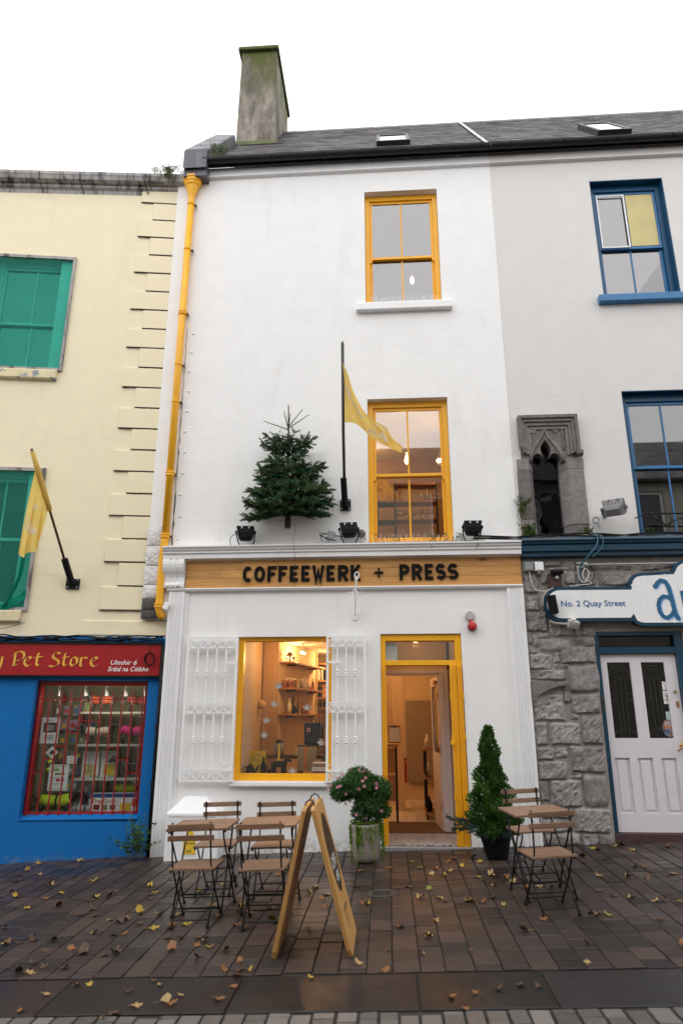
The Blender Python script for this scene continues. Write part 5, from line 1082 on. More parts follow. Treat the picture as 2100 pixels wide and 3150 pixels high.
for i in range(6): o = box('greeting_card', 'book_mix', None, -.04, .04, -.003, .003, 0, .1); o.location = (-1.38 + i * .065, 1.4, 1.0); o.rotation_euler = (R(-15), R(20), R(20)); tag(o, 'small printed card leaning in the row on the bench in the shop', 'card', 'cards on the shop bench')
pmat('angel_paper', (.62, .64, .68), .8, .08, 20, 0)
def angel(t, dark):
    m = MB(); m.lathe([(.028, -.05), (.012, .005), (.008, .01)], n=8); m.build('skirt', 'angel_paper', t); MB().sphere((0, 0, .022), .011, 8, 6).build('head', 'page_white', t)
    for s in (-1, 1): MB().add([(s * .005, .004, .005), (s * .058, .012, .0), (s * .046, .014, -.026), (s * .016, .008, -.04)], [(0, 1, 2, 3)]).build('wing', 'angel_paper', t); MB().tube([(s * .01, -.004, .0), (s * .03, -.01, .03)], .003, 5).build('arm', 'page_white', t)
    MB().tube([(0, 0, .03), (0, 0, dark)], .0012, 4).build('thread', 'page_white', t)
AN = [(-1.488, 1.948, 'highest folded paper angel hanging in the shop window'), (-1.545, 1.713, 'paper angel hanging beside the pendant lamp in the shop window'), (-1.094, 1.669, 'paper angel hanging before the right end of the lowest floating shelf'), (-1.643, 1.502, 'paper angel hanging at the middle left of the shop window'), (-1.668, 1.316, 'lowest hanging paper angel on the left of the shop window'), (-.901, 1.221, 'paper angel hanging before the blanket at the right of the shop window'), (-1.275, .865, 'white paper angel standing low in the middle of the shop window')]
for x, z, l in AN: item('paper_angel', l, 'paper angel', x, .3, z, lambda t, z=z: angel(t, 2.45 - z if z > 1 else .04))
ceiling_spot(-1.30, 1.5, 2.52, 'lit ceiling spotlight seen through the top of the shop window', 21, (-.3, -.5, -1))
ceiling_spot(-1.42, 2.35, 2.60, 'ceiling spotlight washing the wall above the floating shelves', 30, (-.6, .2, -1)); ceiling_spot(-.95, 3.6, 2.58, 'ceiling spotlight before the back bookcase of the shop', 36, (0, .6, -1)); ceiling_spot(.35, 2.5, 2.60, 'ceiling spotlight over the tiled floor behind the doorway', 9); ceiling_spot(-.2, 3.9, 2.6, 'ceiling spotlight at the back of the shop behind the pillar', 9)
ceiling_spot(.4, .7, 2.60, 'ceiling spotlight in the lobby behind the yellow transom', 2.5)
# through the doorway
ct = thing('counter', 'wooden counter with black frame left inside the doorway', 'counter', (-.1, 2.0, .03)); box('counter_top', 'shelf_wood', ct, -.3, .24, -.2, .3, 1.07, 1.11)
[box('post', 'black_metal', ct, x - .015, x + .015, y - .015, y + .015, 0, 1.07) for x in (-.25, .2) for y in (-.16, .26)]; [box('front_panel', 'shelf_wood', ct, -.235, .185, -.165, -.15, a, b) for a, b in ((.3, .66), (.7, 1.05))]
cb = thing('clipboard', 'clipboard with a menu sheet standing on the counter inside the doorway', 'clipboard', (.08, 1.9, 1.15)); box('board', 'shelf_wood', cb, -.09, .09, -.004, .004, 0, .26); box('menu_sheet', 'page_white', cb, -.08, .08, -.006, -.0045, .02, .23); box('clip', 'dark_iron', cb, -.03, .03, -.012, -.004, .235, .26)
rs_ = thing('shelf_unit', 'low shelf unit of wood and black steel right inside the doorway', 'shelf', (.62, 2.3, .03))
[box('post', 'black_metal', rs_, x - .013, x + .013, y - .013, y + .013, 0, 1.0) for x in (-.06, .10) for y in (-.14, .4)]; [box('shelf_board', 'shelf_wood', rs_, -.09, .11, -.16, .42, z, z + .035) for z in (.08, .58, 1.0)]
for i, (y, z) in enumerate([(2.25, 1.07), (2.4, 1.07), (2.25, .65), (2.4, .65), (2.25, .15), (2.4, .15)]): item('storage_jar', ['glass jar on the top board of the shelf unit inside the doorway', 'glass jar on the middle board of the shelf unit inside the doorway', 'dark jar on the bottom board of the shelf unit inside the doorway'][i // 2], 'jar', .60, y, z, spr(.2, .045, 'clear_jar' if i < 4 else 'black_plastic'), 'jars on the doorway shelf unit')
ex = thing('fire_extinguisher', 'red fire extinguisher against the pillar inside the shop', 'extinguisher', (.262, 3.55, .45)); MB().lathe([(.03, 0), (.032, .02), (.032, .3), (.015, .34), (.012, .38)], n=12).build('cylinder', 'ink_red', ex, smooth=True); MB().box(-.01, .03, -.01, .01, .36, .40).build('valve', 'black_plastic', ex)
# --- first floor room
room(WB, -1.3, 1.7, .3, 3.2, 3.86, 6.3, 'warm_wall', 'room_ceiling')
su = thing('shelf_unit', 'wood and black steel shelf unit with bottles behind the lit first-floor window', 'shelf', (.54, 2.3, 3.87))
for x in (-.36, .36): box('post', 'black_metal', su, x - .014, x + .014, -.15, -.12, 0, 1.6)
for z in (.62, .93, 1.25, 1.57): box('shelf_board', 'shelf_wood', su, -.36, .36, -.12, .15, z, z + .03)
pmat('label_tan', (.55, .42, .28), .7, .1, 9, 0); pmat('bottle_brown', (.06, .025, .012), .2, .2, 9, 0)
def pump(h): return lambda t: (MB().lathe([(.025, 0), (.027, .01), (.027, h * .55), (.01, h * .72), (.01, h * .85), (.014, h)], n=10).build('bottle_body', 'bottle_brown', t, smooth=True), MB().lathe([(.0278, h * .1), (.0278, h * .45)], n=10).build('bottle_label', 'label_tan', t))
for x, h in ((.356, .17), (.512, .13), (.554, .13), (.624, .16), (.661, .18), (.752, .17), (.815, .18)): item('bottle', 'brown pump bottle with tan label in the row on the first-floor shelf', 'bottle', x, 2.25, 4.83, pump(h), 'pump bottles on the first-floor shelf')
for x, h in ((.735, .24), (.631, .2), (.80, .18)): item('bottle', 'tall steel bottle on the upper first-floor shelf', 'bottle', x, 2.25, 5.15, spr(h, .032, 'grey_metal'), 'steel bottles on the upper first-floor shelf')
pt = thing('plate', 'round pale plate in a frame on the upper first-floor shelf', 'plate', (.37, 2.22, 5.26)); MB().lathe([(.105, -.012), (.105, .0), (.09, .006), (.001, .008)], n=28, ax='y').build('plate_disc', 'label_tan', pt); box('plate_back', 'shelf_wood', pt, -.13, .13, .012, .03, -.11, .13)
for i in range(2): item('tin', 'round dark tin with pale band on the first-floor shelf', 'tin', .25, 2.24, 4.83 + i * .08, lambda t: (MB().lathe([(.045, 0), (.045, .05)], n=14).build('tin_body', 'label_tan', t), MB().lathe([(.047, .05), (.047, .075)], n=14).build('lid', 'black_plastic', t)), 'tins on the first-floor shelf')
for i, x in enumerate((.22, .30, .70, .80)): o = box('gift_box', 'label_tan', None, -.035, .035, -.03, .03, 0, .09 + .03 * (i % 2)); o.location = (x, 2.24, 4.52); tag(o, 'small tan box on the lowest visible first-floor shelf', 'box', 'boxes on the first-floor shelf')
sm = thing('side_table', 'small black steel table with glass domes behind the first-floor window', 'table', (.02, 1.6, 3.87))
[box('leg', 'black_metal', sm, x - .01, x + .01, y - .01, y + .01, 0, 1.02) for x in (-.14, .14) for y in (-.12, .12)]; [box('table_top', 'black_metal', sm, -.15, .15, -.13, .13, z, z + .015) for z in (.71, 1.02)]
yb = thing('tote_bag', 'orange cloth bag hanging left inside the first-floor window', 'bag', (-.05, 1.5, 4.92)); MB().box(-.08, .08, -.03, .03, 0, .17).build('bag_body', 'flag_yellow', yb, bevel=.02); MB().tube([(-.05, 0, .17), (-.04, 0, .25), (.04, 0, .25), (.05, 0, .17)], .006, 6).build('bag_handle', 'flag_yellow', yb)
def bulb(x, y, z, top, lab, e, m_='bulb_warm', c=(1, .58, .27)):
    t = thing('pendant_bulb', lab, 'light bulb', (x, y, z)); MB().lathe([(.006, .0), (.03, .03), (.034, .06), (.024, .1), (.016, .13)], n=12).build('bulb_glass', m_, t, smooth=True); MB().lathe([(.018, .13), (.02, .2)], n=10).build('lamp_holder', 'white_iron', t); MB().tube([(0, 0, .2), (0, 0, top)], .003, 5).build('cord', 'white_iron', t); lamp_light(t, (0, -.07, .05), e, c)
bulb(.36, 1.0, 5.38, .9, 'glowing filament bulb behind the middle bar of the first-floor window', 14)
ceiling_spot(.95, 1.8, 5.76, 'lit spotlight at the right of the first-floor window', 12, (-.2, -.5, -1), r=.05); ceiling_spot(-.3, 2.4, 6.1, 'spotlight near the left wall of the first-floor room', 12, (-.3, .3, -1))
# --- second floor room
pmat('pale_room', (.42, .40, .45), .8, .03, 4, 0); room(WB, -1.3, 1.7, .3, 3.2, 7.3, 10.1, 'pale_room', 'pale_room'); bulb(.545, 1.0, 8.7, 1.3, 'lit pendant bulb behind the top yellow window', .8, 'bulb_cool', (1, .85, .65))
# --- rooms of the grey building
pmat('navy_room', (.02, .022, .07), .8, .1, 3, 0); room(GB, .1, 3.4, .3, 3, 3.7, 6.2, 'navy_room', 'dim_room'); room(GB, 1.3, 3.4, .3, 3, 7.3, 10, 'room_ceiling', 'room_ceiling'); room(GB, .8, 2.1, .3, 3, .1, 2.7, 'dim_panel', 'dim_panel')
# --- pet shop display
pmat('display_green', (.30, .31, .18), .7, .06, 6, .05, 30); pmat('peg_board', (.20, .19, .12), .8, .15, 60, .3, 90)
m = MB(); x0, x1, y0, y1, z0, z1 = -1.5, .55, .25, .9, .30, 2.06
m.add([(x0, y0, z0), (x0, y1, z0), (x0, y1, z1), (x0, y0, z1)], [(0, 1, 2, 3)]); m.add([(x1, y0, z0), (x1, y1, z0), (x1, y1, z1), (x1, y0, z1)], [(0, 1, 2, 3)]); m.add([(x0, y1, z0), (x1, y1, z0), (x1, y1, z1), (x0, y1, z1)], [(0, 1, 2, 3)]); m.add([(x0, y0, z1), (x1, y0, z1), (x1, y1, z1), (x0, y1, z1)], [(0, 1, 2, 3)]); m.add([(x0, y0, z0), (x1, y0, z0), (x1, y1, z0), (x0, y1, z0)], [(0, 1, 2, 3)])
m.build('display_case', 'display_green', CB, fix=False); box('peg_panel', 'peg_board', CB, -1.45, -.62, .86, .89, .35, 2.0)
pmat('pale_shelf', (.5, .5, .46), .6, .05, 5, 0)
LM = Matrix.Translation((-3.55, .03, 0)) @ Matrix.Rotation(A, 4, 'Z')
def lp(t, d, z): return LM @ Vector((t, d, z))
def lthing(name, lab, cat, t, d, z, rz=0, group=None): return thing(name, lab, cat, mat=Matrix.Translation(lp(t, d, z)) @ Matrix.Rotation(A + rz, 4, 'Z'), group=group)
for z, l in ((1.60, 'top white shelf in the pet shop window'), (1.175, 'middle white shelf in the pet shop window'), (.742, 'lowest white shelf in the pet shop window')):
    t = lthing('wall_shelf', l, 'shelf', -.05, .52, z - .025); box('shelf_board', 'pale_shelf', t, -.57, .55, -.17, .2, 0, .025)
    for x in (-.35, .2): box('shelf_bracket', 'white_iron', t, x - .012, x + .012, .02, .2, -.05, -.001)
def dog(lab, t, d, z, s, coat, flip=1, low=False):
    s *= 1.14; o = lthing('dog_mannequin', lab, 'dog mannequin', t, d, z); f = flip; m = MB(); bz = .105 if not low else .05
    sp_ = [(-.20, .145), (-.14, .15), (-.02, .142), (.08, .15), (.125, .175), (.155, .215), (.185, .215), (.225, .19), (.245, .182)]; ra = [.022, .042, .038, .047, .04, .033, .034, .022, .014]
    m.tube([(-x * f * s, 0, (z_ - .105 + bz) * s) for x, z_ in sp_], [r * s for r in ra], 10)
    for x in (-.15, .075):
        for y in (-.022, .022): m.tube([(-x * f * s, y * s, bz * s), (-(x + .012) * f * s, y * s, bz * .5 * s), (-x * f * s, y * s, 0)], [.022 * s, .013 * s, .012 * s], 7)
    m.tube([(.19 * f * s, 0, (bz + .05) * s), (.25 * f * s, 0, (bz + .1) * s)], [.012 * s, .004 * s], 6); m.tube([(-.165 * f * s, .02 * s, (bz + .13) * s), (-.16 * f * s, .035 * s, (bz + .07) * s)], [.015 * s, .01 * s], 6)
    m.build('dog_body', 'dog_black', o, smooth=True); c = MB()
    c.tube([(.155 * f * s, 0, (bz + .05) * s), (.10 * f * s, 0, (bz + .045) * s), (.02 * f * s, 0, (bz + .037) * s), (-.06 * f * s, 0, (bz + .045) * s), (-.105 * f * s, 0, (bz + .062) * s)], [.046 * s, .05 * s, .046 * s, .054 * s, .046 * s], 12); c.build('dog_coat', coat, o, smooth=True)
    MB().lathe([(.052 * s, -.008 * s), (.052 * s, .008 * s)], (.01 * f * s, 0, (bz + .038) * s), 12, 'x').build('coat_strap', 'black_plastic', o)
    return o
pmat('dog_black', (.014, .013, .013), .45, .2, 9, .1, 40); pmat('coat_orange', (.50, .075, .015), .8, .15, 12, .3, 60); pmat('coat_pink', (.60, .015, .20), .8, .15, 12, .3, 60); pmat('coat_hiviz', (.62, .85, .03), .7, .08, 12, .3, 60); pmat('coat_red', (.22, .012, .012), .8, .15, 12, .3, 60); pmat('coat_cream', (.6, .55, .45), .8, .15, 12, .3, 60)
dog('black dog mannequin in an orange coat on the top pet shop shelf', -.40, .5, 1.60, .95, 'coat_orange'); dog('black dog mannequin in a dark red coat at the right of the top shelf', .10, .5, 1.60, .95, 'coat_red')
dog('black dog mannequin in a cream coat on the middle pet shop shelf', -.42, .5, 1.175, 1.0, 'coat_cream'); dog('black dog mannequin in a bright pink coat on the middle pet shop shelf', .06, .5, 1.175, 1.05, 'coat_pink')
dog('black dog mannequin in a yellow-edged dark coat on the lowest shelf', .07, .48, .742, 1.0, 'dog_black'); dog('dog mannequin in a yellow vest above the dog coat box', .02, .55, .50, .95, 'coat_hiviz', 1, True)
dog('dog mannequin in a hi-vis yellow vest lying at the window bottom, facing right', -.78, .36, .345, 1.25, 'coat_hiviz', -1, True)
tn = lthing('pet_tent', 'striped grey pet tent on the floor of the pet shop window', 'pet bed', -.45, .52, .34); pmat('tent_cloth', (.42, .42, .42), .9, .2, 3, .2, 80, stain=(.08, .09, .14), ss=14, slo=.5, shi=.55, stretch=(1, 1, .1))
m = MB(); a_, b_, c_, d_, e_ = (-.17, -.14, 0), (.17, -.14, 0), (.17, .16, 0), (-.17, .16, 0), (0, .0, .38); m.add([a_, d_, e_], [(0, 1, 2)]); m.add([b_, c_, e_], [(0, 1, 2)]); m.add([d_, c_, e_], [(0, 1, 2)]); m.add([a_, (-.08, -.14, 0), (-.0, -.05, .25), e_], [(0, 1, 2, 3)]); m.add([b_, (.08, -.14, 0), (-.0, -.05, .25), e_], [(0, 1, 2, 3)]); m.build('tent_sides', 'tent_cloth', tn, fix=False); MB().box(-.165, .165, -.15, .15, 0, .07).build('tent_cushion', 'tent_cloth', tn, bevel=.03)
bx = lthing('display_box', 'printed carton reading Dog Coats at the bottom of the pet shop window', 'box', -.02, .32, .345); box('carton', 'paper_white', bx, -.32, .32, -.04, .04, 0, .22); box('print_band', 'ink_navy', bx, -.32, .32, -.042, -.0405, .17, .22); text('carton_print', 'Dog Coats', .07, 'coat_orange', bx, -.30, -.044, .105); [box('print_block', m_, bx, a, b, -.0425, -.041, c, d) for a, b, c, d, m_ in ((-.28, -.2, .02, .085, 'coat_red'), (-.17, -.1, .02, .085, 'book_mix'), (-.07, 0, .02, .08, 'coat_red'), (.06, .2, .01, .1, 'ink_yellow'), (.21, .31, .06, .15, 'coat_orange'))]
def poster(lab, t, z, w, h, art, rz=0, d=.2):
    o = lthing('poster', lab, 'poster', t, d, z); o.matrix_world = o.matrix_world @ Matrix.Rotation(rz, 4, 'Y'); box('sheet', 'paper_white', o, -w / 2, w / 2, 0, .002, -h / 2, h / 2)
    for a, b, c, e, m_ in art: box('print', m_, o, a * w, b * w, -.0012, -.0002, c * h, e * h)
    return o
pa = poster('white notice with a dog photograph, highest of the papers in the pet shop window', -.945, 1.36, .235, .33, [(-.36, .36, -.08, .30, 'dog_black'), (-.2, .25, -.02, .22, 'coat_cream'), (-.3, .3, -.22, -.205, 'ink_black'), (-.3, .3, -.28, -.265, 'ink_black'), (-.25, .25, -.34, -.325, 'ink_black'), (-.12, .12, .38, .395, 'ink_black')])
poster('tall white poster with green border low in the pet shop window', -.765, .77, .25, .32, [(-.45, .45, .42, .45, 'ink_green'), (-.45, .45, -.45, -.42, 'ink_green'), (-.35, 0, .25, .35, 'ink_green'), (-.2, .3, .1, .18, 'book_mix'), (-.3, .3, -.02, .0, 'ink_black'), (-.1, .1, -.15, -.05, 'ink_red'), (.15, .3, -.15, -.05, 'ink_red'), (-.3, .3, -.25, -.235, 'ink_black')])
poster('small white card with orange paw marks in the pet shop window', -.62, .99, .125, .10, [(-.1, .1, .15, .35, 'ink_yellow'), (-.1, .1, -.3, -.1, 'ink_yellow')]); poster('white card turned to a diamond in the pet shop window', -.885, 1.08, .115, .115, [(-.2, .2, -.2, .25, 'dog_black'), (-.3, .3, -.35, -.3, 'ink_red')], R(45))
for t, mt, l in ((-.46, 'book_mix', 'pet food bag with a dog picture on the left of the lowest gap'), (-.21, 'ink_yellow', 'pet food bag with a green base beside the other bag')):
    b_ = lthing('pet_food_bag', l, 'bag', t, .58, .742); box('bag_body', 'paper_white', b_, -.115, .115, -.03, .03, 0, .34, bevel=.012); box('bag_print', mt, b_, -.07, .08, -.033, -.0305, .03, .17); box('bag_print', 'ink_green', b_, .0, .1, -.033, -.0305, .01, .03)
for i, t in enumerate((-.923, -.571, -.289, -.031, .232)):
    o = lthing('display_spotlight', 'small lit spotlight in the row along the top of the pet shop window', 'spotlight', t, .35, 1.86, 0, 'pet shop spotlights'); q = Vector((0, 0, -1)).rotation_difference(Vector((.15, .45, -1)).normalized()).to_matrix().to_4x4()
    MB().lathe([(.012, .08), (.016, .02), (.034, -.04), (.034, -.045), (.03, -.04)], n=12).xf(q).build('lamp_housing', 'grey_metal', o, smooth=True); MB().lathe([(.03, -.042), (.001, -.04)], n=12).xf(q).build('lamp_face', 'bulb_cool', o); MB().tube([(0, 0, .06), (0, 0, .2)], .007, 6).build('lamp_stem', 'white_iron', o); lamp_light(o, (.02, -.12, -.12), 1.7, (1, .86, .64))
for i, (t, z, mt) in enumerate(((-.7, 1.5, 'coat_red'), (-.62, 1.35, 'coat_red'), (-.75, 1.62, 'ink_blue'), (-.98, 1.78, 'coat_red'), (-.93, .96, 'coat_hiviz'), (-.93, .86, 'coat_hiviz'), (-.55, 1.42, 'ink_blue'))):
    o = lthing('pet_toy', ['red plush toy hanging on the peg board', 'long red plush toy on the peg board', 'blue packet on the peg board', 'red jacket hanging in the top left corner of the display', 'upper tennis ball hanging left of the tall poster', 'lower tennis ball hanging left of the tall poster', 'blue plush toy on the peg board beside the shelf end'][i], 'pet toy', t, .78 if i < 4 or i == 6 else .3, z); (MB().sphere((0, 0, 0), .03, 12, 8) if 'hiviz' in mt else MB().sphere((0, 0, 0), .05, 10, 8, (.9, .5, 1.5))).build('toy_body', mt, o, smooth=True); MB().tube([(0, 0, .02), (0, 0, .14)], .003, 5).build('cord', 'black_plastic', o)

rk = random.Random(9); pmat('packet_mix', (.30, .22, .16), .5, .5, 16, 0, rnd=.6, hrnd=.5)
for k in range(26):
    t, z = (-1.04 + .115 * (k % 4) + rk.uniform(-.02, .02), .62 + .2 * (k // 4)) if k < 24 else (-.6 + .3 * (k - 24), 1.2)
    w, h = rk.uniform(.03, .05), rk.uniform(.05, .085); o = lthing('pet_packet', 'small coloured packet hanging on the peg board of the pet shop display', 'packet', t, .80, z, rk.gauss(0, .15), 'packets on the pet shop peg board'); box('packet_card', 'packet_mix', o, -w, w, -.012, .0, -h, h, bevel=.003); box('packet_print', rk.choice(['paper_white', 'ink_yellow', 'ink_red', 'ink_blue']), o, -w * .7, w * .6, -.0135, -.0122, -h * .5, h * .4); MB().tube([(0, -.03, h), (0, .05, h + .01)], .003, 5).build('hook', 'grey_metal', o)
for k in range(9):
    z = (.742, 1.175, 1.60)[k % 3]; t = (.32, -.30, .38, -.16, .40, .30, .36, .28, -.60)[k]; h = rk.uniform(.08, .16); o = lthing('pet_carton', ['dark carton at the back of the lowest pet shop shelf', 'dark carton at the back of the middle pet shop shelf', 'dark carton at the back of the top pet shop shelf'][k % 3], 'box', t, .66, z, rk.gauss(0, .1), 'cartons at the back of the pet shop shelves'); box('carton', 'packet_mix', o, -.045, .045, -.03, .03, 0, h, bevel=.003); box('carton_print', rk.choice(['paper_white', 'ink_yellow', 'ink_green']), o, -.03, .03, -.032, -.0305, h * .3, h * .7)
for k, x in enumerate((3.55, 3.72, 4.1, 4.25)):
    o = box('storage_carton', 'page_white', None, -.07, .07, -.08, .08, 0, .22 + .07 * (k % 2), bevel=.004); o.location = (x, .55, 7.64); tag(o, ['white carton at the left end of the sill inside the upper navy window', 'taller white carton second from the left inside the upper navy window', 'white carton right of the middle bar inside the upper navy window', 'tall white carton at the right inside the upper navy window'][k], 'box', 'cartons inside the upper navy window')
# ---------------------------------------------------------------- folding chairs and tables
def make_chair(lab):
    t = thing('folding_chair', lab, 'chair', (0, 0, 0), 0, 'wood-slat folding chairs')
    for i in range(7): y = -.165 + i * .054; box('seat_slat', 'slat_wood', t, -.195, .195, y - .0245, y + .0245, .425, .443, bevel=.003, label=None)
    for z in (.70, .79): MB().obox((0, -.205 - (z - .7) * .1, z - .022), (.20, 0, 0), (0, .008, 0), (0, -.002, .022)).build('back_slat', 'slat_wood', t, bevel=.003, seg=1)
    for s in (-1, 1):
        x = s * .165; MB().tube([(x, -.20, .80), (x, -.185, .62), (x, -.17, .47), (x, .0, .22), (x, .185, .012)], .0075, 8).build('back_leg', 'black_metal', t, smooth=True)
        x = s * .15; MB().tube([(x, .17, .425), (x, .13, .36), (x, -.03, .19), (x, -.20, .012)], .0075, 8).build('front_leg', 'black_metal', t, smooth=True)
        MB().box(s * .18 - .006, s * .18 + .006, -.18, .18, .408, .425).build('seat_rail', 'black_metal', t); MB().box(s * .165 - .007, s * .165 + .007, -.196, -.183, .63, .80).build('back_plate', 'black_metal', t)
        for y, x in ((.185, s * .165), (-.20, s * .15)): MB().lathe([(.016, 0), (.018, .008), (.012, .02)], (x, y, 0), 8).build('foot', 'black_plastic', t)
    for a in ((.165, .15, .055), (.15, -.165, .05), (.15, -.01, .205)): MB().tube([(-a[0], a[1], a[2]), (a[0], a[1], a[2])], .006, 6).build('cross_rod', 'black_metal', t)
    return t
def make_table(lab):
    t = thing('folding_table', lab, 'table', (0, 0, 0), 0, 'wood-slat folding tables')
    for i in range(9): y = -.245 + i * .0612; box('top_slat', 'slat_wood', t, -.275, .275, y - .028, y + .028, .69, .71, bevel=.003)
    for s in (-1, 1):
        x = s * .235; MB().tube([(x, -.24, .69), (x, -.22, .62), (x, .0, .34), (x, .22, .012)], .008, 8).build('leg', 'black_metal', t, smooth=True); x = s * .215; MB().tube([(x, .24, .69), (x, .22, .62), (x, .0, .34), (x, -.22, .012)], .008, 8).build('leg', 'black_metal', t, smooth=True)
        MB().box(s * .25 - .006, s * .25 + .006, -.26, .26, .672, .69).build('top_rail', 'black_metal', t)
        for y, x in ((.22, s * .235), (-.22, s * .215)): MB().lathe([(.016, 0), (.018, .008), (.012, .02)], (x, y, 0), 8).build('foot', 'black_plastic', t)
    for a in ((.235, .18, .06), (.215, -.18, .06), (.215, .22, .62)): MB().tube([(-a[0], a[1], a[2]), (a[0], a[1], a[2])], .0065, 6).build('cross_rod', 'black_metal', t)
    return t
c0 = make_chair('x'); chairs = [(-1.665, -2.745, 0, 'front chair of the leftmost table, its back to the street'), (-1.055, -2.84, 0, 'front chair at the table beside the A-board, its back to the street'), (-1.72, -1.79, math.pi, 'chair against the white wall behind the leftmost table'), (-1.13, -1.93, math.pi, 'chair against the wall behind the table beside the A-board'), (1.335, -2.66, R(9), 'front chair of the right-hand table, its back to the street'), (1.43, -1.52, math.pi + R(9), 'chair between the right-hand table and the fluted white pilaster')]
for i, (x, y, rz, l) in enumerate(chairs):
    o = c0 if i == 0 else copy_tree(c0); o.matrix_world = stand(x, y, rz, .003); o['label'] = 'wood-slat folding ' + l
t0_ = make_table('x')
for i, (x, y, rz, l) in enumerate([(-1.69, -2.42, 0, 'leftmost wood-slat folding table on the pavement below the shop window'), (-1.09, -2.375, 0, 'wood-slat folding table standing between the A-board and the leftmost table'), (1.365, -2.2, R(8), 'wood-slat folding table right of the doorway, beside the potted conifer')]):
    o = t0_ if i == 0 else copy_tree(t0_); o.matrix_world = stand(x, y, rz, .003); o['label'] = l
# ---------------------------------------------------------------- A-board
AB = thing('a_board', 'folding plywood A-board with an oval chalkboard standing on the pavement', 'signboard', mat=stand(-.575, -3.40, R(0), .002))
def panel(s):
    top, foot = Vector((s * .03, 0, .985)), Vector((s * .275, 0, .0)); d = (top - foot); L = d.length; d /= L; n = Vector((d.z, 0, -d.x)) * s
    n = Vector((s * d.z, 0, -s * d.x)); P = lambda v, q, h: foot + d * q + Vector((0, v, 0)) + n * h
    lp_ = [(-.29, .0), (-.31, .05), (-.31, L - .02), (-.29, L), (.29, L), (.31, L - .02), (.31, .05), (.29, 0)]
    m = MB(); m.prism(lp_, lambda u, v, w: P(u, v, w), -.016, .016); return m, P, L
for s in (-1, 1):
    m, P, L = panel(s); pn_ = m.build('panel', 'ply', AB, bevel=.004)
    if s > 0:
        pmat('chalkboard', (.014, .013, .012), .3, .2, 6, .03, 60); e = MB(); e.prism(arc(.02, L * .635, .215, .285, 0, 350, 36), lambda u, v, w: P(u, v, w), .016, .0185); e.build('chalk_oval', 'chalkboard', pn_)
        for tx, sz, v, q, mt in (('COFFEE', .115, -.165, L * .535, 'paper_white'), ('WERK', .10, -.10, L * .43, 'paper_white')):
            me = text_me(tx, sz, mt, f=lambda x, y, z: P(v + x * .72, q + y, .0195)); inst('board_print', me, pn_)
        for tx, sz, v, q in (('COFFEEWERK', .05, -.13, .235), ('+ PRESS', .045, -.13, .18), ('UPSTAIRS', .03, -.13, .14)):
            me = text_me(tx, sz, 'ink_black', f=lambda x, y, z: P(v + x * .8, q + y, .0168)); inst('board_print', me, pn_)
for y in (-.2, .18): MB().tube([(-.035, y, .985), (-.03, y, 1.01), (0, y, 1.03), (.03, y, 1.01), (.035, y, .985)], .006, 6).build('hinge_ring', 'dark_iron', AB)

# ---------------------------------------------------------------- plants
def tri(mb, p, d, L, W, side=None):
    d = Vector(d); d.normalize(); s = side if side is not None else d.orthogonal(); s = Vector(s).normalized() * W / 2; p = Vector(p)
    mb.add([p - s, p + s, p + d * L], [(0, 1, 2)])
def leafq(mb, p, d, L, W, rg, fold=.3):
    d = Vector(d).normalized(); s = d.cross(Vector((rg.gauss(0, 1), rg.gauss(0, 1), rg.gauss(0, 1)))); s = s.normalized() if s.length > .01 else d.orthogonal().normalized(); p = Vector(p)
    mb.add([p, p + d * L * .5 + s * W / 2, p + d * L, p + d * L * .5 - s * W / 2], [(0, 1, 2, 3)])
def brush(mb, a, b, n, L, W, rg, lean=.8, taper=True):
    a, b = Vector(a), Vector(b); ax = (b - a); l = ax.length; ax /= l; o1 = ax.orthogonal().normalized(); o2 = ax.cross(o1)
    for i in range(n):
        t = (i + rg.random()) / n; an = rg.random() * 6.283; rd = o1 * math.cos(an) + o2 * math.sin(an); k = L * (1 - .35 * t if taper else 1) * rg.uniform(.75, 1.15)
        tri(mb, a + ax * (l * t), rd + ax * lean, k, W, ax.cross(rd))
    for q in range(3): tri(mb, b - ax * .01, ax + o1 * rg.gauss(0, .3) + o2 * rg.gauss(0, .3), L, W)
leafmat('fir_needles', (.045, .10, .036), (.15, .24, .095), .5, .12, 3); leafmat('spruce_needles', (.03, .085, .065), (.06, .13, .10), .5, .12, 4); leafmat('thuja_leaf', (.032, .11, .017), (.12, .25, .045), .5, .2, 8)
leafmat('daisy_leaf', (.04, .125, .027), (.10, .22, .055), .5, .25, 8); leafmat('lime_leaf', (.16, .30, .02), (.26, .40, .04), .5, .35, 9); leafmat('weed_leaf', (.06, .14, .02), (.16, .20, .04), .6, .3, 9); leafmat('dry_weed', (.16, .11, .05), (.11, .13, .04), .7, .2, 9)
pmat('bark', (.055, .038, .028), .9, .3, 20, .8, 40, .01); pmat('green_stem', (.12, .13, .05), .7, .2, 20, .3, 50); pmat('cut_wood', (.45, .30, .16), .8, .1, 20, .2, 50)
XT = thing('christmas_tree', 'small cut fir tree fixed upright on the white wall above the fascia', 'tree', (-1.345, -.17, 4.03)); rx = random.Random(21)
MB().tube([(0, 0, 0), (.0, 0, .3), (-.01, 0, .7), (-.02, 0, 1.15), (-.02, 0, 1.45), (-.03, 0, 1.87)], [.042, .036, .028, .019, .013, .008], 10).build('trunk', 'bark', XT, smooth=True)
MB().lathe([(.041, -.002), (.03, -.004)], n=12).build('cut_end', 'cut_wood', XT); cw = MB(); tw = MB()
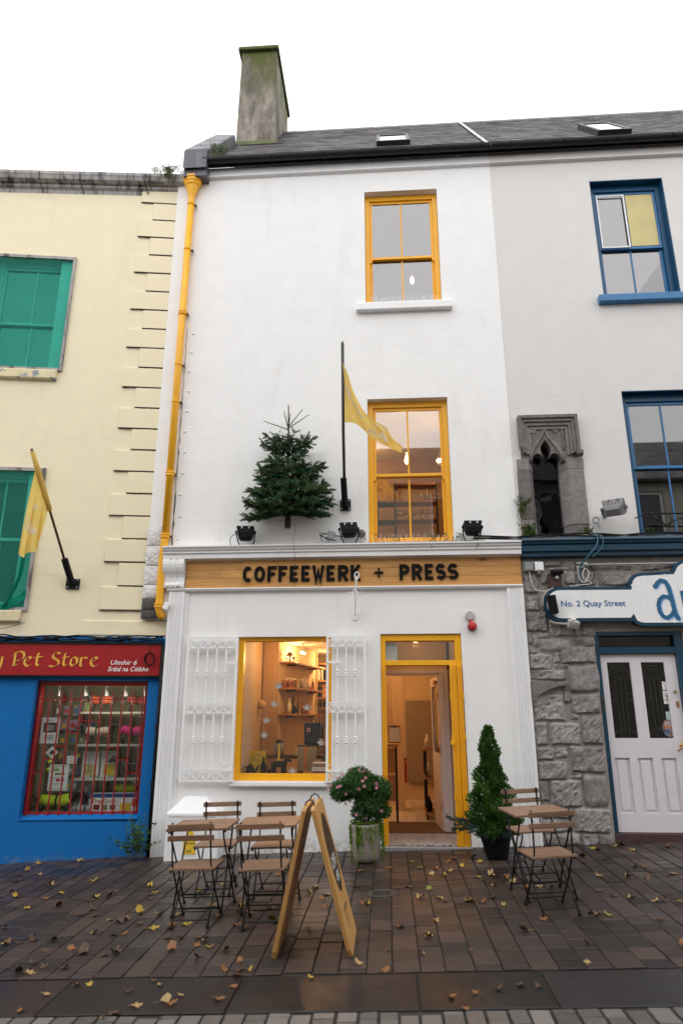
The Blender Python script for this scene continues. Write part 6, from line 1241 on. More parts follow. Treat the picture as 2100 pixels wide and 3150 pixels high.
def bough(z, az, ln, rise, dens=1.0, w=.42):
    d = Vector((math.cos(az), math.sin(az), 0)); side = Vector((-d.y, d.x, 0)); pts = []
    for k in range(7):
        u = k / 6; p = Vector((-.01, 0, z)) + d * ln * u + Vector((0, 0, rise * u + .10 * ln * (u * u - .5 * u))); p.y = min(p.y, .12); pts.append(p)
    tw.tube(pts, [.011 - .0012 * k for k in range(7)], 5)
    nn = max(5, int(11 * ln / .5 * dens))
    for k in range(nn):
        u = .18 + .82 * (k + rx.random() * .6) / nn; i = min(5, int(u * 6)); p = pts[i].lerp(pts[i + 1], u * 6 - i)
        for s in (-1, 1):
            l2 = w * ln * (1.05 - .75 * u) * rx.uniform(.7, 1.15) + .05; e = p + (d * .75 + side * s * .85).normalized() * l2 + Vector((0, 0, rx.gauss(.015, .03))); e.y = min(e.y, .13)
            brush(cw, p, e, int(24 + 190 * l2), .044, .0125, rx, .75)
            if l2 > .14:
                for q in (.4, .7):
                    p2 = p.lerp(e, q); e2 = p2 + (d * .9 + side * s * rx.choice([-.2, 1.3])).normalized() * l2 * .4 + Vector((0, 0, rx.gauss(.01, .02))); e2.y = min(e2.y, .13); brush(cw, p2, e2, 24, .042, .0125, rx, .75)
    brush(cw, pts[2], pts[6], int(130 * ln) + 14, .044, .0125, rx, .7)
for z, n, ln, rise in ((.20, 7, .60, -.08), (.28, 8, .70, .0), (.40, 8, .66, .05), (.52, 8, .58, .04), (.66, 8, .52, .05), (.80, 7, .50, .06), (.93, 5, .36, .05), (1.04, 6, .46, .20), (1.10, 5, .40, .22)):
    for k in range(n):
        az = math.pi + math.pi * (k + .5 + rx.uniform(-.3, .3)) / n; lo = ln * (1 - .45 * abs(math.sin(az))) * rx.uniform(.85, 1.1); bough(z + rx.uniform(-.03, .03), az, lo, rise + rx.gauss(0, .03), 1.0 if z < 1 else .8)
for az, ln, rs_z, z in ((math.pi + .15, .36, .13, 1.48), (-.15, .30, .19, 1.50), (-.5, .24, .24, 1.52), (math.pi + .9, .10, .24, 1.50), (-1.2, .10, .20, 1.5), (math.pi + .2, .24, .06, 1.36)):
    d = Vector((math.cos(az) * ln, math.sin(az) * ln * .6, rs_z)); a = Vector((-.025, 0, z)); tw.tube([a, a + d], [.008, .004], 5); brush(cw, a + d * .12, a + d, 90, .026, .007, rx, .5)
brush(cw, (-.025, 0, 1.3), (-.03, 0, 1.86), 90, .014, .006, rx, .9); tw.build('branches', 'bark', XT); cw.build('crown', 'fir_needles', XT, fix=False)
fl = thing('fairy_lights', 'unlit dark fairy lights strung through the cut fir tree on the wall', 'string lights', (-1.345, -.17, 4.03)); m = MB(); bm_ = MB(); pts = []
for k in range(90): u = k / 89; an = u * 30; rr = .62 * (1 - u * .8); pts.append((rr * math.cos(an), -abs(rr * .62 * math.sin(an)) - .02, .25 + 1.25 * u + .03 * math.sin(k * 1.7)))
m.tube(pts, .0025, 4); m.build('wire', 'net_fold', fl)
for k in range(0, 90, 3): p = Vector(pts[k]); MB().tube([p, p + Vector((.004, -.004, -.035))], .005, 5).build('light_capsule', 'clear_jar', fl)
MB().tube([(.08, .1, .1), (.10, .0, -.1), (.09, -.08, -.2), (.11, .02, -.4), (.1, .1, -.7), (.09, .14, -.8)], .003, 4).build('lead_wire', 'dark_iron', fl)
# stone planter with daisy bush and trailing plant
SPX, SPY = -.285, -.62; SP = thing('planter', 'round pale concrete planter left of the doorway', 'plant pot', mat=stand(SPX, SPY, 0, .002)); pmat('concrete', (.27, .235, .205), .8, .12, 9, .3, 60, stain=(.17, .145, .125), ss=3)
MB().lathe([(.105, 0), (.13, .012), (.148, .05), (.16, .14), (.163, .26), (.165, .30), (.16, .31), (.166, .325), (.163, .35), (.166, .365), (.165, .40), (.15, .40), (.145, .34)], n=32).build('pot_wall', 'concrete', SP, smooth=True); MB().lathe([(.147, .36), (.1, .37), (.001, .375)], n=20).build('soil', 'joint', SP)
DB = thing('daisy_bush', 'mop-headed daisy bush with pink flowers in the concrete planter', 'plant', mat=stand(SPX, SPY, 0, .36)); rb = random.Random(6); lv = MB()
for s in range(3): MB().tube([(.01 * s, 0, 0), (-.02 + .03 * s, 0, .12), (-.06 + .06 * s, -.01, .28)], [.012, .01, .007], 6).build('stem', 'bark', DB)
lobes = [(-.22, -.02, .42, .17, .11), (-.05, -.08, .48, .21, .13), (.12, -.05, .43, .17, .12), (-.06, .0, .56, .13, .09), (.20, 0, .37, .10, .09), (.05, -.08, .27, .17, .11), (.17, -.02, .18, .12, .08), (-.03, -.08, .17, .12, .08), (-.30, .0, .36, .09, .07), (.08, .06, .33, .2, .17)]
for (x, y, z, r1, r2) in lobes:
    for k in range(int(5200 * r1 * r1 / .03 * .9) // 2):
        v = Vector((rb.gauss(0, 1), rb.gauss(0, 1), rb.gauss(0, 1))).normalized(); rr = rb.uniform(.62, 1.02); p = Vector((x + v.x * r1 * rr, y + v.y * r1 * rr * .85, z + v.z * r2 * rr)); leafq(lv, p, v * .7 + Vector((rb.gauss(0, .5), rb.gauss(0, .5), -.35 + rb.gauss(0, .5))), rb.uniform(.03, .052), .011, rb)
lv.build('foliage', 'daisy_leaf', DB, fix=False); pmat('petal_pink', (.62, .22, .36), .6, .25, 60, 0); pmat('flower_eye', (.62, .22, .03), .7, .15, 60, 0)
fm = MB()
for k in range(11):
    a = 2 * math.pi * k / 11; b = .21; fm.add([(.004 * math.cos(a), .004 * math.sin(a), 0), (.02 * math.cos(a - b), .02 * math.sin(a - b), .003), (.024 * math.cos(a), .024 * math.sin(a), .004), (.02 * math.cos(a + b), .02 * math.sin(a + b), .003)], [(0, 1, 2, 3)])
fme = fm.mesh('flower', 'petal_pink', fix=False); eye = MB().lathe([(.0075, 0), (.006, .004), (.001, .006)], n=8).mesh('flower_eye', 'flower_eye')
px_ = [(300, 460), (360, 440), (480, 605), (455, 740), (450, 850), (540, 820), (590, 560), (655, 650), (765, 490), (850, 330), (885, 440), (915, 270), (1140, 405), (1138, 490), (1005, 730), (680, 1040), (885, 1120), (1085, 1165), (905, 1230), (1210, 985), (590, 110), (850, 170), (900, 160), (405, 210), (280, 290), (150, 440), (965, 215), (1300, 570), (775, 130), (1015, 1075), (820, 690), (85, 520)]
for a, b in px_:
    X = -.385 + (a - 680) * .000535; Zz = .969 - (b - 120) * .000512; v = Vector((X + .285, 0, Zz - .34)); tgt = min(lobes, key=lambda l: ((v.x - l[0]) / l[3]) ** 2 + ((v.z - l[2]) / l[4]) ** 2); q = 1 - min(1, ((v.x - tgt[0]) / tgt[3]) ** 2 + ((v.z - tgt[2]) / tgt[4]) ** 2); y = tgt[1] - tgt[3] * .9 * math.sqrt(max(0, q)) - .012
    nrm = Vector(((v.x) * .8, -1, .35 + rb.gauss(0, .2))).normalized(); f = inst('flower', fme, DB, (v.x, y, v.z), Vector((0, 0, 1)).rotation_difference(nrm).to_euler(), (.82, .82, .82)); inst('flower_eye', eye, f, (0, 0, .003))
TP = thing('trailing_plant', 'lime green trailing plant spilling over the rim of the concrete planter', 'plant', mat=stand(SPX, SPY, 0, .40)); lv = MB(); stn = MB()
for k in range(46):
    an = rb.uniform(2.6, 7.0) if k < 30 else rb.uniform(0, 6.28); ln = rb.choice([.1, .14, .2, .3, .42]) if math.cos(an) < -.5 or math.cos(an) > .55 or rb.random() < .25 else rb.uniform(.04, .2); p = Vector((math.cos(an) * .13, math.sin(an) * .13, 0)); prev = p
    for j in range(int(ln / .012) + 5):
        rad = min(.19, .12 + j * .02) + rb.gauss(0, .004); zz = .03 * math.sin(min(1, j / 4) * 3.14) - max(0, j - 3) * .012; p = Vector((math.cos(an) * rad, math.sin(an) * rad, zz)); an += rb.gauss(0, .02)
        for _ in range(3): leafq(lv, p, (rb.gauss(0, 1), rb.gauss(0, 1), rb.gauss(0, .8)), .018, .015, rb)
for k in range(240): an, rr = rb.random() * 6.28, .14 * math.sqrt(rb.random()); leafq(lv, (math.cos(an) * rr, math.sin(an) * rr, -.02 + .05 * rb.random()), (rb.gauss(0, 1), rb.gauss(0, 1), 1), .03, .014, rb)
lv.build('foliage', 'lime_leaf', TP, fix=False)
# black pot with conifer and cut spruce branches
BPX, BPY = 1.185, -.64; BP = thing('planter', 'black plastic plant pot right of the doorway', 'plant pot', mat=stand(BPX, BPY, 0, .002))
MB().lathe([(.115, 0), (.12, .01), (.165, .2), (.172, .215), (.178, .22), (.178, .26), (.165, .26), (.16, .2)], n=28).build('pot_wall', 'black_plastic', BP, smooth=True); MB().lathe([(.16, .22), (.001, .23)], n=20).build('soil', 'joint', BP)
TH = thing('potted_conifer', 'slim cone-shaped green conifer in the black pot', 'tree', mat=stand(BPX, BPY, 0, .22)); rt = random.Random(17); lv = MB(); MB().tube([(0, 0, 0), (0, 0, .6), (0, 0, 1.1)], [.02, .012, .004], 8).build('trunk', 'bark', TH)
prf = [(0, .19), (.15, .23), (.3, .235), (.45, .205), (.6, .165), (.7, .125), (.78, .095), (.84, .085), (.92, .095), (1.0, .09), (1.06, .06), (1.12, .04), (1.19, .015)]
def pr_(z):
    for (a, b), (c, d) in zip(prf, prf[1:]):
        if a <= z <= c: return b + (d - b) * (z - a) / (c - a)
    return .01
MB().lathe([(.5 * r_q, z_q) for z_q, r_q in prf], n=18).build('inner_crown', 'thuja_leaf', TH)
for k in range(9500):
    z = 1.19 * (1 - math.sqrt(rt.random())) if rt.random() < .6 else rt.random() * 1.18; an = rt.random() * 6.283; lump = 1 + .22 * math.sin(an * 3 + z * 17) + .18 * math.sin(an * 2 - z * 27 + 1); rr = pr_(z) * lump * rt.uniform(.5, 1.0) ** .6; p = Vector((math.cos(an) * rr - .015 * math.sin(z * 4), math.sin(an) * rr, z)); d = Vector((math.cos(an) * .7, math.sin(an) * .7, .75 + rt.gauss(0, .3)))
    leafq(lv, p, d + Vector((rt.gauss(0, .3), rt.gauss(0, .3), 0)), rt.uniform(.03, .055), .018, rt)
lv.build('crown', 'thuja_leaf', TH, fix=False)
SB = thing('spruce_branches', 'cut blue-green spruce branches laid around the foot of the potted conifer', 'branches', mat=stand(BPX, BPY, 0, .24)); cw = MB(); tw = MB()
for an, ln, rise in [(math.pi, .55, .14), (math.pi + .25, .48, .08), (math.pi + .5, .36, .0), (math.pi + .8, .30, -.04), (math.pi - .2, .42, .12), (-2.0, .26, -.02), (-1.6, .25, -.05), (-1.25, .27, -.02), (-.9, .3, 0), (-.5, .33, .04), (-.15, .32, .1), (.2, .28, .12), (math.pi + .12, .50, .02)]:
    d = Vector((math.cos(an), math.sin(an), 0)); sd_ = Vector((-d.y, d.x, 0)); a = d * .05 + Vector((0, 0, .08)); e = d * ln + Vector((0, 0, .06 + rise)); tw.tube([a, e], [.008, .004], 5); brush(cw, a, e, int(200 * ln), .034, .008, rt, .8)
    for q in range(int(ln / .045)):
        u = .25 + .75 * q / (ln / .045); p = a.lerp(e, u)
        for s in (-1, 1): e2 = p + (d * .8 + sd_ * s * .8).normalized() * (.14 * (1.2 - u)) + Vector((0, 0, rt.gauss(0, .025))); brush(cw, p, e2, 22, .032, .008, rt, .8)
tw.build('twigs', 'bark', SB); cw.build('needles', 'spruce_needles', SB, fix=False)
# weeds
def weed(name, lab, x, y, z, n, w, d, h, mat, leaf=.03, lw=.014, droop=0, seed=0):
    t = thing(name, lab, 'plant', (x, y, z)); g = random.Random(seed); lv = MB(); st_ = MB()
    for k in range(n):
        bx, by = g.uniform(-w, w), g.uniform(-d, d); hh = h * g.uniform(.3, 1); tip = Vector((bx + g.gauss(0, .35 * h), by - abs(g.gauss(0, .2 * h)), hh * (1 if not droop else g.choice([1, -1]))))
        st_.tube([(bx, by, -.02), tuple((Vector((bx, by, 0)) + tip) / 2 + Vector((0, 0, .2 * hh))), tuple(tip)], .0022, 4)
        for j in range(7): u = .2 + .8 * j / 6; p = Vector((bx, by, 0)).lerp(tip, u) + Vector((0, 0, .2 * hh * (1 - abs(2 * u - 1)))); leafq(lv, p, (g.gauss(0, 1), g.gauss(0, 1) - .4, g.gauss(.3, .6)), leaf * g.uniform(.6, 1.2), lw, g)
    st_.build('stems', 'green_stem', t); lv.build('leaves', mat, t, fix=False)
weed('weed', 'straggly ivy growing along the cornice right of the lit first-floor window', .95, -.09, 3.83, 46, .42, .06, .13, 'weed_leaf', .03, .016, 1, 1)
weed('weed', 'thin dry weeds on the cornice below the lit first-floor window', .35, -.08, 3.83, 26, .5, .04, .12, 'dry_weed', .025, .008, 0, 2)
weed('fern', 'dense green fern growing on the left jamb of the gothic stone window', 1.95, -.04, 3.95, 70, .07, .02, .12, 'weed_leaf', .03, .02, 1, 3)
weed('fern', 'upper sprig of green creeper on the left jamb of the gothic window', 1.89, -.03, 4.30, 38, .04, .02, .2, 'weed_leaf', .026, .018, 1, 4)
weed('fern', 'small fern at the right foot of the gothic stone window', 2.72, -.06, 3.88, 24, .08, .03, .13, 'weed_leaf', .03, .016, 0, 5)
weed('weed', 'small weed on the navy cornice below the blue-framed window', 3.52, -.08, 3.88, 14, .05, .03, .1, 'weed_leaf', .03, .016, 0, 6)
weed('weed', 'leafy green shrub at the foot of the blue wall beside the white pilaster', -3.12, -.14, -.1, 40, .10, .06, .45, 'daisy_leaf', .06, .028, 0, 7)
weed('grass_tuft', 'tuft of grass in the gutter at the right end of the cream building', -3.55, -.12, 10.27, 60, .22, .05, .16, 'dry_weed', .05, .006, 0, 8)
weed('weed', 'bushy weed growing over the gutter of the cream building', -3.50, -.17, 10.2, 40, .08, .03, .14, 'weed_leaf', .03, .015, 1, 9)
weed('grass_tuft', 'green tuft growing between the lead coping and the slates', -2.68, -.12, 10.55, 50, .10, .06, .24, 'weed_leaf', .05, .01, 0, 10)
# ---------------------------------------------------------------- lamps, alarm, brackets
def flood(lab, x, y, z, rz=0, tilt=0, s=1.0, mat='black_plastic', bz=-.2):
    t = thing('floodlight', lab, 'floodlight', (x, y, z), rz); M = Matrix.Rotation(tilt, 4, 'X') @ Matrix.Scale(s, 4)
    a, b, c = (.135, .10), (.13, .095), (.085, .05); lv = [(.135, .10, .07), (.135, .10, .04), (.128, .093, .034), (.122, .086, -.03), (.105, .066, -.10), (.075, .04, -.135)]; m = MB()
    for w, d, h in lv: m.v += [(-w, -d, h), (w, -d, h), (w, d, h), (-w, d, h)]
    for i in range(len(lv) - 1):
        for k in range(4): m.f.append((i * 4 + k, i * 4 + (k + 1) % 4, (i + 1) * 4 + (k + 1) % 4, (i + 1) * 4 + k))
    m.f.append((0, 1, 2, 3)); k0 = (len(lv) - 1) * 4; m.f.append((k0 + 3, k0 + 2, k0 + 1, k0)); m.xf(M).build('lamp_body', mat, t, bevel=.008 * s)
    for k in range(5): MB().box(-.10 + k * .045, -.10 + k * .045 + .006, -.097, -.06, -.055, .02).xf(M).build('cooling_fin', mat, t)
    for q in (-.05, .06): MB().box(q - .012, q + .012, -.112, -.099, .02, .068).xf(M).build('clip', 'grey_metal', t)
    for q in (-1, 1): MB().lathe([(.03, q * .137), (.03, q * .155), (.015, q * .165)], (0, 0, 0), 10, 'x').xf(M).build('pivot_knob', mat, t)
    (MB().tube([(-.145 * s, 0, 0), (-.13 * s, .10, -.1), (-.06, .12, bz), (.06, .12, bz), (.13 * s, .10, -.1), (.145 * s, 0, 0)], .009, 6) if bz < 0 else MB().tube([(-.14, .02, 0), (-.17, .12, -.02), (-.16, .24, -.05)], .02, 8)).build('bracket', mat, t); return t
flood('black floodlight on the cornice left of the cut fir tree', -1.93, -.17, 3.98, R(6), R(-10), .88); flood('black floodlight on the cornice between the fir tree and the lit window', -.50, -.17, 4.0, R(-4), R(-14), .88); flood('black floodlight on the cornice right of the lit yellow window', 1.18, -.17, 4.0, R(3), R(-8), .88)
flood('large grey floodlight on the grey wall between the gothic window and navy window', 3.05, -.26, 4.20, R(-28), R(-52), 1.05, 'flood_grey', .25)
w_ = thing('cable_box', 'open junction box with tangled cables beside the middle black floodlight', 'junction box', (-.75, -.1, 3.93)); MB().box(-.05, .05, -.03, .03, -.06, .06).xf(Matrix.Rotation(R(15), 4, 'Y')).build('box_case', 'grey_metal', w_, bevel=.006); [MB().tube([(-.04, -.03, .02), (-.15, -.05, .03 - .02 * i), (-.12 + .1 * i, -.06, -.09)], .006, 5).build('cable_end', 'black_plastic', w_) for i in range(3)]; MB().tube([(.04, 0, .0), (.2, -.02, -.02), (.3, 0, .0)], .007, 6).build('cable_end', 'black_plastic', w_)
rd = thing('round_lamp', 'round grey bulkhead lamp by the lower left corner of the lit window', 'lamp', (-.33, -.1, 3.96)); MB().lathe([(.055, .06), (.06, .03), (.05, -.02), (.03, -.04), (.001, -.045)], n=16, ax='y').build('lamp_body', 'carved_stone', rd, smooth=True); MB().tube([(.02, .05, -.02), (.06, .05, -.09)], .01, 6).build('lamp_arm', 'grey_metal', rd)
al = thing('alarm_siren', 'red alarm siren hanging below a pale round junction cover beside the doorway', 'alarm', (1.10, -.01, 2.82)); pmat('pale_grey', (.45, .44, .40), .6, .05, 9, .05, 60)
MB().lathe([(.062, .01), (.062, -.025), (.055, -.032), (.001, -.034)], n=24, ax='y').build('junction_cover', 'pale_grey', al); MB().tube([(0, -.01, -.06), (.01, -.02, -.1)], .02, 8).build('siren_arm', 'ink_red', al); MB().lathe([(.045, .0), (.055, -.03), (.058, -.05), (.05, -.075), (.03, -.09), (.001, -.094)], (.022, 0, -.145), 20, 'y').build('siren_body', 'ink_red', al, smooth=True); MB().lathe([(.06, .01), (.06, -.012)], (.022, 0, -.145), 20, 'y').build('siren_base', 'dark_iron', al)
hb = thing('sign_bracket', 'slim white iron projecting sign bracket below the plus of the fascia', 'bracket', (-.41, -.07, 2.83)); MB().tube([(-.02, .06, 0), (-.01, -.05, .12), (.0, -.16, .30), (.015, -.2, .43), (.02, -.2, .50)], .010, 6).build('bracket_arm', 'white_iron', hb)
MB().tube([(.02 + .028 * math.cos(a), -.2, .50 + .05 * math.sin(a)) for a in [2 * math.pi * k / 14 for k in range(15)]], .007, 6).build('bracket_scroll', 'white_iron', hb); MB().tube([(-.12, -.12, .285), (.1, -.12, .29)], .006, 6).build('bracket_bar', 'white_iron', hb); box('wall_plate', 'white_iron', hb, -.04, .0, .05, .07, -.05, .05)
MB().tube([(-.01 + .03 * math.cos(a), -.13, .27 + .06 * math.sin(a)) for a in [2 * math.pi * k / 14 for k in range(15)]], .007, 6).build('bracket_scroll', 'white_iron', hb)
# white utility cabinet under the window
CBX = thing('utility_cabinet', 'white boxed utility cabinet with sloping top and yellow warning plate under the left shutter', 'cabinet', (-2.40, 0, 0)); m = MB(); a, b = -.335, .32
m.add([(a, -.3, -.35), (b, -.3, -.35), (b, -.3, .40), (a, -.3, .40), (a, 0, -.35), (b, 0, -.35), (b, 0, .40), (a, 0, .40), (a + .14, -.03, .565), (b - .24, -.03, .565), (a + .14, 0, .565), (b - .24, 0, .565)], [(0, 1, 2, 3), (0, 3, 7, 4), (1, 5, 6, 2), (3, 2, 9, 8), (3, 8, 10, 7), (2, 6, 11, 9), (8, 9, 11, 10)]); m.build('cabinet_case', 'white_paint', CBX, bevel=.012)
box('warning_plate', 'ink_yellow', CBX, -.10, .05, -.306, -.3005, -.05, .10); text('plate_print', 'DANGER', .032, 'ink_black', CBX, -.088, -.308, .06); text('plate_print', 'ESB', .04, 'ink_black', CBX, -.06, -.308, -.03); MB().py([(-.07, .16), (.03, .16), (-.02, .25)], -.306, -.3005).build('warning_triangle', 'ink_yellow', CBX); box('door_seam', 'old_gutter', CBX, -.3, .28, -.3025, -.3005, .36, .366)
# small boxes, pipes and cables on the stone wall
def bxt(name, lab, cat, x0, x1, z0, z1, mat, d=.07): t = thing(name, lab, cat, ((x0 + x1) / 2, -.03, (z0 + z1) / 2)); box('case', mat, t, -(x1 - x0) / 2, (x1 - x0) / 2, -d, .0, -(z1 - z0) / 2, (z1 - z0) / 2, bevel=.008); box('lid', mat, t, -(x1 - x0) / 2 + .01, (x1 - x0) / 2 - .01, -d - .006, -d + .001, -(z1 - z0) / 2 + .01, (z1 - z0) / 2 - .01, bevel=.004); return t
pmat('grey_box', (.22, .24, .23), .6, .06, 9, .05, 60); pmat('rust', (.07, .035, .03), .8, .3, 14, .4, 50)
bxt('junction_box', 'dark grey junction box at the top left of the stone wall', 'junction box', 1.85, 1.965, 3.40, 3.52, 'grey_box'); b_ = bxt('junction_box', 'white junction box beside the dark grey one under the navy cornice', 'junction box', 1.985, 2.10, 3.40, 3.52, 'white_paint'); MB().tube([(0, -.03, -.06), (0, -.03, -.085)], .012, 8).build('gland', 'white_iron', b_)
cm = thing('camera_mount', 'rusty steel plate with a small black camera above the white signboard', 'camera', (2.24, -.03, 3.27)); box('mount_plate', 'rust', cm, -.09, .09, -.05, 0, -.09, .09, bevel=.006); MB().lathe([(.03, -.10), (.035, .06)], (.04, -.09, .11), 12, 'x').build('camera_body', 'black_plastic', cm); MB().sphere((.02, -.07, .03), .028, 10, 8).build('swivel', 'grey_metal', cm, smooth=True)
cd = thing('conduit', 'long grey conduit running right under the navy cornice', 'pipe', (2.66, -.06, 3.48)); MB().tube([(0, 0, 0), (3, 0, .01)], .013, 8).build('pipe', 'grey_metal', cd); MB().sphere((0, 0, 0), .04, 10, 8).build('joint_box', 'grey_metal', cd, smooth=True); [MB().tube([(-.12, 0, dz), (0, 0, dz)], .016, 8).build('gland', 'grey_metal', cd) for dz in (.02, -.035)]
sf2 = thing('sign_spotlight', 'small beige floodlight below the left end of the white signboard', 'floodlight', (2.40, -.14, 2.68)); MB().box(-.07, .07, -.05, .05, -.05, .05).xf(Matrix.Rotation(R(25), 4, 'X') @ Matrix.Rotation(R(12), 4, 'Y')).build('lamp_body', 'pale_grey', sf2, bevel=.01); box('lamp_clip', 'white_iron', sf2, -.025, .025, -.06, .0, .045, .075); MB().tube([(-.05, 0, 0), (-.2, .04, .02), (-.28, .06, .05)], .016, 8).build('lamp_arm', 'pale_grey', sf2)
[MB().box(-.065, .065, -.056, -.05, -.04 + .02 * k, -.034 + .02 * k).xf(Matrix.Rotation(R(25), 4, 'X')).build('lamp_louvre', 'grey_metal', sf2) for k in range(3)]
bf = thing('sign_floodlight', 'black ribbed floodlight mounted on the left end of the white signboard', 'floodlight', (2.15, -.18, 2.93)); MB().box(-.05, .05, -.05, .05, -.12, .12).xf(Matrix.Rotation(R(-6), 4, 'Y')).build('lamp_body', 'black_plastic', bf, bevel=.01); [MB().box(-.052, .052, -.06, -.05, -.11 + .024 * k, -.10 + .024 * k).xf(Matrix.Rotation(R(-6), 4, 'Y')).build('cooling_fin', 'black_plastic', bf) for k in range(10)]
def cable(lab, pts, r, mat, grp=None):
    P = [Vector(p) for p in pts]; out = []
    for i in range(len(P) - 1):
        p0, p1, p2, p3 = P[max(i - 1, 0)], P[i], P[i + 1], P[min(i + 2, len(P) - 1)]
        for k in range(6): u = k / 6; out.append(.5 * ((2 * p1) + (p2 - p0) * u + (2 * p0 - 5 * p1 + 4 * p2 - p3) * u * u + (3 * p1 - p0 - 3 * p2 + p3) * u ** 3))
    out.append(P[-1]); return MB().tube(out, r, 6).build('cable', mat, None, smooth=True, label=lab, cat='cable', group=grp)
pmat('white_cable', (.55, .53, .5), .6, .05, 9, 0); pmat('teal_cable', (.03, .11, .16), .5, .05, 9, 0)
cable('dark blue cable dropping in a curve from the navy cornice', [(2.72, -.1, 3.90), (2.80, -.2, 3.86), (2.79, -.22, 3.72), (2.68, -.2, 3.58), (2.58, -.1, 3.45), (2.55, -.06, 3.2)], .011, 'teal_cable'); cable('second blue cable looping beside the first over the navy cornice', [(2.74, -.1, 3.9), (2.86, -.22, 3.83), (2.85, -.22, 3.68), (2.72, -.19, 3.55)], .008, 'teal_cable')
cable('white cable looped in a knot above the signboard', [(2.55, -.07, 3.45), (2.56, -.08, 3.28), (2.62, -.1, 3.24), (2.68, -.1, 3.36), (2.63, -.1, 3.42), (2.60, -.1, 3.3), (2.70, -.1, 3.22), (2.55, -.09, 3.2), (2.42, -.07, 3.19)], .008, 'white_cable')
cable('white cable drooping from the junction boxes to the signboard', [(1.91, -.07, 3.4), (1.93, -.07, 3.25), (1.99, -.07, 3.14), (2.12, -.08, 3.13), (2.2, -.1, 3.17)], .008, 'white_cable'); cable('white cable curving round the left end of the signboard', [(2.11, -.09, 3.12), (2.06, -.09, 3.04), (2.06, -.09, 2.92), (2.12, -.09, 2.84)], .008, 'white_cable')
cable('thin black cable looping below the conduit', [(2.72, -.07, 3.46), (2.76, -.08, 3.35), (2.70, -.08, 3.24), (2.58, -.08, 3.18)], .006, 'black_plastic')
r_ = random.Random(31)
for i in range(5): cable('dark cable in the bundle lying along the navy cornice', [(1.3 + .3 * k if k else 1.2, -.10 - .012 * i, 3.855 + .012 * (i % 3) + .02 * math.sin(k * 1.3 + i) + (.0 if k > 2 else -.005)) for k in range(14)], .010, ['black_plastic', 'white_cable', 'black_plastic', 'dark_iron', 'black_plastic'][i], 'cables on the navy cornice')
cable('thin wire running off the sill of the lower netted window', [tuple(lp(-1.35, -.08, 2.76)), tuple(lp(-1.6, -.06, 2.68)), tuple(lp(-2.1, -.06, 2.60))], .004, 'dark_iron'); cable('thin curled wire from the left black floodlight', [(-2.05, -.12, 3.97), (-2.14, -.1, 3.95), (-2.16, -.1, 3.88), (-2.14, -.1, 3.82)], .005, 'dark_iron')
lk = thing('open_conduit_ring', 'broken grey conduit ring with two stubs below the large grey floodlight', 'pipe', (2.86, -.03, 4.10)); MB().tube([(.04 * math.cos(a), -.03, .04 * math.sin(a)) for a in [2 * math.pi * k / 14 for k in range(15)]], .012, 6).build('ring', 'grey_metal', lk); [MB().tube([(x, -.03, -.03), (x, -.03, -.1)], .012, 6).build('stub', 'grey_metal', lk) for x in (-.03, .03)]
# balcony rail with leaves at the navy window
br = thing('window_rail', 'black wrought-iron rail with leaf ornaments before the lower navy window', 'railing', (3.95, -.12, 3.87)); MB().tube([(-.48, 0, .29), (.9, 0, .27)], .012, 6).build('top_rail', 'black_metal', br); MB().tube([(-.46, 0, 0), (-.46, 0, .29)], .011, 6).build('post', 'black_metal', br); MB().tube([(-.6, -.02, .22), (-.4, 0, .30), (-.2, 0, .12), (.0, 0, .22), (.2, 0, .1), (.5, 0, .2)], .009, 6).build('scroll_rod', 'black_metal', br)
for i, (x, z, a) in enumerate(((-.36, .17, 50), (-.30, .2, 120), (-.18, .08, 60), (-.08, .16, 130), (.05, .1, 70))): m = MB(); leafq(m, (x, -.01, z), (math.cos(R(a)), 0, math.sin(R(a))), .13, .06, rx); m.build('leaf_ornament', 'black_metal', br)
# ---------------------------------------------------------------- flags
def flag_cloth(par, S, nu, nv, txts, name='flag_cloth'):
    MB().grid(S, nu, nv).build(name, 'flag_yellow', par, smooth=True)
    for s, u0, v0, su, sv in txts:
        me = text_me(s, 1, 'flag_print', bold=.02); bmx = bmesh.new(); bmx.from_mesh(me); bmesh.ops.triangulate(bmx, faces=bmx.faces); bmesh.ops.subdivide_edges(bmx, edges=[e for e in bmx.edges if e.calc_length() > .25], cuts=2); bmx.to_mesh(me); bmx.free()
        for v in me.vertices:
            u, w = min(1, max(0, u0 + v.co.x * su)), min(1, max(0, v0 + v.co.z * sv)); p = Vector(S(u, w)); v.co = p + Vector((0, -.006, 0))
        inst('flag_print', me, par)
F1 = thing('flag', 'yellow printed flag flying from an angled pole on the white facade', 'flag', (-.555, -.02, 4.40)); O = Vector((-.555, -.02, 4.40))
def rel(p): return tuple(Vector(p) - O)
box('bracket_plate', 'black_plastic', F1, -.075, .075, -.012, .02, -.08, .08); [MB().lathe([(.012, -.018), (.012, -.012)], (x, 0, z), 8, 'y').build('bolt', 'grey_metal', F1) for x in (-.055, .055) for z in (-.06, .06)]
MB().tube([rel((-.555, -.06, 4.36)), rel((-.565, -.30, 4.70))], .045, 12).build('socket', 'black_plastic', F1); MB().tube([rel((-.558, -.12, 4.45)), rel((-.545, -.62, 5.25)), rel((-.518, -1.2, 6.25))], .021, 10).build('pole', 'dark_iron', F1, smooth=True); MB().lathe([(.018, 0), (.02, .02), (.012, .05)], rel((-.518, -1.2, 6.25)), 10).build('finial', 'dark_iron', F1)
TE = [(-.526, -1.10, 6.05), (-.46, -1.05, 5.92), (-.40, -.98, 5.72), (-.32, -.93, 5.55), (-.23, -.90, 5.38), (-.08, -.87, 5.26), (.05, -.85, 5.21), (.09, -.84, 5.09), (.16, -.82, 4.98), (.254, -.80, 4.90)]
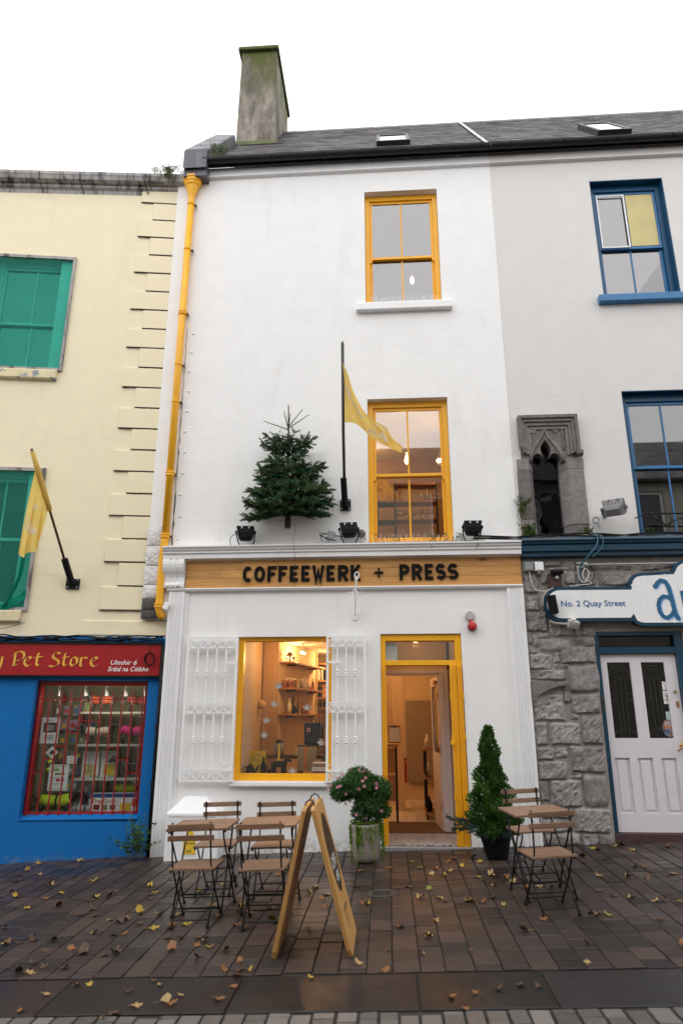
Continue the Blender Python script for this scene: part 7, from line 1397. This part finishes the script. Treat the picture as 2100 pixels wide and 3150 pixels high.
BE = [(-.545, -.62, 5.42), (-.50, -.64, 5.39), (-.43, -.68, 5.37), (-.36, -.70, 5.32), (-.27, -.73, 5.22), (-.19, -.75, 5.14), (-.08, -.77, 5.06), (.02, -.79, 4.96), (.112, -.80, 4.885), (.235, -.80, 4.88)]
def lerpl(L_, u): x = u * (len(L_) - 1); i = min(int(x), len(L_) - 2); return Vector(L_[i]).lerp(Vector(L_[i + 1]), x - i)
def SF1(u, v): p = lerpl(BE, u).lerp(lerpl(TE, u), v); p += Vector((.012 * math.sin(v * 9 + u * 6) * u, .075 * math.sin(u * 13 + v * 5) * (.25 + .75 * u) * (1 - abs(2 * v - 1) * .5), .014 * math.sin(u * 17 + v * 5) * u)); return rel(p)
flag_cloth(F1, SF1, 40, 12, [('galway', .06, .55, .135, .34), ('o.ie', .50, .2, .20, .5), ('uir', .56, .74, .13, .24)])
fo = lp(-.80, -.02, 3.30); F2 = thing('flag', 'yellow printed flag hanging limp from a leaning pole on the cream facade', 'flag', mat=Matrix.Translation(fo) @ Matrix.Rotation(A, 4, 'Z'))
box('bracket_plate', 'black_plastic', F2, -.09, .09, -.012, .02, -.07, .07); [MB().lathe([(.012, -.018), (.012, -.012)], (x, 0, z), 8, 'y').build('bolt', 'grey_metal', F2) for x in (-.065, .065) for z in (-.05, .05)]
pk_ = lambda t, d, z: ((t) * (8.9 + d) / 8.9, d, z)
MB().tube([(0, -.04, .0), (-.075, -.24, .30)], .045, 12).build('socket', 'black_plastic', F2); PB, PT = Vector((-.06, -.18, .22)), Vector((-.42, -1.0, 1.60)); MB().tube([PB, PT], .017, 10).build('pole', 'dark_wood', F2, smooth=True)
wr = MB(); wr.tube([PT.lerp(PB, .02), PT.lerp(PB, .2), PT.lerp(PB, .4), PT.lerp(PB, .52)], [.026, .04, .036, .032], 10); wr.build('wrapped_cloth', 'flag_yellow', F2, smooth=True)
def SF2(u, v):
    a = PT.lerp(PB, .16 + .34 * u); ln = .55 + .75 * (1 - u) if u < .7 else .775 - (u - .7) * .5; f = Vector((-.02 - .03 * (1 - v) - .05 * (1 - u) * (1 - v), .02 * math.sin(u * 14) * (1 - v), -(1 - v) * 1.16 * (1.0 - .62 * u ** 1.5)))
    return tuple(a + f + Vector((.02 * math.sin(u * 9 + 1) * (1 - v), -.07 * math.sin(u * 15 + v * 2) * (1 - v), 0)))
flag_cloth(F2, SF2, 24, 24, [('SOAie', .06, .30, .21, .22), ('ir', .3, .62, .34, .2)])
# ---------------------------------------------------------------- fallen leaves
for nm, c, c2 in (('leaf_yellow', (.46, .31, .03), (.26, .17, .03)), ('leaf_tan', (.40, .27, .11), (.22, .12, .04)), ('leaf_orange', (.26, .11, .03), (.12, .05, .02)), ('leaf_brown', (.085, .042, .02), (.05, .024, .012)), ('leaf_green', (.16, .17, .03), (.2, .2, .05))): pmat(nm, c, .55, .25, 24, .2, 60, stain=c2, ss=18, slo=.45, shi=.65)
def leaf_me(k, mat):
    g = random.Random(k); m = MB(); n = 20; out = []; cl_ = g.uniform(.25, .9); mx = g.uniform(-1, 1)
    for i in range(n): a = 2 * math.pi * i / n; lob = .48 + .52 * abs(math.cos(a * 2.5)) ** .8 if k % 4 else .7 + .25 * math.cos(a); r = lob * (1 - .25 * math.cos(a - math.pi)) * g.uniform(.72, 1.12); out.append((r * math.cos(a), r * math.sin(a) * .85, cl_ * r * r * (.5 + .5 * math.sin(2 * a + mx)) + .05))
    m.add([(0, 0, .03)] + out, [(0, i + 1, (i + 1) % n + 1) for i in range(n)]); m.tube([(-.5, 0, .04), (-1.3, .1, .03)], .03, 4); return m.mesh('leaf', mat, fix=False, smooth=True)
LME = {c: [leaf_me(k, m_) for k in range(4)] for c, m_ in (('y', 'leaf_yellow'), ('t', 'leaf_tan'), ('o', 'leaf_orange'), ('b', 'leaf_brown'), ('g', 'leaf_green'), ('r', 'leaf_orange'))}
LAB = {'y': 'fallen yellow maple leaf lying on the wet paving', 't': 'fallen pale tan leaf lying on the wet paving', 'o': 'fallen orange leaf lying on the wet paving', 'b': 'fallen dark brown leaf lying on the wet paving', 'g': 'fallen greenish leaf lying on the wet paving', 'r': 'fallen orange leaf lying on the wet paving'}
LEAVES = [(-4.12, -1.12, 'b'), (-4.21, -0.86, 'b'), (-4.23, -0.65, 'o'), (-3.98, -0.85, 't'), (-4.28, -0.25, 'y'), (-3.8, -0.98, 'b'), (-3.61, -1.34, 't'), (-3.92, -1.57, 'o'), (-3.72, -1.81, 'y'), (-3.38, -1.89, 'o'), (-3.33, -1.69, 'y'), (-3.2, -1.22, 'y'), (-2.91, -1.47, 'b'), (-3.5, -1.04, 'b'), (-3.13, -2.17, 'o'), (-3.4, -2.24, 'y'), (-2.9, -2.01, 'b'), (-2.77, -1.9, 'b'), (-2.47, -1.54, 'y'), (-2.34, -1.76, 'y'), (-2.32, -2.02, 'b'), (-2.26, -2.44, 'y'), (-2.73, -2.31, 'b'), (-2.66, -2.52, 'b'), (-2.44, -2.66, 't'), (-2.32, -2.75, 'b'), (-2.06, -2.53, 't'), (-2.14, -2.8, 'b'), (-1.98, -2.93, 'y'), (-2.44, -3.0, 't'), (-2.69, -3.17, 'o'), (-2.95, -3.22, 'b'), (-3.05, -3.24, 't'), (-2.64, -3.43, 'b'), (-2.44, -3.41, 'o'), (-2.32, -3.5, 'b'), (-2.17, -3.06, 'o'), (-2.32, -3.79, 'b'), (-1.89, -2.55, 't'), (-1.84, -2.87, 'o'), (-1.73, -2.85, 'y'), (-1.68, -3.16, 'b'), (-1.77, -3.19, 'b'), (-1.46, -3.24, 't'), (-1.48, -3.39, 'o'), (-1.38, -3.42, 'y'), (-1.4, -3.62, 'b'), (-1.24, -3.47, 'o'), (-1.66, -3.47, 'o'), (-1.67, -2.27, 'y'), (-1.81, -1.94, 'b'), (-1.9, -1.73, 'y'), (-1.8, -1.54, 'y'), (-1.51, -2.62, 'o'), (-1.36, -2.39, 'y'), (-1.44, -2.14, 'b'), (-1.29, -2.9, 'r'), (-1.21, -1.19, 'o'), (-0.99, -2.77, 'y'), (-0.67, -3.05, 'b'), (-0.74, -1.75, 't'), (-0.79, -1.93, 't'), (-0.61, -2.0, 'y'), (-0.64, -2.17, 'o'), (-0.59, -2.41, 'o'), (-1.02, -2.47, 'b'), (-1.1, -2.45, 'b'), (-1.14, -3.91, 'o'), (-1.06, -3.89, 'b'), (-0.98, -3.91, 'y'), (-1.08, -3.75, 'o'), (-2.22, -4.25, 't'), (-2.0, -4.1, 'y'), (-2.09, -4.1, 'o'), (-1.52, -4.13, 't'), (-1.03, -4.18, 'o'), (-0.54, -4.05, 'y'), (-1.57, -4.45, 't'), (-1.42, -4.39, 't'), (-1.36, -4.43, 'o'), (-1.69, -4.23, 'b'), (-1.08, -4.37, 'r'), (-2.26, -4.5, 'o'), (-1.68, -4.55, 'b'), (-2.61, -3.85, 'b'), (-2.06, -3.49, 'b'), (-2.6, -3.69, 'b'), (-3.3, -2.81, 'b'), (-3.8, -0.19, 't'), (-1.65, -1.27, 'y'), (-1.31, -2.53, 'b'), (-0.32, -1.1, 'b'), (-0.34, -1.73, 'b'), (0.07, -1.85, 'b'), (0.29, -1.0, 'g'), (-0.04, -1.0, 'o'), (0.46, -1.12, 'o'), (0.23, -0.72, 'y'), (0.61, -0.77, 'o'), (0.76, -1.02, 'y'), (0.53, -1.36, 'y'), (0.39, -1.32, 't'), (0.98, -0.79, 'y'), (0.85, -1.48, 'y'), (0.88, -1.6, 'b'), (1.0, -1.44, 't'), (0.98, -1.81, 't'), (1.12, -1.6, 'o'), (1.15, -1.73, 't'), (1.28, -1.93, 'o'), (1.37, -1.93, 't'), (1.6, -1.82, 'b'), (0.89, -2.26, 'b'), (0.67, -2.32, 'y'), (0.78, -2.4, 'o'), (0.96, -2.52, 't'), (0.43, -2.23, 't'), (0.25, -2.18, 't'), (0.35, -1.92, 'g'), (-0.22, -2.36, 'y'), (0.35, -2.9, 't'), (0.27, -3.29, 'y'), (0.05, -3.02, 'o'), (-0.04, -3.56, 'b'), (0.21, -3.65, 't'), (0.54, -3.6, 'b'), (2.1, -0.71, 'b'), (2.04, -1.57, 't'), (2.3, -0.84, 'y'), (2.05, -0.95, 'b'), (2.28, -1.64, 'g'), (2.59, -1.21, 'o'), (2.43, -1.74, 'r'), (2.75, -1.56, 't'), (2.42, -2.53, 'y'), (2.24, -2.5, 't'), (2.08, -2.36, 't'), (1.74, -2.86, 'y'), (1.65, -2.83, 'o'), (1.88, -2.12, 'o'), (1.95, -2.31, 'o'), (1.4, -3.52, 'b'), (1.29, -3.87, 't'), (1.02, -3.19, 't'), (2.01, -3.58, 'o'), (1.21, -2.93, 'r'), (0.34, -4.39, 'r'), (0.49, -4.34, 'o'), (0.78, -4.24, 'b'), (0.63, -4.28, 'b'), (-0.23, -3.83, 't'), (-0.07, -3.94, 'o'), (2.65, -0.18, 'y'), (2.73, -0.38, 'o'), (3.18, -0.32, 'o'), (3.14, 0.36, 'o'), (2.33, -0.27, 'y'), (2.39, -0.34, 'o'), (2.97, 0.03, 'y'), (2.43, -2.27, 'b'), (2.08, -3.01, 'b'), (0.91, -0.55, 'b'), (0.41, -4.57, 'o'), (2.49, -1.23, 'b')]
rl = random.Random(55)
for (x, y, c) in list(LEAVES):
    if rl.random() < .30: LEAVES.append((x + rl.gauss(0, .07), y + rl.gauss(0, .06), rl.choice('bbbot')))
CN = {'y': 'yellow', 't': 'pale tan', 'o': 'orange', 'r': 'orange', 'b': 'dark brown', 'g': 'greenish'}
def leaf_label(x, y, c):
    w = 'on the grey setts' if y < -4.56 else 'in the dark drain channel' if y < -3.97 else None
    if w: w += ' near the left edge' if x < -1.2 else ' below the A-board' if x < .2 else ' toward the right'
    elif x < -2.6: w = 'before the blue wall, close to it' if y > -1.2 else 'on the open pavers below the blue wall'
    elif x < -.75: w = 'under the left folding tables' if y > -2.95 else 'before the left folding chairs'
    elif x < -.2: w = 'beside the A-board'
    elif x < .95: w = 'just outside the doorway' if y > -1.7 else 'in the middle of the pavers before the doorway'
    elif x < 1.85: w = 'at the foot of the black pot' if y > -1.2 else 'around the right folding table' if y > -2.9 else 'before the right folding chair'
    else: w = 'at the foot of the stone wall' if y > -.6 else 'on the pavers before the lilac door'
    return 'fallen ' + CN[c] + ' leaf ' + w
for (x, y, c) in LEAVES:
    if y > -.05 and x < 2.6: y = -.1
    z = ground(x, y) + .004; s = rl.uniform(.034, .056) * (.8 if y < -3.5 else 1)
    o = inst('fallen_leaf', rl.choice(LME[c]), None, (x, y, z), (rl.gauss(-.02, .12), rl.gauss(.03, .12), rl.random() * 6.28), (s, s, s * rl.uniform(.6, 1.4))); tag(o, leaf_label(x, y, c), 'leaf', {'y': 'fallen yellow leaves', 't': 'fallen tan leaves', 'o': 'fallen orange leaves', 'r': 'fallen orange leaves', 'b': 'fallen brown leaves', 'g': 'fallen greenish leaves'}[c])
